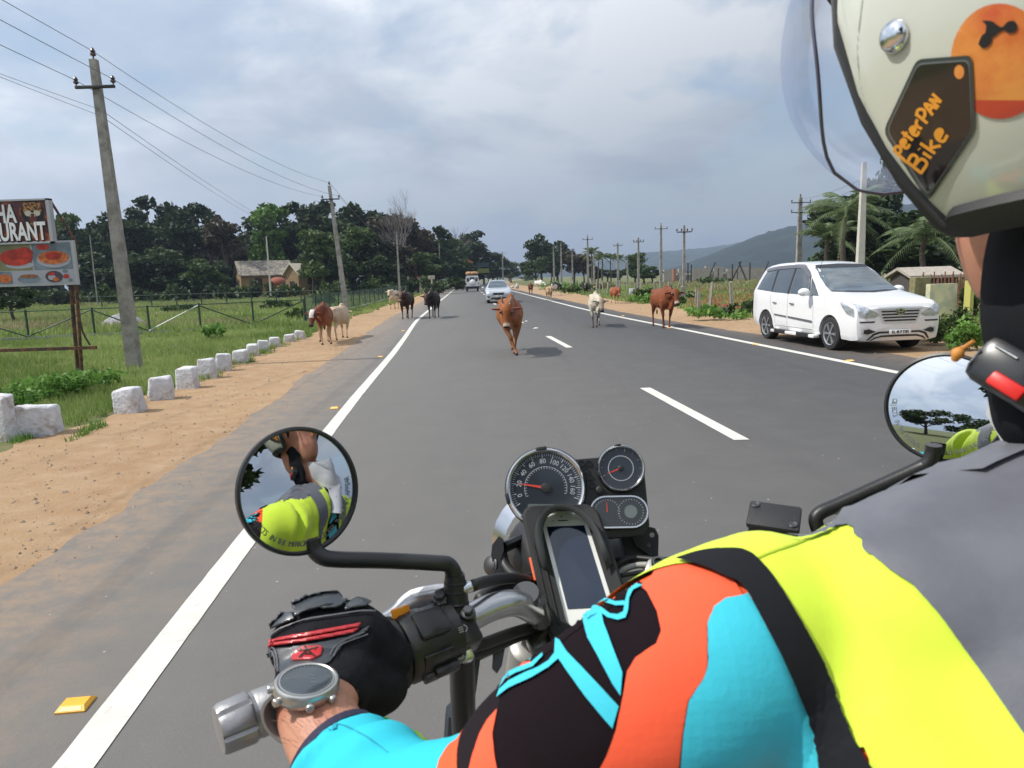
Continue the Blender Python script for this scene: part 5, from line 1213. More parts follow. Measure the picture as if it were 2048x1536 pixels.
panel('pillar_trim', M_btrim, [[(2.53, 1.06), (2.61, 1.06), (2.65, 1.63), (2.57, 1.63)], [(3.33, 1.09), (3.39, 1.10), (3.45, 1.6), (3.37, 1.6)], [(1.645, 1.05), (1.71, 1.05), (2.04, 1.53), (1.96, 1.47)]], sides, .006, .03, tv, bv)
panel('rain_visor', M_gtrim, [sp2([(1.90, 1.42), (2.05, 1.55), (2.30, 1.66), (2.7, 1.68), (3.4, 1.665), (3.9, 1.63), (4.05, 1.59)], 3)+sp2([(4.0, 1.54), (3.5, 1.585), (2.7, 1.605), (2.35, 1.59), (2.12, 1.49), (1.96, 1.40)], 3)], sides, .018, .03, tv, bv)
panel('door_seam', mat('panel_gap', (.18, .18, .18), .8), [stroke_poly(q, .010) for q in ([(1.45, .30), (1.48, .7), (1.52, 1.04)], [(2.57, .30), (2.57, 1.05)], [(3.38, 1.08), (3.40, .86), (3.30, .66), (3.15, .50), (3.12, .30)], [(1.48, .36), (3.12, .36)])], sides, .0015, .05, tv, bv)
panel('side_moulding', M_chrome, [[(1.50, .50), (2.52, .55), (2.52, .59), (1.50, .545)], [(2.60, .555), (3.16, .58), (3.16, .615), (2.60, .59)]], sides, .014, .04, tv, bv)
g = Geo()
for s in (1, -1):
    for x in (2.36, 3.16): g.box((x, s*.892, .86), (.17, .03, .035), bevel=.012)
g.obj('door_handle', M_chrome, tv)
g = Geo()
for s in (1, -1): g.box((2.25, s*.89, .235), (1.9, .14, .07), bevel=.02)
sb = g.obj('side_step', M_wpaint, tv); g = Geo()
for s in (1, -1):
    for x in (1.75, 2.75): g.box((x, s*.90, .24), (.5, .14, .085), bevel=.01)
g.obj('step_tread', M_btrim, sb)
for s in (1, -1):
    g = Geo(); g.sphere((1.60, s*1.02, 1.12), (.085, .125, .085), 16, 10); g.tube([(1.62, s*.86, 1.06), (1.62, s*.96, 1.08)], .03, 8); mo = g.obj('side_mirror', M_wpaint, tv)
    g = Geo(); g.box((1.515, s*1.05, 1.10), (.015, .06, .03)); g.obj('indicator', M_lamp, mo)
fr = [front_proj()]
panel('windscreen', M_glassl, [[(-.70, 1.135), (-.35, 1.11), (0, 1.105), (.35, 1.11), (.70, 1.135), (.645, 1.40), (.58, 1.60), (.52, 1.655), (0, 1.675), (-.52, 1.655), (-.58, 1.60), (-.645, 1.40)]], fr, .004, .05, tv, bv)
panel('sun_strip', M_btrim, [[(-.575, 1.60), (.575, 1.60), (.52, 1.66), (0, 1.68), (-.52, 1.66)], [(-.70, 1.13), (0, 1.10), (.70, 1.13), (.68, 1.15), (0, 1.125), (-.68, 1.15)]], fr, .007, .04, tv, bv)
g = Geo()
for y, z, w, h in ((-.12*SV, 1.26, .16, .10), (.10*SV, 1.24, .26, .05)): g.box((1.50, y, z), (.08, w, h), bevel=.02)
def fdec(name, m, polys, off=.004, step=.025, proj=fr): return panel(name, m, polys, proj, off, step, tv, bv)
hl = [(.46, .78), (.60, .80), (.74, .83), (.835, .90), (.84, .80), (.80, .70), (.70, .655), (.52, .66), (.44, .70)]
for s in (1, -1):
    P_ = [(s*a, b) for a, b in [(.40, .705), (.50, .665), (.66, .66), (.78, .69), (.80, .80), (.81, .935), (.72, .89), (.58, .82), (.44, .745)]]
    fdec('headlight', M_lamp, [P_], .008, .02)
    h_ = panel('headlight_wrap', M_lamp, [[(.10, .68), (.30, .74), (.46, .86), (.55, .965), (.30, .90), (.12, .83)]], [side_proj(s)], .008, .02, tv, bv)
    fdec('fog_lamp_surround', M_grl, [[(s*a, b) for a, b in ((.43, .40), (.62, .34), (.73, .36), (.72, .46), (.60, .48))]], .006, .02)
    fdec('fog_lamp', M_btrim, [[(s*a, b) for a, b in ((.46, .405), (.61, .36), (.69, .375), (.68, .44), (.60, .46))]], .009, .02)
    fdec('bumper_stripe', M_btrim, [[(s*a, b) for a, b in ((.48, .60), (.76, .60), (.77, .575), (.50, .572))]], .008, .02)
GR = [(-.40, .80), (-.37, .70), (-.33, .60), (-.27, .555), (.27, .555), (.33, .60), (.37, .70), (.40, .80)]
fdec('grille', M_grl, [[(a*1.06, b*1.0+(.015 if b > .7 else -.012)) for a, b in GR]], .006, .025)
fdec('grille_slot', M_btrim, [[(-w, z), (w, z), (w*1.02, z+.030), (-w*1.02, z+.030)] for w, z in ((.365, .755), (.355, .700), (.335, .645), (.305, .590))], .011, .025)
fdec('bonnet_trim', M_grl, [[(-.46, .815), (.46, .815), (.44, .845), (0, .86), (-.44, .845)]], .012, .025)
def ell(cx_, cy__, rx, ry, n=24, a0=0): return [(cx_+rx*math.cos(a0+2*math.pi*i/n), cy__+ry*math.sin(a0+2*math.pi*i/n)) for i in range(n)]
g = Geo(); decal(g, bv, ell(0, .765, .085, .058), front_proj(), .018, .02); bd = g.obj('badge', M_btrim, tv); g = Geo()
for e_ in ((0, .765, .085, .058), (0, .765, .035, .055), (0, .785, .062, .024)):
    o_ = ell(*e_); 
    for k in range(24):
        a, b = o_[k], o_[(k+1) % 24]; decal(g, bv, stroke_poly([a, b], .012), front_proj(), .022, .03)
b2 = g.obj('badge_rings', M_chrome, bd)
fdec('lower_grille', M_btrim, [[(-.40, .405), (-.52, .37), (-.62, .25), (-.585, .25), (-.49, .34), (-.38, .372), (.38, .372), (.49, .34), (.585, .25), (.62, .25), (.52, .37), (.40, .405)],
     [(-.36, .335), (-.47, .305), (-.56, .245), (-.525, .245), (-.44, .285), (-.34, .305), (.34, .305), (.44, .285), (.525, .245), (.56, .245), (.47, .305), (.36, .335)]], .009, .02)
g = Geo(); g.box((-.03, 0, .39), (.012, .42, .085), bevel=.004); pl = g.obj('number_plate', M_plate, tv)
Mt = Matrix.Translation((-.038, 0, .39)) @ Matrix(((0, 0, -1), (-1, 0, 0), (0, 1, 0))).to_4x4()
g = Geo(); text_geo(g, 'KL 45 P 7181', Mt, .072, .001, bold=.003, sx=.85); g.obj('plate_text', M_blk, pl, 0)
g = Geo(); g.tube([(1.95, -SV*-.50, 1.60), (1.80, SV*.50, 1.86)], .005, 4); g.obj('aerial', M_btrim, tv)
g = Geo()
for y0, x1 in ((-.55, -.05), (.10, .62)): g.tube([(1.24, y0, 1.135), (1.26, (y0+x1)/2, 1.15), (1.27, x1, 1.17)], .010, 5)
g.obj('wiper', M_btrim, tv)
# ---- silver saloon in the oncoming lane
def small_car(name, lb, base, rz, st, paint, L_, wheels, rw, wins, ww):
    t = thing(name, lb, 'car', base, rz); me = car_body(st).mesh('body', paint, 50)
    cs = []
    for x in wheels:
        c = Geo(); c.lathe([(rw*1.15, -1.2), (rw*1.15, 1.2)], frame((x, 0, rw), (0, 1, 0)), 24); cs.append(c)
    me = cut(me, cs); me.materials.clear(); me.materials.append(paint); me.set_sharp_from_angle(angle=R(35)); link('body', me, t); b = bvh_of(me)
    g = Geo(); g.box((L_/2, 0, .40), (L_-.5, 1.3, .34)); g.obj('underbody', M_under, t, 0)
    for x in wheels:
        for s in (1, -1):
            w = bpy.data.objects.new('wheel', None); col.objects.link(w); w.parent = t; wheel(w, x, s*(ww-.01), rw, .19, s)
    return t, b
sst = [(0, .30, .50, .58, .66, .45, .55, .45), (.05, .22, .50, .62, .74, .70, .72, .58), (.2, .20, .52, .70, .80, .80, .82, .66), (.7, .2, .55, .82, .90, .85, .86, .74), (1.15, .2, .55, .88, .97, .86, .865, .74), (1.4, .2, .55, .9, 1.08, .86, .865, .70), (1.8, .2, .55, .92, 1.32, .86, .865, .60), (2.1, .2, .55, .93, 1.44, .86, .865, .56),
       (2.7, .2, .55, .94, 1.48, .86, .865, .56), (3.3, .2, .55, .95, 1.42, .86, .865, .56), (3.8, .22, .56, .95, 1.18, .85, .86, .60), (4.1, .24, .56, .93, 1.05, .84, .85, .66), (4.4, .3, .58, .9, 1.0, .76, .78, .62), (4.48, .4, .6, .85, .9, .6, .62, .5)]
b = at(996, 46.0); d2 = Vector((.04, -1, 0)).normalized()
ts, bs = small_car('saloon_car', 'silver saloon coming head-on behind the central brown cow', (b.x, b.y, 0), math.atan2(1, -.04), sst, M_spaint, 4.48, (.85, 3.45), .31, None, .76)
def sp_(name, m, polys, off=.005, step=.04, pj=fr): return panel(name, m, polys, pj, off, step, ts, bs)
sp_('windscreen', M_glassl, [[(-.66, .985), (0, .965), (.66, .985), (.53, 1.36), (.48, 1.42), (0, 1.44), (-.48, 1.42), (-.53, 1.36)]])
sp_('side_window', M_glass, [[(1.6, .96), (3.75, .99), (3.3, 1.34), (2.7, 1.40), (2.15, 1.37), (1.9, 1.24)]], .005, .05, sides)
for s in (1, -1):
    sp_('headlight', M_lamp, [[(s*a, z) for a, z in ((.44, .60), (.66, .58), (.80, .62), (.80, .74), (.66, .70), (.46, .64))]])
    sp_('fog_lamp', M_btrim, [[(s*a, z) for a, z in ((.56, .36), (.74, .40), (.76, .48), (.60, .46))]])
    g = Geo(); g.sphere((1.45, s*.98, 1.0), (.06, .10, .07), 12, 8); g.obj('side_mirror', M_spaint, ts)
sp_('grille', M_btrim, [[(-.38, .60), (-.34, .68), (.34, .68), (.38, .60), (.28, .53), (-.28, .53)], [(-.50, .30), (-.46, .38), (.46, .38), (.50, .30), (.40, .25), (-.40, .25)]])
sp_('bumper_strip', M_chrome, [[(-.42, .225), (.42, .225), (.42, .245), (-.42, .245)], [(-.39, .60), (-.35, .69), (.35, .69), (.39, .60), (.37, .60), (.335, .675), (-.335, .675), (-.37, .60)]], .009)
sp_('number_plate', M_plate, [[(-.22, .44), (.22, .44), (.22, .51), (-.22, .51)]], .010)
# ---- white jeep with luggage seen from behind
b = at(944, 92); tj = thing('jeep', 'white box-shaped jeep with spare wheel seen from behind, driving away', 'car', (b.x, b.y, 0), R(3))
g = Geo(); g.loft([[(sx*w, y, z) for sx, w, z in ((-1, .86, .55), (-1, .88, 1.15), (-1, .78, 1.95), (-1, .70, 2.02), (1, .70, 2.02), (1, .78, 1.95), (1, .88, 1.15), (1, .86, .55))] for y in (0, .04, 2.5)], 0); g.box((0, 3.3, .95), (1.5, 1.7, .75), bevel=.06); g.obj('body', M_wpaint, tj, 30)
g = Geo(); g.box((0, 1.8, .48), (1.6, 3.6, .2)); g.box((0, -.06, .58), (1.74, .1, .18), bevel=.02); g.obj('bumper', M_btrim, tj)
for x in (-.55, .55): g = Geo(); g.box((x, -.01, 1.52), (.32, .05, .52), bevel=.03); g.obj('rear_window', M_glass, tj)
g = Geo(); g.box((0, -.01, 1.60), (.64, .05, .50), bevel=.03); g.obj('rear_window', M_glass, tj)
g = Geo(); g.lathe([(.02, .19), (.25, .19), (.32, .15), (.36, .08), (.36, .0)], frame((.05, -.03, 1.18), (0, -1, 0)), 24); g.obj('spare_wheel_cover', M_wpaint, tj)
for s in (-1, 1):
    g = Geo(); g.box((s*.80, -.02, 1.0), (.10, .04, .26)); g.obj('tail_lamp', mat('tail_lamp_red', (.35, .02, .02), .3), tj)
    for y in (.55, 3.4):
        w = bpy.data.objects.new('wheel', None); col.objects.link(w); w.parent = tj; wheel(w, s*.80, y, .36, .22, 1)
        for c_ in w.children: c_.matrix_parent_inverse = Matrix.Translation((0, 0, 0)) @ Matrix.Translation((s*.80, y, .36)) @ Matrix.Rotation(R(-90*s), 4, 'Z') @ Matrix.Translation((-s*.80, -y, -.36))
g = Geo(); g.tube([(-.7, 0.1, 2.12), (.7, .1, 2.12), (.7, 2.2, 2.12), (-.7, 2.2, 2.12), (-.7, .1, 2.12)], .02, 5); g.obj('roof_rack', M_btrim, tj)
g = Geo(); r7 = random.Random(2)
for i in range(9): g.sphere((-.6+.3*(i % 5), .4+.7*(i//5), 2.30+.05*(i % 2)), (.24, .36, .20), 10, 8)
o = g.obj('luggage_bundle', mat('luggage_cloth', (.42, .25, .13), .9, var=.6, vscale=3), smooth=60); o.location = tj.location; tag(o, 'lumpy orange brown luggage bundles tied on the white jeep roof', 'luggage')
# ---- far motorcyclist
b = at(909, 128); tm = thing('motorcycle', 'small distant motorcycle riding at the left road edge', 'motorcycle', b)
for y in (-.65, .65):
    g = Geo(); g.lathe([(.30, -.05), (.33, 0), (.30, .05)], frame((0, y, .32), (1, 0, 0)), 20); g.obj('wheel', M_tyre, tm)
g = Geo(); g.box((0, .1, .75), (.3, .6, .35), bevel=.1); g.box((0, -.4, .85), (.28, .6, .14), bevel=.05); g.tube([(-.35, -.35, 1.05), (.35, -.35, 1.05)], .02, 6); g.tube([(0, -.35, 1.05), (0, -.66, .32)], .04, 6); g.obj('frame', M_btrim, tm)
g = Geo(); g.sphere((0, -.5, .95), .10, 10, 8); g.obj('headlight', M_lamp, tm)
g = Geo(); g.tube([(0, .1, .85), (0, .02, 1.15), (0, -.02, 1.42), (0, -.02, 1.5)], [(.15, .18), (.12, .17), (.10, .2), (.05, .07)], 12, upv=(0, 1, 0), smooth=3); g.sphere((0, -.03, 1.64), (.10, .12, .13))
for s in (-1, 1): g.tube([(s*.2, 0, 1.42), (s*.33, -.12, 1.2), (s*.28, -.33, 1.1)], [.06, .05, .04], 8, smooth=2); g.tube([(s*.12, .08, .88), (s*.22, -.25, .8), (s*.2, -.1, .4)], [.1, .08, .05], 8, smooth=2)
pm = remesh(g, .03, 3); pm.materials.append(mat('turquoise_shirt', (.03, .38, .42), .8)); o = link('person', pm); o.location = b; tag(o, 'distant rider in a turquoise shirt on the small motorcycle', 'person')
g = Geo(); g.sphere((0, -.03, 1.68), (.13, .15, .13)); h = g.obj('helmet', M_wht, None); h.parent = o

# ================================================================== THE MOTORCYCLE THE PHOTO IS TAKEN FROM
bf = (FW*math.cos(R(14)) - RT*math.sin(R(14))); bf.z = 0; bf.normalize()       # bike's forward
bl = Vector((-bf.y, bf.x, 0)); bu = Vector((0, 0, 1))
M_bblk = mat('black_plastic', (.016, .016, .017), .42, var=.2, bump=.12, bscale=350); M_bsat = mat('satin_black_metal', (.013, .013, .014), .3, .2); M_rub = mat('rubber', (.012, .012, .012), .75, bump=.2, bscale=300)
M_alu = mat('brushed_aluminium', (.52, .52, .53), .27, .9, var=.08, vscale=40); M_ring = mat('gauge_ring', (.62, .63, .65), .2, 1.0); M_dial = mat('dial_face', (.013, .017, .024), .3, coat=.7)
M_tick = mat('dial_print', (.38, .40, .44), .5); M_ndl = mat('needle_red', (.55, .05, .03), .4); M_lcd = mat('lcd_grey', (.11, .13, .13), .15, coat=.6); M_fork = mat('fork_grey', (.36, .355, .33), .42, .5); M_bolt = mat('dark_bolt', (.10, .10, .10), .35, .8)
M_weight = mat('grey_bar_end', (.34, .34, .345), .42, .6, bump=.15, bscale=200)
mroot = V(1190, 1170, .835); mroot.z = 0; mroot = mroot - bf*.35
bike = thing('motorcycle', 'black motorcycle ridden in the foreground, seen over the rider: handlebar, round mirrors and dials', 'motorcycle', mroot)
def bo(g, name, m, parent=bike, sm=35): return g.obj(name, m, parent, sm, world=True)
def fr_at(px, py, d, roll=0.0, tx=0.0, ty=0.0):
    """frame facing the viewer from where the part sits, turned by tx/ty"""
    o = V(px, py, d); z = (CAM-o).normalized(); z = (z + RT*tx + UP*ty).normalized(); M = frame(o, z, UP)
    return M @ Matrix.Rotation(roll, 4, 'Z')
# handlebar
HB = [V(490, 1440, .585), V(700, 1348, .63), V(850, 1280, .68), V(935, 1238, .712), V(985, 1214, .735), V(1030, 1206, .758), V(1066, 1222, .80), V(1100, 1240, .85), V(1180, 1232, .885), V(1280, 1195, .885), V(1350, 1158, .87), V(1440, 1110, .845), V(1540, 1096, .815), V(1700, 1110, .785), V(1840, 1118, .765), V(1980, 1120, .745)]
g = Geo(); g.tube(HB, .0140, 16, smooth=6); bar = bo(g, 'handlebar', M_alu, sm=180)
for pts_ in ((V(540, 1417, .597), HB[1], V(795, 1306, .662)), (V(1770, 1114, .775), HB[-2], V(1980, 1120, .745))):
    g = Geo(); g.tube(pts_, [.0178, .0176, .0178], 16, smooth=5); bo(g, 'grip', M_rub)
# bar end weight
a, b = V(437, 1461, .572), V(560, 1409, .60); ax_ = (b-a).normalized(); L_ = (b-a).length
g = Geo(); M = frame(a, ax_, UP); prof = [(.012, -.001), (.0185, 0), (.0205, .003), (.0215, .024), (.0200, .0265), (.0192, .027), (.0188, .030), (.0195, .031), (.0190, L_)]
n = 48; rg = []
for r, h in prof:
    ring = []
    for j in range(n):
        q = 2*math.pi*j/n; cut_ = (1-.16*max(0, math.cos(6*q))**5) if .002 < h < .025 else 1
        ring.append(M @ Vector((r*cut_*math.cos(q), r*cut_*math.sin(q), h)))
    rg.append(ring)
g.loft(rg); bo(g, 'bar_end_weight', M_weight, sm=40)
# left switch housing
a, b = V(800, 1302, .668), V(905, 1262, .70); ax_ = (b-a).normalized(); M = frame(a, ax_, UP); LL = (b-a).length
g = Geo(); g.lathe([(.024, -.004), (.031, 0), (.0325, .004), (.0325, LL*.45), (.031, LL*.5), (.0315, LL*.95), (.027, LL)], M, 28); sw = bo(g, 'switch_housing', M_bblk)
g = Geo(); g.lathe([(.0305, -.012), (.034, -.010), (.034, -.004), (.030, -.002)], M, 28); bo(g, 'flange', M_rub, sw)
def on_sw(u, ang, h=0.0):      # u along the housing, ang around (0 = towards viewer)
    o = a + ax_*LL*u; z0 = (CAM-o).normalized(); z0 = (z0-ax_*z0.dot(ax_)).normalized(); y0 = z0.cross(ax_); z = z0*math.cos(ang)+y0*math.sin(ang)
    return Matrix.Translation(o+z*(.031+h)) @ Matrix((ax_, z.cross(ax_), z)).transposed().to_4x4()
g = Geo(); g.box((0, 0, 0), (.032, .028, .010), on_sw(.45, .45), bevel=.004); bo(g, 'rocker_switch', M_bsat, sw)
g = Geo(); g.box((0, 0, 0), (.03, .024, .004), on_sw(.42, -.75), bevel=.001); g.box((0, 0, .004), (.026, .010, .01), on_sw(.55, -1.0), bevel=.003); bo(g, 'turn_signal_switch', M_bsat, sw)
g = Geo(); g.box((0, 0, 0), (.016, .012, .007), on_sw(.30, -1.15, .003), bevel=.002); bo(g, 'horn_button', M_bblk, sw)
M_icon = mat('icon_print', (.28, .29, .30), .5)
g = Geo()
def icon_lamp(M, s=1.0):
    for k in range(8):
        q = -1.57+3.14*k/8; q2 = -1.57+3.14*(k+1)/8; g.add([M @ Vector((math.cos(q)*.0035*s*r_, math.sin(q)*.0035*s*r_, .0006)) for r_ in (1, .75)] + [M @ Vector((math.cos(q2)*.0035*s*r_, math.sin(q2)*.0035*s*r_, .0006)) for r_ in (.75, 1)], [(0, 1, 2, 3)])
    for k in (-1, 0, 1): g.add([M @ Vector((x, k*.002*s+y, .0006)) for x, y in ((-.006*s, -.0004), (-.001, -.0004), (-.001, .0004), (-.006*s, .0004))], [(0, 1, 2, 3)])
icon_lamp(on_sw(.86, 1.05, .001)); icon_lamp(on_sw(.95, -.05, .001)); icon_lamp(on_sw(.42, 1.1, .001), .8)
for u, an in ((.85, -.9), (.30, -.6)): 
    M2 = on_sw(u, an, .001); g.add([M2 @ Vector((x, y, .0008)) for x, y in ((-.004, -.0015), (0, -.0015), (0, -.004), (.004, 0), (0, .004), (0, .0015), (-.004, .0015))], [tuple(range(7))])
bo(g, 'icons', M_icon, sw, 0)
g = Geo(); M2 = on_sw(.10, 1.25, .002); g.prism([(-.009, -.003), (-.007, .003), (.012, .0015), (.002, -.002)], -.002, .005, M2, bevel=.001); bo(g, 'orange_lever', mat('orange_plastic', (.85, .30, .02), .35), sw)
# clutch clamp, bolts, mirror boot, lever
def blk(px, py, d, size, roll, m=M_bsat, name='clutch_clamp', bevel=.003, parent=bike, tx=0, ty=0):
    g = Geo(); g.box((0, 0, 0), size, fr_at(px, py, d, roll, tx, ty), bevel=bevel); return bo(g, name, m, parent)
cl = blk(912, 1240, .703, (.026, .062, .034), R(18), tx=.2, ty=.5)
g = Geo()
for px, py, d in ((880, 1196, .695), (936, 1226, .690)):
    M2 = fr_at(px, py, d, 0, -.1, .9); g.lathe([(.0075, -.01), (.0075, .001), (.0065, .002)], M2, 16); g.lathe([(.0052, .001), (.0052, .006), (.0042, .007)], M2, 6)
bo(g, 'clamp_bolt', M_bolt, cl, 30)
g = Geo(); g.box((0, 0, 0), (.012, .034, .02), fr_at(925, 1290, .70, R(20), .1, .2), bevel=.003); bo(g, 'clamp_spacer', M_alu, cl)
g = Geo(); pl_ = [(930, 1185, .715), (880, 1195, .722), (830, 1206, .725), (782, 1236, .715), (700, 1275, .70), (600, 1312, .67)]
g.tube([V(*q) for q in pl_], [(.010, .006), (.014, .006), (.014, .006), (.009, .006), (.008, .006), (.008, .006)], 10, upv=UP, smooth=4); lev = bo(g, 'clutch_lever', M_alu, sm=60)
# left mirror
st_ = [(912, 1232, .704), (911, 1190, .702), (908, 1150, .70), (897, 1130, .697), (872, 1126, .692), (760, 1121, .678), (675, 1119, .667), (645, 1114, .664), (628, 1098, .664), (624, 1078, .664)]
g = Geo(); g.tube([V(*q) for q in st_], [.0085]*3+[.0078]*7, 12, smooth=5); g.tube([V(913, 1252, .704), V(912, 1215, .703), V(911, 1195, .702), V(910, 1168, .702), V(909, 1148, .70)], [.0160, .0135, .0125, .0112, .0095], 14)
stl = bo(g, 'mirror_stalk', M_bblk, sm=40)
g = Geo()
for py, r in ((1205, .0138), (1182, .0125), (1165, .0118)): g.lathe([(r*.9, -.002), (r, 0), (r*.9, .002)], frame(V(911, py, .702), UP, FW), 14)
bo(g, 'boot_rib', M_rub, stl)
M_mir = mat('mirror_glass', (.66, .69, .72), .0, 1.0)
M_etch = mat('etched_lettering', (.12, .13, .13), .6)
def mirror(px, py, d, rad, nrm, curve, label_txt, a0, a1, wd=1.0):
    o = V(px, py, d); M = frame(o, nrm, UP); rg_ = rad*.93; Rc = curve
    g = Geo(); g.lathe([(.012, -.024), (rad*.62, -.021), (rad*.90, -.012), (rad, -.002), (rad*.995, .0025), (rad*.955, .0035), (rad*.935, .0015), (rad*.93, -.002)], M, 64, 0, False); hs = bo(g, 'mirror_housing', M_bblk, sm=60)
    g = Geo(); prof = []
    for i in range(15):
        r = rg_*i/14; prof.append((r, math.sqrt(Rc*Rc-r*r)-math.sqrt(Rc*Rc-rg_*rg_)))
    g.lathe(prof, M, 64, 0, False); mg = bo(g, 'mirror_glass', M_mir, hs, 180)
    g = Geo(); rt_2 = rg_*.885; n = len(label_txt)
    for i, ch in enumerate(label_txt):
        if ch == ' ': continue
        q = a0+(a1-a0)*i/(n-1); zz = math.sqrt(Rc*Rc-rt_2**2)-math.sqrt(Rc*Rc-rg_**2)+.0006
        Mt = M @ Matrix.Translation((rt_2*math.cos(q), rt_2*math.sin(q), zz)) @ Matrix.Rotation(q+math.pi/2, 4, 'Z')
        text_geo(g, ch, Mt, rad*.125, 0, sx=.8)
    bo(g, 'etched_lettering', M_etch, mg, 0); return M
TXT = 'OBJECTS IN THE MIRROR ARE CLOSER THAN THEY APPEAR'
o = V(600, 981, .66); zc_ = (CAM-o).normalized()
NL = (zc_ + RT*.56 + UP*.01).normalized()
mirror(600, 981, .66, .0595, NL, .50, TXT, R(205), R(368))
# right mirror and stalk
g = Geo(); sr = [(1690, 1100, .80), (1650, 1080, .80), (1632, 1045, .80), (1640, 1026, .80), (1680, 1008, .797), (1760, 972, .79), (1835, 938, .78), (1856, 926, .775), (1866, 905, .772), (1868, 890, .77)]
g.tube([V(*q) for q in sr], .0080, 12, smooth=5); bo(g, 'mirror_stalk', M_bblk, sm=60)
o = V(1888, 815, .775); zc_ = (CAM-o).normalized(); NR = (zc_ - RT*.28 + UP*.01).normalized()
mirror(1888, 815, .775, .0600, NR, .42, TXT, R(172), R(335))
g = Geo(); g.tube([V(1920, 700, .76), V(1908, 712, .77)], .003, 6); 
# brake reservoir
M2 = fr_at(1548, 1036, .80, R(-8), .05, 1.3); g = Geo(); g.box((0, 0, -.020), (.052, .036, .034), M2, bevel=.004); rs = bo(g, 'brake_reservoir', M_bblk)
g = Geo(); g.box((0, 0, .001), (.056, .040, .008), M2, bevel=.003); ld = bo(g, 'reservoir_lid', mat('crackle_black', (.02, .02, .021), .5, bump=.9, bscale=700), rs)
g = Geo()
for x, y in ((-.021, .012), (.021, -.012)): g.lathe([(.0045, .003), (.0045, .0062), (.004, .0066), (.0015, .0056)], M2 @ Matrix.Translation((x, y, 0)), 16)
bo(g, 'lid_screw', M_bolt, ld)
g = Geo(); g.tube([V(1420, 1092, .85), V(1445, 1088, .845)], .006, 8); g.tube([V(1445, 1088, .845), V(1475, 1086, .84)], .0085, 10); g.tube([V(1475, 1086, .84), V(1520, 1090, .83)], .007, 8); bo(g, 'throttle_cable_adjuster', M_bolt)
# dials
PM_ = fr_at(1150, 985, .92, 0, 0, .10); ks = .92/F*1.02
def pp(px, py): return ((px-1150)*ks, (985-py)*ks)
g = Geo(); pan = [pp(*q) for q in ((1128, 921), (1206, 914), (1262, 912), (1285, 935), (1290, 1000), (1293, 1046), (1282, 1062), (1220, 1072), (1150, 1060), (1080, 1055), (1030, 1010), (1040, 960))]
g.prism(pan, -.030, -.002, PM_, bevel=.002); pan_o = bo(g, 'instrument_panel', M_bblk, sm=30)
# warning light wells
g = Geo()
for px, py in ((1163, 928), (1177, 928), (1171, 942), (1179, 955), (1184, 971)):
    x, y = pp(px, py); g.lathe([(.0042, .0002), (.0042, .0022), (.0034, .0022), (.0034, .0006), (.0001, .0006)], PM_ @ Matrix.Translation((x, y, 0)), 16)
bo(g, 'warning_light', M_bsat, pan_o)
g = Geo(); x, y = pp(1198, 980); g.lathe([(.005, 0), (.005, .006), (.003, .007)], PM_ @ Matrix.Translation((x, y, 0)), 16); bo(g, 'trip_button', M_bblk, pan_o)
def dial(name, px, py, r0, nt, a0, a1, nums=None, needle=None, numr=.70, lab=None, rr=.86, h=.010):
    x, y = pp(px, py); M = PM_ @ Matrix.Translation((x, y, 0)); R0 = r0*ks
    g = Geo(); g.lathe([(R0*.8, -.045), (R0*.98, -.035), (R0*1.02, -.01), (R0*1.02, h-.003), (R0, h), (R0*.95, h)], M, 56, 0, False); hs = bo(g, name, M_bblk)
    g = Geo(); g.lathe([(R0*1.0, h-.003), (R0*.985, h+.002), (R0*.94, h+.004), (R0*.88, h+.0025), (R0*.86, h-.002)], M, 56, 0, False)
    bo(g, 'bezel_ring', M_ring, hs, 60)
    g = Geo()
    for q in (R(97), R(197), R(-72)): g.box((0, 0, 0), (R0*.28, R0*.10, .008), M @ Matrix.Rotation(q, 4, 'Z') @ Matrix.Translation((0, -R0*.96 if False else 0, 0)) @ Matrix.Translation((R0*.97, 0, h+.001)) @ Matrix.Rotation(R(90), 4, 'Z'), bevel=.0015)
    bo(g, 'bezel_clip', M_bblk, hs)
    g = Geo(); g.lathe([(R0*.88, h-.002), (.0001, h-.002)], M, 56, 0, False); fc = bo(g, 'dial_face', M_dial, hs, 180)
    g = Geo(); z = h-.0012
    for i in range(nt):
        q = a0+(a1-a0)*i/(nt-1); big = i % 5 == 0; r1, r2 = R0*rr, R0*(rr-(.12 if big else .07)); w = R0*(.010 if big else .006)
        c_, s_ = math.cos(q), math.sin(q); g.add([M @ Vector((c_*r-s_*o_, s_*r+c_*o_, z)) for r, o_ in ((r1, w), (r1, -w), (r2, -w), (r2, w))], [(0, 1, 2, 3)])
    if nums:
        for i, s in enumerate(nums):
            q = a0+(a1-a0)*(i+.6)/(len(nums)-1+1.2); text_geo(g, s, M @ Matrix.Translation((R0*numr*math.cos(q), R0*numr*math.sin(q), z)) @ Matrix.Rotation(q-math.pi/2, 4, 'Z'), R0*.17, 0, sx=.95)
    bo(g, 'markings', M_tick, fc, 0)
    if needle:
        g = Geo(); q, ln = needle; c_, s_ = math.cos(q), math.sin(q); w = R0*.035
        g.add([M @ Vector((c_*r-s_*o_, s_*r+c_*o_, z+.0015)) for r, o_ in ((0, w), (0, -w), (R0*ln, -w*.3), (R0*ln, w*.3))], [(0, 1, 2, 3)]); bo(g, 'needle', M_ndl, fc, 0)
        g = Geo(); g.lathe([(R0*.12, z), (R0*.12, z+.002), (R0*.09, z+.0025)], M, 20); bo(g, 'needle_hub', M_bblk, fc)
    return M, R0, fc, z
M3, R0, fc, z3 = dial('speedometer', 1093, 978, 79, 61, R(212), R(-18), ['0', '20', '40', '60', '80', '100', '120', '140', '160'], (R(172), .62), .66)
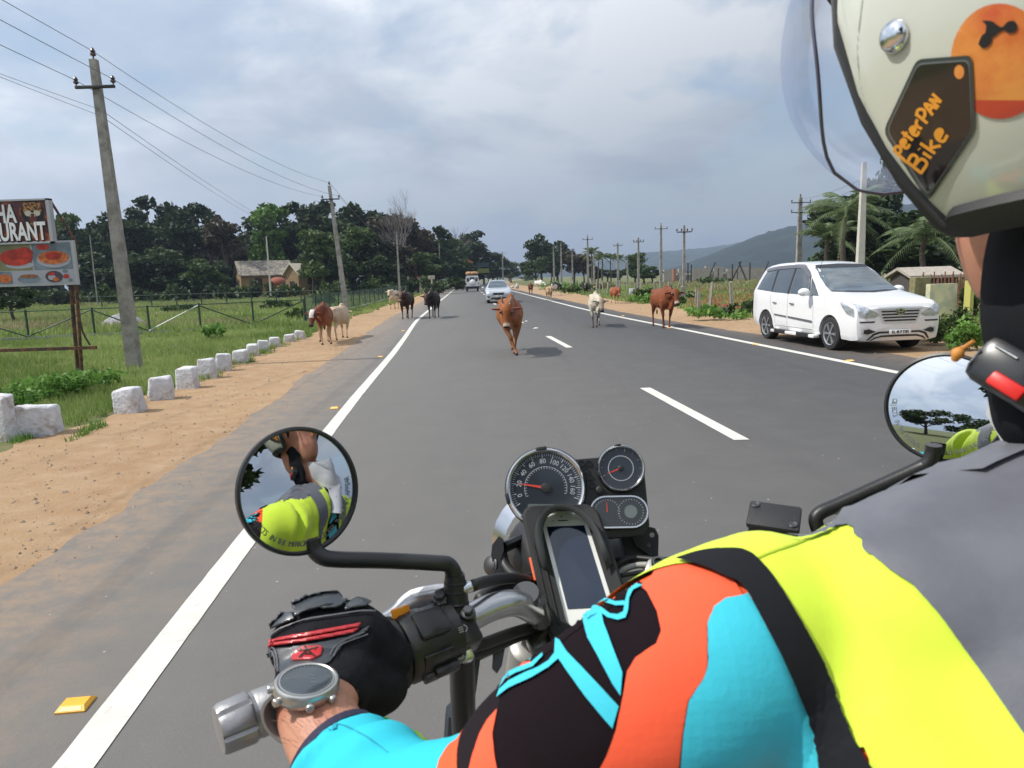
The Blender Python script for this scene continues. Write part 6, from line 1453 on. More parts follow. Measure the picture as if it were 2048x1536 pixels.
g = Geo(); g.add([M3 @ Vector((x*R0, y*R0, z3+.0004)) for x, y in ((-.50, -.66), (.50, -.66), (.40, -.40), (-.42, -.40))], [(0, 1, 2, 3)]); bo(g, 'lcd_display', M_lcd, fc, 0)
g = Geo()
for i in range(29):
    q = R(205)-R(220)*i/28; c_, s_ = math.cos(q), math.sin(q); g.add([M3 @ Vector((c_*r-s_*o_, s_*r+c_*o_, z3)) for r, o_ in ((R0*.52, .0003), (R0*.52, -.0003), (R0*.47, -.0003), (R0*.47, .0003))], [(0, 1, 2, 3)])
for i in range(40):
    q = R(205)-R(220)*i/40; q2 = R(205)-R(220)*(i+1)/40; g.add([M3 @ Vector((math.cos(k_)*r, math.sin(k_)*r, z3)) for k_, r in ((q, R0*.53), (q, R0*.52), (q2, R0*.52), (q2, R0*.53))], [(0, 1, 2, 3)])
bo(g, 'inner_scale', M_tick, fc, 0)
M3, R1, fc1, z3 = dial('rev_counter', 1239, 938, 46, 10, R(205), R(-25), None, (R(203), .62), rr=.84)
g = Geo()
for i in range(40):
    q = 6.2832*i/40; q2 = 6.2832*(i+1)/40; g.add([M3 @ Vector((math.cos(k_)*r, math.sin(k_)*r, z3)) for k_, r in ((q, R1*.54), (q, R1*.51), (q2, R1*.51), (q2, R1*.54))], [(0, 1, 2, 3)])
bo(g, 'inner_ring', M_tick, fc1, 0)
# twin gauge
x, y = pp(1234, 1022); M4 = PM_ @ Matrix.Translation((x, y, 0)) @ Matrix.Rotation(R(2), 4, 'Z'); hw, hr = 25*ks, 31*ks
def stad(r, n=14): return [(hw+r*math.cos(q), r*math.sin(q)) for q in [-math.pi/2+math.pi*i/n for i in range(n+1)]] + [(-hw+r*math.cos(q), r*math.sin(q)) for q in [math.pi/2+math.pi*i/n for i in range(n+1)]]
g = Geo(); g.loft([[M4 @ Vector((a_, b_, h)) for a_, b_ in stad(r)] for r, h in ((hr*1.0, -.03), (hr*1.06, -.01), (hr*1.05, .006), (hr*.98, .008))]); tg = bo(g, 'twin_gauge', M_bblk)
g = Geo(); g.loft([[M4 @ Vector((a_, b_, h)) for a_, b_ in stad(r)] for r, h in ((hr*1.02, .007), (hr*.99, .0105), (hr*.90, .0105), (hr*.86, .0084))], caps=False); bo(g, 'bezel_ring', M_ring, tg, 60)
g = Geo(); g.add([M4 @ Vector((a_, b_, .0086)) for a_, b_ in stad(hr*.87)], [tuple(range(30))]); bo(g, 'dial_face', M_dial, tg, 0)
g = Geo()
for sx in (-1, 1):
    for i in range(19 if sx < 0 else 28):
        q = R(200)-R(210 if sx < 0 else 350)*i/(18 if sx < 0 else 27); c_, s_ = math.cos(q), math.sin(q); r1, r2 = hr*.80, hr*.72
        g.add([M4 @ Vector((sx*hw*.9+c_*r-s_*o_, s_*r+c_*o_, .0090)) for r, o_ in ((r1, .0003), (r1, -.0003), (r2, -.0003), (r2, .0003))], [(0, 1, 2, 3)])
bo(g, 'markings', M_tick, tg, 0)
g = Geo(); g.lathe([(hr*.40, .0089), (hr*.40, .0094), (.0001, .0094)], M4 @ Matrix.Translation((hw*.9, 0, 0)), 24); bo(g, 'clock_display', M_lcd, tg)
g = Geo(); g.add([M4 @ Vector((-hw*.9+x_, y_, .0096)) for x_, y_ in ((-.0008, 0), (.0008, 0), (.0003, hr*.62), (-.0003, hr*.62))], [(0, 1, 2, 3)]); bo(g, 'needle', M_ndl, tg, 0)
# headlight shell, brackets and the clutter behind the dials
g = Geo(); g.sphere((0, 0, 0), (.100, .085, .075), 24, 14, M=Matrix.Translation(V(1130, 1120, 1.0)) @ Matrix((bf, bl, bu)).transposed().to_4x4()); hd = bo(g, 'headlight', M_bblk, sm=180)
g = Geo(); g.lathe([(.075, 0), (.085, .03), (.08, .045)], frame(V(1130, 1120, 1.0)+bf*.06, bf), 28, 0, False); bo(g, 'headlight_ring', M_ring, hd)
def plate(pts, d, t_, m, name, par=bike, ty=.1, holes=()):
    cx0 = sum(p[0] for p in pts)/len(pts); cy0 = sum(p[1] for p in pts)/len(pts); M = fr_at(cx0, cy0, d, 0, 0, ty); k = d/F
    g = Geo(); g.prism([((a_-cx0)*k, (cy0-b_)*k) for a_, b_ in pts], -t_, 0, M, bevel=.0008); o_ = bo(g, name, m, par)
    for hx_, hy_, r in holes:
        g = Geo(); g.lathe([(r*k, .0009), (r*k*.99, .0016), (.0001, .0016)], M @ Matrix.Translation(((hx_-cx0)*k, (cy0-hy_)*k, 0)), 14); bo(g, 'hole_rim', M_fork if r > 4 else M_bolt, o_)
    return o_
plate([(998, 1072), (1006, 1078), (1008, 1100), (1002, 1118), (1012, 1148), (990, 1150), (982, 1110), (984, 1090)], .93, .01, M_bblk, 'headlight_bracket')
plate([(1262, 1062), (1296, 1053), (1310, 1056), (1317, 1070), (1316, 1114), (1300, 1108), (1270, 1092)], .96, .004, M_bblk, 'headlight_bracket', holes=((1304, 1070, 5), (1298, 1090, 4)))
plate([(1210, 1068), (1285, 1068), (1310, 1116), (1320, 1130), (1200, 1135), (1195, 1090)], .985, .03, M_bsat, 'cowl_panel')
plate([(1030, 1160), (1060, 1145), (1080, 1150), (1084, 1185), (1040, 1190), (1022, 1178)], .88, .02, M_bsat, 'cowl_panel')
g = Geo(); M2 = fr_at(978, 1130, .93, 0, -1.0, .1); g.lathe([(.0095, -.015), (.0095, .0), (.004, .002)], M2, 16); g.lathe([(.011, -.006), (.0125, -.005), (.0125, -.002), (.011, -.001)], M2, 16); bo(g, 'side_bolt', M_bolt)
g = Geo(); g.tube([V(1150, 1120, 1.0), V(1040, 1080, .97), V(1006, 1095, .94)], .008, 8); g.tube([V(1150, 1140, .95), V(1230, 1120, .93), V(1300, 1130, .92)], .007, 8, smooth=3); bo(g, 'bracket_stay', M_bsat)
# cables
M_cab = mat('cable_black', (.012, .012, .012), .5)
def cab(pts, r=.0042, m=M_cab, name='cable'): g = Geo(); g.tube([V(*q) for q in pts], r, 8, smooth=5); return bo(g, name, m, sm=180)
cab([(943, 1172, .70), (985, 1160, .75), (1030, 1157, .82), (1075, 1166, .89), (1130, 1180, .93)], .0064)
cab([(918, 1182, .70), (945, 1171, .702)], .0060, M_ring, 'cable_ferrule')
cab([(905, 1300, .71), (960, 1290, .74), (1020, 1268, .79), (1075, 1250, .85), (1120, 1225, .93)], .0068); cab([(910, 1318, .715), (970, 1305, .75), (1040, 1275, .82), (1085, 1268, .88)], .0045)
cab([(1000, 1085, .95), (1010, 1130, .93), (1040, 1160, .90), (1075, 1180, .87)], .0075); cab([(960, 1200, .76), (990, 1180, .80), (1040, 1172, .84), (1080, 1190, .85)], .0075)
cab([(1222, 1152, .90), (1238, 1128, .90), (1270, 1116, .90), (1330, 1120, .88), (1420, 1110, .86)], .0038, M_cab); cab([(1232, 1160, .885), (1248, 1140, .885), (1280, 1130, .885), (1330, 1132, .87)], .0040, mat('cable_grey', (.32, .32, .29), .5))
cab([(1235, 1168, .885), (1270, 1160, .88), (1310, 1150, .875)], .0070, M_fork, 'bar_riser_brace'); cab([(1240, 1152, .875), (1290, 1143, .875), (1325, 1138, .875)], .003, M_cab)
# clamps, fork tops, fork legs, front wheel
def clampb(px, py, d, bolt):
    g = Geo(); g.tube([V(px, py+20, d), V(px, py, d)], [.016, .012], 16); g.box((0, 0, 0), (.034, .030, .03), fr_at(px, py+22, d, R(-15), 0, .5), bevel=.005); c_ = bo(g, 'bar_clamp', M_fork)
    g = Geo(); M2 = fr_at(px, py-4, d-.006, 0, 0, .9); g.lathe([(.0085, -.008), (.0085, .004), (.0075, .0055), (.0050, .0055), (.0045, .002), (.0001, .002)], M2, 20); bo(g, 'clamp_bolt', M_bolt, c_); return c_
clampb(1317, 1132, .855, 1)
g = Geo(); g.tube([V(1040, 1180, .80), V(1074, 1208, .80), V(1082, 1245, .81)], .012, 10); g.lathe([(.015, -.008), (.017, 0), (.015, .006)], fr_at(1052, 1192, .78, 0, -.2, .9), 18); bo(g, 'bar_clamp', M_bolt)
fdn = (bf*.46 - bu*.89).normalized()
for k_, (px, py, d) in enumerate(((1062, 1292, .86), (1330, 1215, .93))):
    o = V(px, py, d); g = Geo(); g.lathe([(.012, -.006), (.022, -.004), (.026, 0), (.0265, .05), (.025, .12), (.025, .30), (.031, .31), (.031, .68)], frame(o, fdn), 28); fl_ = bo(g, 'fork_leg', M_fork, sm=40)
    g = Geo(); g.lathe([(.013, -.010), (.013, -.004)], frame(o, fdn), 6); g.box((0, 0, 0), (.03, .02, .02), fr_at(px+18, py-8, d-.02, R(30), 0, .6), bevel=.004); bo(g, 'fork_cap', M_bolt, fl_)
ftop = (V(1062, 1292, .86)+V(1330, 1215, .93))*.5; axle = ftop + fdn*.72; axle.z = .31
g = Geo(); M2 = frame(axle, bl, bu); rr_ = .31; sec = [(.0, .052), (.012, .050), (.028, .035), (.034, .012), (.030, -.015)]
prof = [(rr_-.045, -.035), (rr_-.02, -.045), (rr_-.004, -.03), (rr_, 0), (rr_-.004, .03), (rr_-.02, .045), (rr_-.045, .035)]
g.lathe(prof, M2, 56, 0, False); 
for i in range(56):
    for s in (-1, 1): g.box((rr_+.001, 0, s*.02), (.012, .020, .022), M2 @ Matrix.Rotation(2*math.pi*(i+.25*s)/56, 4, 'Z'))
wf = bo(g, 'front_tyre', M_tyre)
g = Geo(); g.lathe([(rr_-.045, -.03), (rr_-.06, 0), (rr_-.045, .03)], M2, 40, 0, False); g.lathe([(.03, -.05), (.03, .05)], M2, 16)
for i in range(18): q = 2*math.pi*i/18; g.tube([M2 @ Vector((.03*math.cos(q), .03*math.sin(q), .03*(-1)**i)), M2 @ Vector(((rr_-.055)*math.cos(q+.2), (rr_-.055)*math.sin(q+.2), 0))], .002, 4)
bo(g, 'rim', M_bolt, wf)
g = Geo(); rgs = []
for i in range(15):
    q = R(28)+R(118)*i/14; rgs.append([M2 @ Vector(((rr_+.045+.02*math.cos(w_))*math.sin(R(90)-q+R(0)) if False else (rr_+.05-.03*abs(w_)**2)*math.cos(q), (rr_+.05-.03*abs(w_)**2)*math.sin(q), w_*.065)) for w_ in (-1, -.6, 0, .6, 1)] + [M2 @ Vector(((rr_+.044-.03*abs(w_)**2)*math.cos(q), (rr_+.044-.03*abs(w_)**2)*math.sin(q), w_*.065)) for w_ in (1, .6, 0, -.6, -1)])
g.loft(rgs); bo(g, 'front_fender', mat('fender_white', (.72, .72, .70), .3, coat=.5), sm=60)
# crash bar, lower lever shapes, tank, seat, engine, rear wheel
g = Geo(); g.tube([V(924, 1310, .735), V(926, 1400, .76), V(930, 1480, .79), V(950, 1640, .83)], .0135, 14, smooth=3); bo(g, 'guard_tube', M_bsat)
plate([(940, 1308), (1000, 1270), (1012, 1290), (1004, 1330), (994, 1345), (984, 1336), (986, 1308), (960, 1320), (952, 1380), (944, 1400)], .78, .012, M_bsat, 'cable_guide')
g = Geo(); g.tube([V(912, 1420, .80), V(908, 1470, .82), V(915, 1560, .84)], .012, 10); bo(g, 'cable_loom', mat('blue_grey_hose', (.03, .045, .055), .6))
tk = ftop - bf*.33 - bu*.12
def brot(o): return Matrix.Translation(o) @ Matrix((bf, bl, bu)).transposed().to_4x4()
g = Geo(); g.tube([(.20, 0, -.06), (.14, 0, -.02), (.0, 0, .0), (-.14, 0, -.04), (-.24, 0, -.10)], [(.07, .08), (.10, .12), (.11, .13), (.09, .09), (.05, .06)], 20, upv=(0, 0, 1), smooth=4, M=brot(tk-bu*.10)); bo(g, 'fuel_tank', mat('tank_paint', (.42, .42, .40), .3, coat=.6), sm=60)
g = Geo(); g.box((-.62, 0, -.24), (.78, .26, .10), brot(tk), bevel=.04); bo(g, 'seat', M_rub)
g = Geo(); g.box((-.15, 0, -.46), (.46, .30, .34), brot(tk), bevel=.05); g.tube([(.24, 0, -.05), (.05, 0, -.62), (-.45, 0, -.62), (-.5, 0, -.35)], .02, 8, M=brot(tk)); bo(g, 'engine', M_bolt)
ra = axle - bf*1.50; g = Geo(); M2 = frame(ra, bl, bu); g.lathe([(r-.02, h*1.5) for r, h in prof], M2, 48, 0, False); g.lathe([(.24, -.03), (.03, -.03), (.03, .03), (.24, .03)], M2, 30, 0, False); bo(g, 'rear_tyre', M_tyre)
g = Geo(); g.tube([ra+bl*.08, tk-bf*.35-bu*.45+bl*.08], .025, 8); g.tube([ra-bl*.08, tk-bf*.35-bu*.45-bl*.08], .025, 8); bo(g, 'swing_arm', M_bsat)

# ---------------- phone in its handlebar pouch
QT = [V(1080, 1026, .90), V(1166, 1023, .893), V(1236, 1245, .812), V(1136, 1250, .822)]      # TL TR BR BL
qn = (QT[1]-QT[0]).cross(QT[3]-QT[0]).normalized()
if qn.dot(CAM-QT[0]) < 0: qn = -qn
def Q(u, v, h=0.0): return (QT[0]*(1-u)+QT[1]*u)*(1-v) + (QT[3]*(1-u)+QT[2]*u)*v + qn*h
def rrect(u0, u1, v0, v1, r, rv, n=6):
    o = []
    for cx_, cy_, a0 in ((u1-r, v1-rv, 0), (u0+r, v1-rv, 90), (u0+r, v0+rv, 180), (u1-r, v0+rv, 270)):
        for i in range(n+1): q = R(a0+90*i/n); o.append((cx_+r*math.cos(q), cy_+rv*math.sin(q)))
    return o
ph = thing('phone', 'white smartphone with dark screen lying in the black handlebar pouch', 'phone', Q(.5, .5))
g = Geo(); a = rrect(-.02, 1.02, -.01, 1.02, .14, .07); g.loft([[Q(u, v, -.007) for u, v in a], [Q(u, v, .0) for u, v in a]]); g.obj('body', mat('phone_white', (.72, .73, .70), .25, coat=.8), ph, 40, world=True)
g = Geo(); g.add([Q(u, v, .0007) for u, v in ((.075, .135), (.925, .135), (.925, .87), (.075, .87))], [(0, 1, 2, 3)]); g.obj('screen', mat('phone_screen', (.008, .015, .035), .08, coat=1.0, spec=.4), ph, 0, world=True)
g = Geo()
for u0, u1, v0, v1 in ((.36, .60, .078, .088), (.25, .275, .075, .087)): g.add([Q(u, v, .0007) for u, v in rrect(u0, u1, v0, v1, .012, .005, 3)], [tuple(range(16))])
g.add([Q(.47+.018*math.cos(q), .045+.008*math.sin(q), .0007) for q in [6.283*i/12 for i in range(12)]], [tuple(range(12))]); g.obj('earpiece', M_blk, ph, 0, world=True)
po = thing('phone_pouch', 'black fabric phone pouch with a raised sun hood strapped on the handlebar', 'phone pouch', Q(.5, .5, -.02))
M_pouch = mat('pouch_fabric', (.016, .017, .018), .8, bump=.5, bscale=900, var=.2); M_hood = mat('pouch_hood', (.040, .045, .047), .55, var=.15)
g = Geo(); a = rrect(-.36, 1.30, -.05, 1.16, .30, .12); b = rrect(-.44, 1.36, -.07, 1.18, .32, .13)
g.loft([[Q(u, v, -.030) for u, v in a], [Q(u, v, -.026) for u, v in b], [Q(u, v, -.010) for u, v in b], [Q(u, v, -.008) for u, v in a]]); g.obj('pouch_body', M_pouch, po, 30, world=True)
g = Geo(); b2 = rrect(-.02, 1.02, -.012, 1.02, .14, .07)
g.loft([[Q(u, v, -.009) for u, v in b], [Q(u, v, .001) for u, v in b], [Q(u, v, .006) for u, v in a], [Q(u, v, .004) for u, v in b2], [Q(u, v, .0) for u, v in b2]], caps=False); g.obj('border', M_pouch, po, 30, world=True)
g = Geo(); n = 22; o1 = []; o2 = []; o3 = []
for i in range(n+1):      # hood: an arch standing over the top edge, running down both sides
    q = math.pi*i/n; u = .5-.80*math.cos(q); v = .50-.50*math.sin(q)**.55 if 0 < i < n else .52; hh = .012+.020*math.sin(q)**.6
    o1.append(Q(u, v-.02, .004)); o2.append(Q(.5-.72*math.cos(q), v+.015, hh)); o3.append(Q(.5-.60*math.cos(q), v+.065, hh*.9))
vs = o1+o2+o3; g.add(vs, [(i, i+1, n+1+i+1, n+1+i) for i in range(n)] + [(n+1+i, n+2+i, 2*n+3+i, 2*n+2+i) for i in range(n)]); me = g.mesh('sun_hood', M_hood, 60); o = link('sun_hood', me, po, True)
sd = o.modifiers.new('s', 'SOLIDIFY'); sd.thickness = .0015
g = Geo()
for s_ in range(26):
    v = .30+.72*s_/26; g.tube([Q(-.30, v, .006), Q(-.30, v+.016, .006)], .0010, 4)
g.tube([Q(-.17, .48+.02*i, .0055) for i in range(27)], .0016, 6); g.obj('zip', M_rub, po, 60, world=True)
g = Geo(); g.add([Q(-.47, v, h) for v, h in ((.36, -.006), (.62, -.006), (.66, -.014), (.40, -.014))], [(0, 1, 2, 3)]); g.box((0, 0, 0), (.004, .03, .006), Matrix.Translation(Q(-.46, .50, -.008)) @ frame((0, 0, 0), qn, (QT[0]-QT[3])), bevel=.001); g.obj('orange_tab', mat('orange_tab', (.75, .12, .03), .6), po, 0, world=True)

# ================================================================== THE RIDER
def W3(px, py, d): return V(px, py, d)
rf_ = Vector((-.34, 0, .94)); 
def RB(c, lat, fwd_, up_):      # camera-frame centre + rider axes
    return C(c[0]+.94*lat-.34*fwd_, c[1]+up_, c[2]+.34*lat+.94*fwd_)
hip, nb = (.43, -.64, .28), (.440, -.060, .475)
def spn(t): return tuple(a+(b-a)*t for a, b in zip(hip, nb))
g = Geo(); secs = [(-.02, .14, .11, 0), (.06, .175, .125, 0), (.22, .165, .118, .0), (.42, .165, .120, -.01), (.62, .195, .125, -.018), (.78, .225, .118, -.018), (.86, .225, .098, -.010), (.92, .170, .082, 0), (.965, .105, .070, .005), (1.03, .062, .062, .008)]
def ring(t, hw, hd, fo, n=32, k=1.0):
    c = spn(t); o = []
    for j in range(n):
        q = 2*math.pi*j/n; cs, sn = math.cos(q), math.sin(q); e = .86
        o.append(RB(c, hw*k*math.copysign(abs(cs)**e, cs), fo+hd*k*math.copysign(abs(sn)**e, sn), 0))
    return o
def mids(secs, m=4):
    o = []
    for a, b in zip(secs, secs[1:]):
        for j in range(m): o.append(tuple(x+(y-x)*j/m for x, y in zip(a, b)))
    o.append(secs[-1]); return o
g.loft([ring(*s) for s in mids(secs)])
# arms
AL = [(1570, 1285, .445, .066), (1500, 1300, .428, .065), (1390, 1352, .412, .0615), (1240, 1442, .408, .0590), (1085, 1562, .41, .056), (985, 1645, .418, .0525), (890, 1668, .435, .0495), (800, 1632, .460, .0465), (735, 1580, .484, .0430), (698, 1545, .500, .0400), (672, 1510, .512, .0372)]
def arm_pts(k): return [V(a, b, d) for a, b, d, r in AL[:k]], [r for a, b, d, r in AL[:k]]
P_, r_ = arm_pts(11); g.tube(P_, r_, 24, smooth=5)
for q_ in ([(1560, 1290, .445, .064), (1640, 1308, .44, .068), (1760, 1296, .43, .077), (1880, 1275, .425, .085), (2048, 1222, .43, .092), (2250, 1130, .45, .092)],
           [(1640, 1330, .435, .070), (1760, 1480, .41, .085), (1900, 1700, .385, .105), (2000, 1950, .37, .115)], [(1900, 1300, .425, .09), (2050, 1500, .40, .11), (2150, 1800, .375, .12)]):
    g.tube([V(a, b, d) for a, b, d, r in q_], [r for a, b, d, r in q_], 24, smooth=5)
# right arm, mirrored reach to the right grip
sR = RB(spn(.86), .185, -.01, 0); hR = V(1860, 1118, .763)
eR = sR.lerp(hR, .5)+bu*-.16-bl*.12
g.tube([sR, sR.lerp(eR, .5)-bl*.01, eR, eR.lerp(hR, .5), eR.lerp(hR, .86)], [.062, .056, .048, .042, .034], 20, smooth=5)
jm = remesh(g, .0065, 10, .6)
# cloth folds pushed into the surface
co = np.empty(3*len(jm.vertices)); jm.vertices.foreach_get('co', co); co = co.reshape(-1, 3); nr = np.empty(3*len(jm.vertices)); jm.vertices.foreach_get('normal', nr); nr = nr.reshape(-1, 3)
armA = [np.array(V(a, b, d)) for a, b, d, r in AL]
def arm_param(p):
    best = (9, 0)
    for i in range(len(armA)-1):
        a, b = armA[i], armA[i+1]; t = np.clip(((p-a)@(b-a))/((b-a)@(b-a)), 0, 1); dd = np.linalg.norm(p-a-(b-a)*t)
        if dd < best[0]: best = (dd, i+t)
    return best
prm = [arm_param(p) for p in co]
for i, (dd, u) in enumerate(prm):
    if dd < .085:
        k = 1.0 if u > 3.5 else .35
        f_ = .0055*k*mnoise.noise(Vector((u*1.1, co[i][0]*7, co[i][1]*9))) + .0022*k*mnoise.noise(Vector(co[i]*30+np.array((0, u*1.0, 0)))) + (.0030*abs(mnoise.noise(Vector((u*2.2+co[i][2]*14, co[i][0]*16, 3))))**.7*min(1, (u-5)/1.5) if u > 5 else 0)
    else: f_ = .0085*mnoise.noise(Vector((co[i][0]*9, co[i][1]*5, co[i][2]*5))) + .0025*mnoise.noise(Vector(co[i]*19))
    co[i] += nr[i]*f_
jm.vertices.foreach_set('co', co.ravel()); jm.update()
def cloth(name, c, rough=.8, w=420, b=.16, sheen=.12, sheen_=None, **k):
    if sheen_ is not None: sheen = sheen_; k['spec'] = .12
    return mat(name, c, rough, bump=b, bscale=w, sheen=sheen, var=.06, vscale=14, **k)
M_cy = cloth('cyan_jersey', (.035, .50, .62)); M_or = cloth('orange_jersey', (.84, .095, .030)); M_bk = cloth('plum_black_jersey', (.009, .005, .007), .9, sheen_=0)
M_ye = cloth('fluorescent_yellow_vest', (.62, .80, .045), .75, 420, .12); M_gy = cloth('reflective_grey_band', (.125, .130, .150), .5, 420, .10, c2=(.10, .105, .125), c2scale=12); M_pip = cloth('black_piping', (.013, .014, .017), .8, sheen_=0)
prs = thing('person', 'motorcycle rider in white helmet, cyan, orange and black jersey and yellow hi-vis vest', 'person', RB(hip, 0, 0, 0))
# the body itself: head, neck, arms and hands as one continuous figure under the clothes
def hand_geo(g, wr, palm_c, axis, back, side_s, scale=1.0, grip_r=.017, gl=0.0):
    """wr wrist, palm_c centre of the grip under the hand, axis grip direction (towards thumb), back = direction from grip to knuckle side"""
    fw_ = (palm_c-wr); pc = palm_c + back*(grip_r+.013)
    g.tube([wr, wr.lerp(pc, .35), wr.lerp(pc, .75), pc+back*.004], [(.030+gl, .024+gl), (.036+gl, .022+gl), (.042+gl, .019+gl), (.040+gl, .016+gl)], 16, upv=axis, smooth=4)
    dirn = (pc-wr).normalized(); dirn = (dirn-axis*dirn.dot(axis)).normalized()
    lens = [.9, 1.0, .95, .78]
    for i in range(4):
        o = pc + axis*(.030-.020*i)*scale + back*.003; L_ = lens[i]*.034; rr2 = .0098+gl*.55
        k1 = o + dirn*(.030); k2 = k1 + dirn*L_*.45 - back*L_*.75; k3 = k2 - dirn*L_*.35 - back*L_*.55; k4 = k3 - dirn*L_*.55 + back*.0
        g.tube([o-dirn*.012, k1, k2, k3, k4], [rr2*1.15, rr2*1.12, rr2, rr2*.92, rr2*.8], 10, smooth=3)
    t0 = wr.lerp(pc, .40)+axis*.026; t1 = t0+axis*.028+dirn*.016-back*.012; t2 = t1+axis*.014+dirn*.018-back*.020; t3 = t2-axis*.004+dirn*.012-back*.014
    g.tube([t0-axis*.01, t1, t2, t3], [.019+gl, .0145+gl, .0118+gl*.6, .0098+gl*.5], 12, smooth=3)
GA, GB = V(560, 1409, .60), V(795, 1306, .662); gax = (GB-GA).normalized()
wrL = V(628, 1418, .545); pcL = V(672, 1352, .634)
backL = ((CAM-pcL).normalized()*.55 + bu*.85 + bf*.0); backL = (backL-gax*backL.dot(gax)).normalized()
g = Geo()
g.tube([V(*q[:3]) for q in AL[4:]] + [V(628, 1418, .548), wrL.lerp(pcL, .25)], [.043, .040, .038, .036, .0345, .0325, .0305, .0285, .027], 20, smooth=4)
hand_geo(g, wrL, pcL, gax, backL, 1)
head_c = (.364, .172, .430)
g.tube([RB(spn(.90), 0, 0, 0), RB(spn(1.0), 0, .01, .0), RB(head_c, 0, -.02, -.11), RB(head_c, 0, -.01, -.05)], [.075, .062, .060, .065], 20, smooth=3)
hM = Matrix.Translation(C(*head_c)) @ Matrix((-bl*1.0, bf, bu)).transposed().to_4x4()
hfw = (C(0, 0, 0) - CAM)
def Hd(x, y, z): return RB(head_c, x, y, z)        # right, forward, up
g.tube([Hd(0, -.02, .10), Hd(0, -.01, .06), Hd(0, 0, 0), Hd(0, .01, -.05), Hd(0, .035, -.095), Hd(0, .05, -.125)], [(.05, .045), (.088, .072), (.098, .078), (.090, .070), (.062, .055), (.030, .028)], 20, upv=Hd(0, 1, 0)-Hd(0, 0, 0), smooth=4)
g.tube([Hd(0, .080, .02), Hd(0, .092, -.012), Hd(0, .102, -.030), Hd(0, .088, -.040)], [.009, .011, .013, .009], 10, smooth=3)          # nose
g.sphere(Hd(.004, .074, -.075), (.022, .014, .009)); g.sphere(Hd(.078, 0, -.015), (.02, .02, .03)); g.sphere(Hd(-.078, 0, -.015), (.02, .02, .03))     # lips, ears
for s in (-1, 1): g.tube([Hd(s*.015, .088, .028), Hd(s*.035, .088, .032), Hd(s*.055, .075, .026)], .009, 8, smooth=2)                # brows
# forearm and hand on the right
g.tube([eR.lerp(hR, .3), eR.lerp(hR, .8), hR-bf*.03], [.034, .028, .028], 16); gaxR = (V(1770, 1114, .775)-V(1980, 1120, .745)).normalized()
hand_geo(g, hR-bf*.085+bu*.01, hR, gaxR, (bu*.9-bf*.2).normalized(), -1)
# torso, hips and legs under the clothing
g.loft([ring(t, w, d_, f_, 24, .93) for t, w, d_, f_ in secs]); 
for s in (-1, 1):
    h0 = RB(hip, s*.09, .02, -.02); kn = RB(hip, s*.20, .36, -.10); ft = RB(hip, s*.17, .22, -.46); 
    g.tube([h0, h0.lerp(kn, .5), kn, kn.lerp(ft, .4), ft, ft+(RB(hip, 0, .14, 0)-RB(hip, 0, 0, 0))-bu*.02], [.092, .082, .062, .055, .040, .035], 18, smooth=3)
bm2 = remesh(g, .0042, 3, .5); M_skin = mat('rider_skin', (.50, .235, .150), .5, var=.10, vscale=40, bump=.35, bscale=500, c2=(.42, .17, .11), c2scale=30, c2range=(.5, .65))
bm2.materials.append(M_skin)
bodyo = link('body', bm2, prs, True)
# fine arm hair as thin curved strands near the cuff
bvb = bvh_of(bm2); g = Geo(); r8 = random.Random(3); M_hair = mat('arm_hair', (.45, .32, .2), .5)
for i in range(240):
    px, py = r8.uniform(540, 715), r8.uniform(1385, 1500); h = bvb.ray_cast(CAM, ray(px, py))
    if h[0] is None: continue
    d = (V(px-r8.uniform(2, 8), py-6, .5)-V(px, py, .5)).normalized()*.6+h[1]*.8; d.normalize(); e = h[0]+d*r8.uniform(.004, .008)
    g.tube([h[0], e], [.00013, .00005], 3, caps=False)
g.obj('arm_hair', M_hair, bodyo, 0)
for s in (-1, 1):
    g = Geo(); g.sphere(Hd(s*.034, .074, .008), .0125, 12, 8); eo = g.obj('eye', mat('eye_white', (.75, .72, .70), .2), bodyo, 180); g = Geo(); g.sphere(Hd(s*.034, .083, .008), .0055, 10, 6); 
# jersey (arms) and vest (torso) -- one skin of cloth, split by where the armhole runs
TL = len(jm.polygons); vest_f = []; 
hole_c = RB(spn(.80), -.20, -.01, 0); hole_n = (RB(spn(.8), -1, 0, .25)-RB(spn(.8), 0, 0, 0)).normalized()
holeR_c = RB(spn(.80), .24, -.01, 0); holeR_n = (RB(spn(.8), 1, 0, .25)-RB(spn(.8), 0, 0, 0)).normalized()
_b0 = bvh_of(jm); h1_, h2_, h3_ = [_b0.ray_cast(CAM, ray(*q))[0] for q in ((1475, 1150), (1650, 1390), (1372, 1135))]
hole_c = h1_; hole_n = (h2_-h1_).cross(h3_-h1_).normalized(); hole_n = hole_n if (V(900, 1660, .43)-h1_).dot(hole_n) > 0 else -hole_n
ua = jm.attributes.new('armu', 'FLOAT', 'POINT'); ua.data.foreach_set('value', np.array([(u if dd < .12 else 0.0) for dd, u in prm], dtype=np.float32))
bm = bmesh.new(); bm.from_mesh(jm)
for pc_, pn_ in ((hole_c, hole_n), (holeR_c, holeR_n)): bmesh.ops.bisect_plane(bm, geom=bm.verts[:]+bm.edges[:]+bm.faces[:], plane_co=pc_, plane_no=pn_, dist=1e-6)
bm.faces.ensure_lookup_table(); bm.verts.index_update(); bm.faces.index_update()
keepj = []; keepv = []
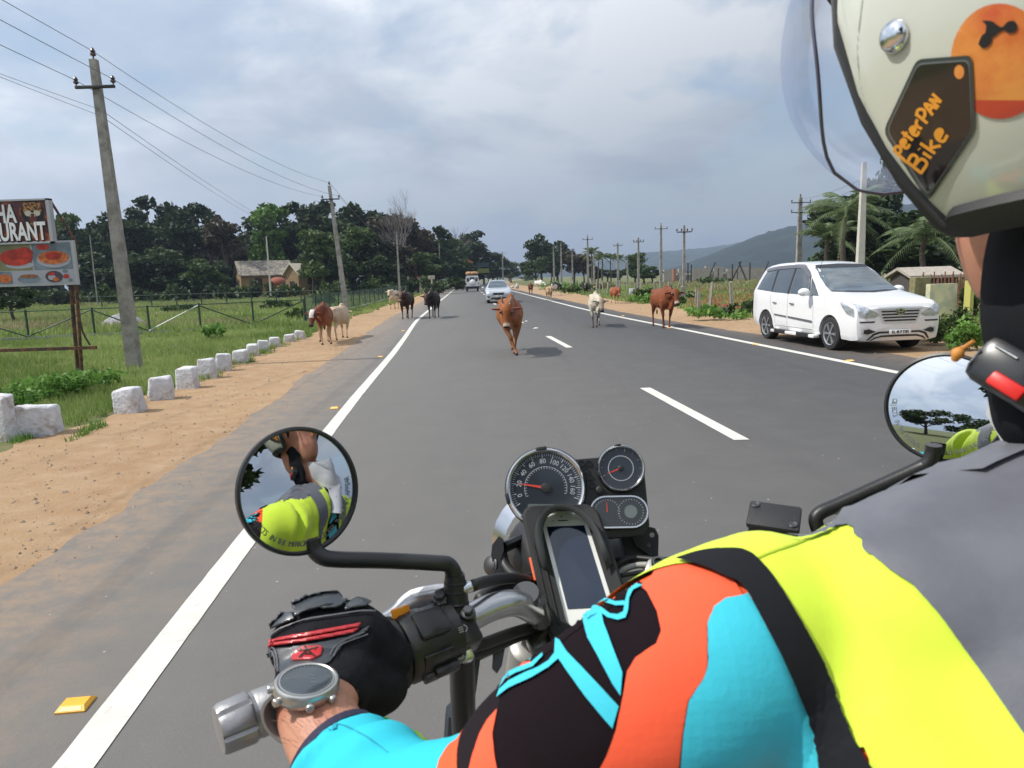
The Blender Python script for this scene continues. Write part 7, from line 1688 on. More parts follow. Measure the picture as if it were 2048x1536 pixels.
for f in bm.faces:
    c = f.calc_center_median(); dd, u = arm_param(np.array(c))
    L1 = (c-hole_c).dot(hole_n) > 0; R1_ = (c-holeR_c).dot(holeR_n) > 0
    rc_ = c-CAM; pz_ = max(.05, rc_.dot(FW)); pxx = 1024+F*rc_.dot(RT)/pz_; pyy = 768-F*rc_.dot(UP)/pz_
    L1 = L1 and pxx < 1480+max(-60, pyy-1150)*.675+12
    (keepj if (L1 or R1_) else keepv).append(f.index); f.material_index = 0
def c4(L_): return [(1348+x*.41395, 900+y*.41395) for x, y in L_]
_gry = c4([(540, 440), (640, 398), (705, 382), (750, 398), (800, 398), (850, 388), (888, 400), (940, 500), (1040, 590), (1150, 660), (1260, 780), (1350, 900), (1500, 1100), (1691, 1380), (1760, 1700), (2300, 1700), (2300, -200), (1600, -120), (1300, 60), (1000, 210), (700, 300), (540, 360)])
for i_ in keepv:
    f = bm.faces[i_]; c = f.calc_center_median(); rc_ = c-CAM; pz_ = max(.05, rc_.dot(FW))
    if f.normal.dot(-rc_.normalized()) > -.35 and inside(1024+F*rc_.dot(RT)/pz_-26, 768-F*rc_.dot(UP)/pz_+16, _gry): f.material_index = 1
bm.to_mesh(jm)
def part_of(idx, name, mats, off, parent=prs):
    b = bm.copy(); b.faces.ensure_lookup_table(); s = set(idx); bmesh.ops.delete(b, geom=[f for f in b.faces if f.index not in s], context='FACES')
    for v in b.verts: v.co += v.normal*off
    me = bpy.data.meshes.new(name); b.to_mesh(me); b.free()
    for m in mats: me.materials.append(m)
    me.polygons.foreach_set('use_smooth', [True]*len(me.polygons)); return link(name, me, parent, True)
def bands():
    m = bpy.data.materials.new('printed_jersey'); m.use_nodes = True; t = m.node_tree; p = t.nodes['Principled BSDF']; p.inputs['Roughness'].default_value = .8; p.inputs['Specular IOR Level'].default_value = .2
    a = t.nodes.new('ShaderNodeAttribute'); a.attribute_name = 'armu'; r = t.nodes.new('ShaderNodeValToRGB'); r.color_ramp.interpolation = 'CONSTANT'
    d = t.nodes.new('ShaderNodeMath'); d.operation = 'DIVIDE'; d.inputs[1].default_value = 10; t.links.new(a.outputs['Fac'], d.inputs[0]); t.links.new(d.outputs[0], r.inputs[0])
    el = r.color_ramp.elements; el[0].position = 0; el[0].color = (.009, .005, .007, 1); el[1].position = .05; el[1].color = (.84, .115, .040, 1)
    for q_, c_ in ((.26, (.009, .005, .007)), (.33, (.035, .50, .62)), (.35, (.009, .005, .007)), (.44, (.84, .115, .04)), (.49, (.035, .50, .62))):
        e_ = el.new(q_); e_.color = (*c_, 1)
    t.links.new(r.outputs[0], p.inputs['Base Color']); return m
jers = part_of(keepj + [i for i in keepv], 'jersey', [bands()], 0)
vst = part_of(keepv, 'vest', [M_ye, M_gy], .003); 
for f in bm.faces: pass
bj = bvh_of(jm)
class _P:  pass
def c3(L_): return [(900+x*.390625, 1000+y*.390625) for x, y in L_]
def pan_(name, m, polys, off, parent, step=7, bv_=None, proj=cam_ray):
    g = Geo()
    for p in polys: decal(g, bv_ or bj, p, proj, off, step)
    return g.obj(name, m, parent, 60)
def smp(L_, n=4): return sp2(list(L_)+[L_[0]], n)[:-1]
blackp = c3([(262, 1020), (245, 1110), (228, 1200), (232, 1290), (250, 1400), (420, 1500), (700, 1500), (790, 1330), (850, 1180), (890, 1000), (910, 880), (950, 810), (1060, 740), (1085, 680), (1065, 580), (1010, 470), (985, 430), (900, 380), (600, 520), (300, 800), (240, 960)])
pan_('black_print', M_bk, [blackp], .0012, jers)
orp = c3([(985, 455), (1040, 400), (1080, 330), (1200, 335), (1330, 380), (1450, 420), (1500, 500), (1410, 520), (1345, 570), (1315, 640), (1315, 850), (1300, 905), (1215, 1030), (1185, 1200), (1160, 1420), (740, 1420), (800, 1310), (850, 1180), (890, 1000), (912, 880), (955, 812), (1060, 740), (1085, 680), (1065, 580), (1015, 480)])
pan_('orange_print', M_or, [orp, c3([(255, 1075), (205, 1130), (165, 1200), (130, 1300), (90, 1450), (262, 1450), (236, 1290), (230, 1200)]), c3([(300, 905), (335, 860), (420, 835), (432, 850), (390, 870), (335, 895), (310, 915)])], .0020, jers)
cyp = c3([(1500, 500), (1410, 518), (1350, 560), (1318, 640), (1318, 850), (1300, 905), (1218, 1030), (1188, 1200), (1165, 1420), (2070, 1420), (1885, 1200), (1735, 900), (1590, 620), (1520, 490)])
sw1 = c3([(553, 725), (575, 735), (610, 790), (700, 880), (868, 1058), (835, 1168), (800, 1130), (700, 1010), (620, 900), (568, 828), (520, 870), (420, 930), (320, 975), (258, 1022), (270, 985), (320, 940), (400, 900), (470, 870), (520, 838), (548, 800)])
sw1b = c3([(488, 800), (490, 815), (440, 870), (360, 900), (300, 930), (280, 960), (265, 985), (300, 905), (360, 875), (430, 850)])
sw2 = c3([(690, 560), (740, 552), (790, 570), (830, 600), (870, 605), (900, 590), (908, 540), (925, 480), (965, 448), (1000, 455), (950, 480), (930, 520), (925, 580), (910, 620), (870, 632), (820, 620), (790, 600), (800, 650), (840, 760), (890, 890), (878, 1005), (840, 950), (770, 820), (715, 720), (695, 640)])
sw3 = c3([(728, 490), (760, 475), (790, 482), (820, 525), (860, 540), (905, 535), (912, 558), (860, 560), (810, 545), (775, 500)])
pan_('cyan_print', M_cy, [cyp, sw1, sw1b, sw2, sw3], .0030, jers, 6)
pan_('cuff_stitching', mat('stitch_cyan', (.02, .30, .38), .9), [stroke_poly(sp2([(548, 1540), (575, 1488), (622, 1454), (680, 1450), (735, 1476), (775, 1506)], 5), 2.2)], .0010, jers, 4)
# vest panels
bvv = bvh_of(vst.data)
def c4(L_): return [(1348+x*.41395, 900+y*.41395) for x, y in L_]
yel = c4([(0, 560), (60, 500), (150, 460), (300, 432), (520, 428), (700, 385), (745, 392), (760, 412), (850, 388), (890, 405), (940, 500), (1150, 660), (1350, 900), (1500, 1100), (1691, 1380), (1760, 1600), (960, 1600), (850, 1350), (700, 1050), (560, 800), (400, 560), (300, 520), (140, 520)])
gry = c4([(540, 418), (640, 398), (705, 382), (750, 398), (800, 398), (850, 388), (888, 400), (940, 500), (1040, 590), (1150, 660), (1260, 780), (1350, 900), (1500, 1100), (1691, 1380), (1760, 1700), (2300, 1700), (2300, -100), (1850, -80), (1600, 15), (1300, 120), (1000, 270), (700, 340), (560, 395)])
pip = c4([(20, 562), (120, 530), (220, 514), (310, 514), (365, 530), (400, 558), (470, 640), (560, 790), (640, 930), (750, 1130), (850, 1330), (930, 1480), (1010, 1650), (770, 1650), (700, 1450), (610, 1260), (520, 1060), (430, 860), (360, 740), (310, 670), (240, 640), (150, 600)])
body_all = jm
pan_('reflective_band', M_gy, [gry], .0046, vst, 9)
pan_('armhole_piping', M_pip, [smp(pip, 3)], .0056, vst, 6)
g = Geo(); decal(g, bj, stroke_poly(sp2(c4([(390, 548), (500, 505), (620, 465), (745, 425), (770, 410)]), 5), 4), cam_ray, .0038, 4); g.obj('shoulder_seam', mat('seam_shadow', (.42, .52, .03), .9), vst)
# the front of the vest and jersey as the mirror sees them (laid on from in front of the rider)
fo = V(600, 981, .66) + bf*.25
fx = (RB((0, 0, 0), 1, 0, 0)-RB((0, 0, 0), 0, 0, 0)).normalized(); fz = (RB((0, 0, 0), 0, -1, 0)-RB((0, 0, 0), 0, 0, 0)).normalized()
nbw = RB(spn(.86), 0, 0, 0)
def front_ray(u, v):
    o = nbw - fz*(-.6)*-1 + fx*u + Vector((0, 0, 1))*v; o = nbw - fz*.6 + fx*u + Vector((0, 0, 1))*v; return o, fz
pan_('front_reflective_band', M_gy, [[(-.165, .10), (-.115, .14), (-.075, -.02), (-.08, -.5), (-.135, -.5), (-.13, -.05)], [(.165, .10), (.115, .14), (.075, -.02), (.08, -.5), (.135, -.5), (.13, -.05)]], .006, vst, .02, None, front_ray)
pan_('front_jersey_inset', M_bk, [[(-.03, .14), (.03, .14), (.05, .05), (.04, -.12), (.0, -.25), (-.04, -.12), (-.05, .05)]], .0065, vst, .02, None, front_ray)
pan_('front_cyan_flash', M_cy, [[(-.04, -.02), (.01, .0), (.02, -.03), (-.035, -.05)], [(-.03, -.08), (.02, -.06), (.03, -.085), (-.02, -.105)]], .0075, vst, .02, None, front_ray)
# piping round the armholes, following the cut
for pc_, pn_ in ():
    cut_e = [e for e in bm.edges if all(abs((v.co-pc_).dot(pn_)) < 2e-5 for v in e.verts)]
    if not cut_e: continue
    cen = sum((e.verts[0].co for e in cut_e), Vector())/len(cut_e); ax1 = pn_.orthogonal().normalized(); ax2 = pn_.cross(ax1)
    ps = sorted({tuple(v.co) for e in cut_e for v in e.verts}, key=lambda c: math.atan2((Vector(c)-cen).dot(ax2), (Vector(c)-cen).dot(ax1)))
    ps = [Vector(p) for p in ps][::3]; n_ = len(ps); sm_ = [sum((ps[(i+k) % n_] for k in range(-3, 4)), Vector())/7 for i in range(n_)]
    rings_ = []
    for i, p in enumerate(sm_):
        o1 = (p-cen); o1 = (o1-pn_*o1.dot(pn_)).normalized(); rings_.append([p+o1*.0045+pn_*.010, p+o1*.0055, p+o1*.0045-pn_*.010, p-o1*.004-pn_*.010, p-o1*.004+pn_*.010])
    g = Geo(); g.loft(rings_, closed=True); g.obj('armhole_piping', M_pip, vst, 60)
# neck tube
g = Geo(); rg_ = []
for i, (t, r, z) in enumerate(((.90, .088, -.035), (.94, .076, -.018), (.97, .068, -.010), (1.0, .066, -.002), (1.0, .066, .014), (1.0, .072, .034), (1.0, .067, .056), (1.0, .070, .080), (1.0, .066, .10))):
    c = spn(t); kz = max(0, z)/.22; c = (c[0]+(head_c[0]-c[0])*kz, c[1], c[2]+(head_c[2]-c[2])*kz); rg_.append([RB(c, .004+r*1.0*math.cos(q)*(1+.05*math.sin(q*5+i*2)), .022+r*1.12*math.sin(q)*(1+.06*math.sin(q*4+i)), z+.006*math.sin(q*3+i*1.3)) for q in [2*math.pi*j/40 for j in range(40)]])
g.loft(rg_, caps=False); ntb = g.obj('neck_tube', cloth('neck_tube_cloth', (.60, .60, .62), c2=(.05, .05, .05), c2scale=26, c2range=(.66, .68)), prs, 180, world=True)
# sleeve cuff: thin dark edge
g = Geo(); ce = V(*AL[-1][:3]); cdir = (V(*AL[-1][:3])-V(*AL[-2][:3])).normalized()
g.tube([ce-cdir*.002, ce+cdir*.003, ce+cdir*.0045], [.0345, .0352, .0335], 32); g.obj('cuff_edge', mat('cuff_edge', (.02, .02, .05), .8), jers, 60)
for k_ in (.006, .012):
    g = Geo(); rr3 = .0362; 
# glove
g = Geo(); hand_geo(g, wrL.lerp(pcL, .12), pcL, gax, backL, 1, 1.0, .017, .0058)
g.tube([V(566, 1298, .612), V(600, 1264, .618), V(660, 1244, .625), (V(720, 1247, .63)), V(768, 1276, .64)], [.016, .019, .020, .018, .014], 16, smooth=3)
g.tube([V(575, 1350, .60), V(640, 1300, .608), V(720, 1290, .618), V(770, 1310, .63)], [.026, .030, .032, .022], 16, smooth=3)
g.tube([V(585, 1400, .585), V(640, 1370, .585), V(700, 1370, .59), V(755, 1385, .60), V(785, 1368, .625)], [.025, .029, .028, .021, .016], 16, smooth=3)
g.tube([V(700, 1330, .605), V(760, 1310, .62), V(795, 1320, .64)], [.026, .022, .018], 12, smooth=3)
gm = remesh(g, .0028, 5, .6); gm.materials.append(mat('glove_fabric', (.013, .013, .016), .95, bump=.8, bscale=600, var=.3, vscale=60, spec=.15)); glv = link('glove', gm, prs, True); bg_ = bvh_of(gm)
def cg(L_): return [(420+x*.3418, 1080+y*.3418) for x, y in L_]
M_armr = mat('glove_armour', (.045, .052, .060), .32, coat=.3, bump=.06, bscale=500); M_gred = mat('glove_red', (.45, .025, .03), .35, coat=.2)
def shell(polys, m, name, off, par=glv, step=5, th=.0018):
    g = Geo()
    for p in polys:
        g = Geo(); decal(g, bg_, p, cam_ray, off, step); me = g.mesh(name, m, 50); o_ = link(name, me, par); q = o_.modifiers.new('s', 'SOLIDIFY'); q.thickness = th; q.offset = -1
    return o_
shell([cg([(500, 410), (520, 395), (600, 350), (660, 338), (745, 335), (775, 380), (800, 375), (770, 420), (740, 430), (560, 445), (510, 470)])], M_armr, 'knuckle_guard', .0070)
shell([cg([(375, 510), (395, 480), (440, 450), (490, 440), (505, 475), (440, 500), (380, 530)]), cg([(800, 390), (850, 360), (900, 370), (930, 385), (910, 410), (830, 420), (790, 430)])], M_armr, 'finger_guard', .0050)
shell([cg([(565, 450), (575, 436), (690, 410), (715, 415), (700, 430)])], M_blk, 'knuckle_slot', .0078, th=.0005)
shell([cg([(330, 600), (600, 545), (880, 495), (870, 515), (600, 565), (335, 612)]), cg([(335, 622), (600, 575), (868, 525), (840, 548), (600, 592), (350, 632)])], M_gred, 'red_rib', .0036)
shell([cg([(300, 625), (345, 640), (400, 640), (620, 605), (800, 565), (870, 540), (930, 505), (920, 530), (850, 575), (800, 590), (700, 720), (600, 770), (430, 790), (400, 760), (390, 690), (320, 670)])], M_armr, 'back_plate', .0018)
o_ = shell([cg([(490, 690), (510, 650), (560, 622), (640, 620), (660, 640), (650, 690), (600, 715), (490, 718)])], M_gred, 'red_emblem', .0034)
g = Geo()
for s in ([(575, 665), (520, 655)], [(575, 665), (565, 625)], [(575, 665), (640, 640)], [(575, 665), (620, 705)], [(575, 665), (530, 712)], [(540, 640), (535, 665)], [(600, 640), (625, 665)], [(560, 690), (600, 690)]): decal(g, bg_, stroke_poly(cg(s), 3.2), cam_ray, .0040, 3)
g.obj('emblem_lines', M_blk, o_, 0)
g = Geo()
for s in ([(320, 640), (380, 665), (398, 760)], [(360, 640), (395, 655), (412, 780)], [(700, 690), (760, 600), (900, 545)], [(720, 700), (775, 612), (920, 555)], [(350, 575), (430, 520), (560, 480), (740, 450), (880, 430), (960, 430)]): decal(g, bg_, stroke_poly(sp2(cg(s), 4), 2.4), cam_ray, .0030, 3)
g.obj('seam_piping', mat('glove_piping', (.10, .10, .11), .5), glv, 0)
g = Geo(); hand_geo(g, hR-bf*.075+bu*.01, hR, gaxR, (bu*.9-bf*.2).normalized(), -1, 1.0, .017, .005); m_ = remesh(g, .004, 3); m_.materials.append(MATS['glove_fabric']); link('glove', m_, prs, True)
# watch
wc = V(613, 1372, .530); wz = ((CAM-wc).normalized()*.26 + UP*1.2 + RT*.02).normalized(); Mw = frame(wc, wz, FW); Mw = Mw @ Matrix.Rotation(R(-8), 4, 'Z')
M_wst = mat('watch_steel', (.50, .49, .46), .32, .9, bump=.1, bscale=800)
g = Geo(); g.lathe([(.019, -.007), (.0225, -.005), (.0238, -.0015), (.0240, .003), (.0228, .0052), (.0212, .0058), (.0200, .0050)], Mw, 56, 0, False)
for q in (200, 240, 300, 340):
    g.lathe([(.0028, 0), (.0032, .002), (.0032, .0035), (.0026, .0042)], Mw @ Matrix.Rotation(R(q), 4, 'Z') @ Matrix.Translation((.0235, 0, -.001)) @ Matrix.Rotation(R(90), 4, 'Y'), 14)
if False: g.loft([[Mw @ Vector((sx_*.0135+x_, y_, z_)) for x_, z_ in ((-.004, -.006), (.004, -.006), (.004, .0), (-.004, .0))] for sx_ in (-1,) for y_ in (-.022, -.034)]); 
wt = g.obj('watch', M_wst, prs, 40, world=True)
g = Geo(); g.lathe([(.0201, .0052), (.0001, .0056)], Mw, 48, 0, False); wf_ = g.obj('watch_glass', mat('watch_glass', (.05, .06, .07), .06, coat=1.0), wt, 180)
g = Geo(); g.lathe([(.0201, .0055), (.0188, .0058), (.0188, .0057)], Mw, 48, 0, False)
for i in range(36): q = R(10*i); g.add([Mw @ Vector((r*math.cos(q+o_2), r*math.sin(q+o_2), .00585)) for r, o_2 in ((.0182, -.012), (.0182, .012), (.0170, .012), (.0170, -.012))], [(0, 1, 2, 3)])
for x_, y_ in ((.002, .006), (.004, .002), (.006, -.002)): text_geo(g, ['12:08', '24', '7.5'][[.002, .004, .006].index(x_)] if False else '--', Mw @ Matrix.Translation((x_, y_, .0060)), .004, 0)
g.obj('watch_dial_marks', mat('watch_marks', (.22, .24, .25), .5), wt, 0)
g = Geo(); srg = []; wd_ = (wrL-wc).normalized(); cw = wc - wz*.022; ax3 = Mw.to_3x3() @ Vector((1, 0, 0)); ay3 = wz
for i in range(40):
    q = R(118)+R(304)*(i/39)-R(0); q = R(62)-R(304)*(i/39); c_ = cw + ax3*(math.cos(q)*.0300) + ay3*(math.sin(q)*.0235); nx = (ax3*math.cos(q)+ay3*math.sin(q)); yy = Mw.to_3x3() @ Vector((0, 1, 0))
    srg.append([c_+nx*.0012+yy*.010, c_+nx*.0012-yy*.010, c_-nx*.0012-yy*.010, c_-nx*.0012+yy*.010])
g.loft(srg); g.obj('watch_strap', mat('strap_grey', (.26, .25, .235), .6, bump=.2, bscale=500), wt, 30)

# ---------------- helmet
hc = (.3314, .225, .4261)
hyaw = R(0)
HPS = .4493
def Hm(x, y, z): return C(hc[0]+math.cos(HPS)*x-math.sin(HPS)*y, hc[1]+z, hc[2]+math.sin(HPS)*x+math.cos(HPS)*y)   # right, forward, up
HRx, HRy, HRz = .1293, .1515, .1414
def hsurf(th, ph, k=1.0):       # th azimuth from forward to the left; ph elevation
    x = -math.sin(th)*math.cos(ph)*HRx; y = math.cos(th)*math.cos(ph)*HRy; z = math.sin(ph)*HRz
    if ph < 0: x *= 1-.10*(-ph); y *= 1-.04*(-ph); z *= 1.197
    return Hm(x*k, y*k, z*k)
# shell opening: front face cut between the brow and below the chin line
def low_ph(th):                   # lower rim elevation at azimuth th
    a = abs((th+math.pi) % (2*math.pi)-math.pi)
    if a < 1.0616: return R(24)
    if a < 1.2781: return R(-52)+R(76)*((1.2781-a)/.2165)**1.25
    return R(-52)+R(2)*((a-1.2781)/1.86)
g = Geo(); nth, nph = 144, 40; vs = []
for i in range(nth):
    th = 2*math.pi*i/nth; lp = low_ph(th)
    for j in range(nph+1):
        ph = lp+(R(89.5)-lp)*j/nph; vs.append(hsurf(th, ph))
fs = [(i*(nph+1)+j, ((i+1) % nth)*(nph+1)+j, ((i+1) % nth)*(nph+1)+j+1, i*(nph+1)+j+1) for i in range(nth) for j in range(nph)]
g.add(vs, fs); hme = g.mesh('helmet', mat('helmet_white', (.56, .58, .50), .22, coat=.9), 180); hel = link('helmet', hme, prs, True); q_ = hel.modifiers.new('s', 'SOLIDIFY'); q_.thickness = .02; q_.offset = -1 if False else 1; q_.thickness = -.02
bh_ = bvh_of(hme)
g = Geo(); rim = [hsurf(2*math.pi*i/nth, low_ph(2*math.pi*i/nth), 1.0) for i in range(nth)]
rp = [[] for _ in range(nth)]
for i in range(nth):
    wf_k = .17+.83*min(1, max(0, (abs((2*math.pi*i/nth+math.pi) % (2*math.pi)-math.pi)-1.18)/.22)); p = rim[i]; th = 2*math.pi*i/nth; lp = low_ph(th); n_o = (p-Hm(0, 0, 0)).normalized(); tn = (rim[(i+1) % nth]-rim[i-1]).normalized(); dn = n_o.cross(tn).normalized()
    if (hsurf(th, lp-.1)-p).dot(dn) < 0: dn = -dn
    q1 = .012*wf_k; rp[i] = [p+n_o*.0025-dn*q1, p+n_o*.0045-dn*q1*.3, p+n_o*.0035+dn*q1*.7, p-n_o*.010+dn*q1, p-n_o*.024+dn*q1*.4, p-n_o*.016-dn*q1]
g.loft(rp, closed=True); g.obj('rubber_trim', mat('helmet_trim', (.018, .019, .021), .55, bump=.1, bscale=300), hel, 60)
# visor: a clear bubble in front of the face
g = Geo(); vs = []; nu, nv = 40, 26
for i in range(nu+1):
    for j in range(nv+1):
        ph = R(-41)+R(81)*j/nv; fx_ = 1.0 if ph > R(-4) else max(.02, (1-min(1, (R(-4)-ph)/R(37))**2.6))**.5; th = (R(-62)+R(124)*i/nu)*fx_; k = 1.0+.13*math.cos(th)**.8*(1-.25*(ph/R(40))**2) if abs(th) < R(89.9) else 1.02
        edge = math.cos(th)
        vs.append(Hm(-math.sin(th)*math.cos(ph)*HRx*1.05, math.cos(th)*math.cos(ph)*HRy*k*1.06+.0, (math.sin(ph)*HRz*1.02)*(1 if ph > 0 else .95)+.012))
g.add(vs, [(i*(nv+1)+j, (i+1)*(nv+1)+j, (i+1)*(nv+1)+j+1, i*(nv+1)+j+1) for i in range(nu) for j in range(nv)])
def visor_mat():
    m = bpy.data.materials.new('clear_visor'); m.use_nodes = True; t = m.node_tree; t.nodes.clear(); o = t.nodes.new('ShaderNodeOutputMaterial')
    a = t.nodes.new('ShaderNodeBsdfTransparent'); a.inputs[0].default_value = (.93, .94, .97, 1); b = t.nodes.new('ShaderNodeBsdfGlossy'); b.inputs['Roughness'].default_value = .04; b.inputs[0].default_value = (.8, .82, .9, 1)
    lw = t.nodes.new('ShaderNodeLayerWeight'); lw.inputs[0].default_value = .18; mp = t.nodes.new('ShaderNodeMath'); mp.operation = 'MULTIPLY'; mp.inputs[1].default_value = .30; t.links.new(lw.outputs['Fresnel'], mp.inputs[0])
    x = t.nodes.new('ShaderNodeMixShader'); t.links.new(mp.outputs[0], x.inputs[0]); t.links.new(a.outputs[0], x.inputs[1]); t.links.new(b.outputs[0], x.inputs[2]); t.links.new(x.outputs[0], o.inputs[0]); return m
vme = g.mesh('visor', visor_mat(), 180); vz = link('visor', vme, hel)
g = Geo(); ep = [vs[0*(nv+1)+j] for j in range(nv+1)][::-1] + [vs[i*(nv+1)] for i in range(1, nu+1)] + [vs[nu*(nv+1)+j] for j in range(1, nv+1)] + [vs[i*(nv+1)+nv] for i in range(nu-1, -1, -1)]
g.tube(ep, .0013, 6); g.obj('visor_edge', mat('visor_edge', (.10, .10, .16), .2, coat=.5), hel, 180)
# snap, decals and lettering
hpt = bh_.ray_cast(CAM, ray(1791, 73)); Ms = frame(hpt[0], hpt[1] if hpt[1].dot(ray(1791, 73)) < 0 else -hpt[1], UP)
g = Geo(); g.lathe([(.0085, -.001), (.0088, .0015), (.0078, .0036), (.005, .0052), (.0001, .0058)], Ms, 28); g.obj('snap_button', M_chrome, hel, 60)
def hdec(name, m, polys, off, par=hel, step=8, up_=cam_ray):
    g = Geo()
    for p in polys: decal(g, bh_, p, up_, off*.42, step)
    return g.obj(name, m, par, 60)
M_sun = mat('sunset_sticker', (.75, .30, .06), .3, coat=.8, c2=(.55, .07, .02), c2scale=14, c2range=(.42, .6)); M_red = mat('sticker_red', (.50, .05, .02), .3, coat=.8)
cs = (2000, 122)
hdec('round_sticker', M_sun, [[(cs[0]+98*math.cos(q), cs[1]+115*math.sin(q)) for q in [6.2832*i/40 for i in range(40)]]], .0008)
hdec('round_sticker_lower', M_red, [[(cs[0]+98*math.cos(q), cs[1]+115*math.sin(q)) for q in [.75+1.65*i/24 for i in range(25)]]], .0014)
hdec('rider_silhouette', M_blk, [smp([(1958, 88), (1966, 70), (1978, 66), (1985, 78), (1980, 90), (1968, 96)], 3), smp([(1972, 66), (1974, 50), (1966, 42), (1984, 42), (1996, 50), (2006, 54), (2016, 44), (2030, 42), (2036, 54), (2030, 64), (2018, 66), (2010, 60), (2000, 64), (1990, 72), (1978, 76)], 3)], .0023, step=5)
hexo = [(1836, 118), (1946, 110), (1953, 262), (1858, 403), (1769, 262)]
def inset(P, k): cx_ = sum(p[0] for p in P)/len(P); cy_ = sum(p[1] for p in P)/len(P); return [(cx_+(x-cx_)*k, cy_+(y-cy_)*k) for x, y in P]
def rounded(P, r=.10):
    o = []; n = len(P)
    for i in range(n):
        a, b, c = Vector(P[i-1]), Vector(P[i]), Vector(P[(i+1) % n]); p0 = b.lerp(a, r); p1 = b.lerp(c, r)
        for t in (0, .33, .66, 1): o.append(tuple((p0*(1-t)+b*t)*(1-t)+(b*(1-t)+p1*t)*t))
    return o
hdec('hexagon_sticker', mat('sticker_border', (.035, .045, .045), .3, coat=.9), [rounded(hexo)], .0026)
hdec('sticker_line', mat('sticker_grey_line', (.16, .18, .18), .3), [rounded(inset(hexo, .93))], .0031)
hdec('sticker_field', mat('sticker_black', (.012, .010, .010), .12, coat=1.0), [rounded(inset(hexo, .905))], .0036)
hdec('sticker_dot', M_sun, [[(1922+10*math.cos(q), 143+14*math.sin(q)) for q in [6.2832*i/20 for i in range(20)]]], .0042, step=4)
# handwriting, one stroke at a time (u along the line, v upwards, letter height 1)
GL = {'p': [[(0, -.45), (.12, .62)], [(.05, .55), (.35, .72), (.52, .52), (.38, .28), (.10, .24)]], 'e': [[(.02, .30), (.42, .40), (.38, .62), (.15, .62), (.03, .32), (.12, .04), (.42, .08)]],
      't': [[(.18, 1.0), (.16, .05)], [(0, .66), (.38, .72)]], 'r': [[(.02, .62), (.08, .02)], [(.08, .42), (.22, .62), (.42, .66)]], 'P': [[(.08, -.05), (.10, .98)], [(.0, .86), (.38, 1.02), (.60, .74), (.42, .46), (.12, .40)]],
      'A': [[(0, .0), (.26, .92), (.50, .02)], [(.12, .34), (.44, .38)]], 'N': [[(0, 0), (.06, .86)], [(.06, .86), (.38, .08)], [(.38, .08), (.46, .92)]], 'B': [[(.04, 0), (.08, .98)], [(.0, .92), (.42, .98), (.46, .66), (.10, .54)], [(.10, .54), (.52, .46), (.50, .06), (.02, .02)]],
      'i': [[(.08, .58), (.10, .04)], [(.10, .82), (.11, .88)]], 'k': [[(.04, 1.0), (.06, .02)], [(.42, .62), (.08, .34)], [(.14, .38), (.46, .02)]]}
def write(s, p0, p1, h, w, adv):
    d = Vector((p1[0]-p0[0], p1[1]-p0[1])); n = sum(adv.get(c, .55) for c in s); k = d.length/n; d.normalize(); up_ = Vector((d.y, -d.x)); o = []; x = 0
    for c in s:
        for st_2 in GL[c]:
            P = [Vector(p0)+d*(x*k+a*k*.95)+up_*(b*h) for a, b in st_2]; P = sp2([tuple(p) for p in P], 4) if len(P) > 2 else [tuple(p) for p in P]
            o.append(stroke_poly(P, w))
        x += adv.get(c, .55)
    return o
M_let = mat('lettering_orange', (.80, .33, .03), .35, coat=.5); adv = {'p': .62, 'e': .52, 't': .44, 'r': .50, 'P': .66, 'A': .58, 'N': .58, 'B': .66, 'i': .28, 'k': .54}
g = Geo()
for i_, p in enumerate(write('peterPAN', (1806, 313), (1893, 198), 29, 6.3, adv)+write('Bike', (1846, 345), (1905, 264), 37, 6.5, adv)): decal(g, bh_, p, cam_ray, .00185+.00006*(i_ % 3), 3.5)
g.obj('handwritten_lettering', M_let, hel, 60)
hdec('shell_groove', mat('groove_shade', (.36, .38, .33), .4), [stroke_poly(sp2([(1728, -20), (1716, 90), (1722, 170), (1745, 250), (1790, 320), (1850, 400)], 6), 3.0)], .0006, step=5)
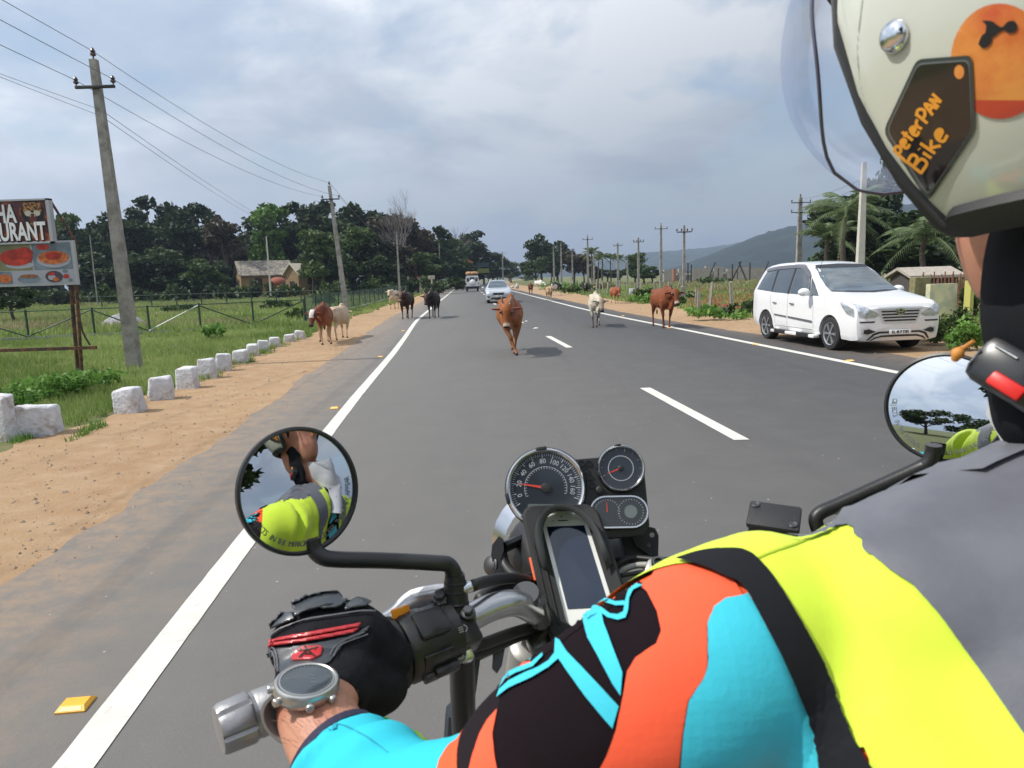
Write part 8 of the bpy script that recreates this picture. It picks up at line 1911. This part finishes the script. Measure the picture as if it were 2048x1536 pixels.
# intercom box, strap and buckle under the helmet
g = Geo(); Mi = fr_at(2032, 752, .42, R(-36), -.2, .2); g.box((0, 0, 0), (.048, .030, .02), Mi, bevel=.007); ic = g.obj('chin_strap_box', mat('strap_box_black', (.016, .018, .020), .3, coat=.3), prs, 40, world=True)
g = Geo(); g.box((.002, -.008, .010), (.020, .009, .006), Mi, bevel=.002); g.obj('red_button', mat('red_button', (.65, .02, .015), .4), ic, 40)
g = Geo(); g.box((-.010, .008, .0105), (.014, .0015, .002), Mi, bevel=.0005); g.obj('silver_mark', M_chrome, ic, 0)
g = Geo(); g.tube([V(2060, 430, .42), V(2035, 520, .43), V(2030, 640, .43), V(2055, 760, .435), V(2090, 850, .43), V(2170, 920, .45)], [(.026, .012)]*6, 8, smooth=4); g.tube([V(2000, 720, .44), V(2012, 790, .44), V(2030, 860, .44), V(2090, 930, .45)], [(.016, .006)]*4, 8, smooth=4); g.obj('chin_strap', M_pip, prs, 60, world=True)
g = Geo(); g.tube([V(1948, 682, .425), V(1930, 694, .43), V(1921, 702, .43)], [.0012, .0014, .0014], 6); g.tube([V(1925, 698, .43), V(1916, 706, .43), V(1908, 722, .432)], [.0018, .0040, .0016], 8, smooth=3); g.obj('orange_toggle', mat('toggle_orange', (.60, .25, .05), .6), ic, 60)
# dark hair and lining at the nape
g = Geo(); g.sphere((0, 0, 0), (.098, .110, .098), 24, 14, M=Matrix.Translation(Hm(.03, -.03, -.045)) @ Matrix(((.94*1, 0, 0), (0, 1, 0), (0, 0, 1))).to_4x4()); g.obj('helmet_lining', mat('lining_black', (.010, .010, .010), .95), hel, 180)

# ================================================================== THE AIR
m = bpy.data.materials.new('haze'); m.use_nodes = True; t = m.node_tree; t.nodes.clear(); o_ = t.nodes.new('ShaderNodeOutputMaterial')
pv = t.nodes.new('ShaderNodeVolumePrincipled'); pv.inputs['Color'].default_value = (.57, .69, .90, 1); pv.inputs['Density'].default_value = .00033; pv.inputs['Anisotropy'].default_value = .2
t.links.new(pv.outputs[0], o_.inputs['Volume'])
g = Geo(); g.box((0, 1300, 100), (8200, 4300, 206)); hz_ = g.obj('haze', m, None, 0); tag(hz_, 'thin blue haze over the fields', kind='stuff')
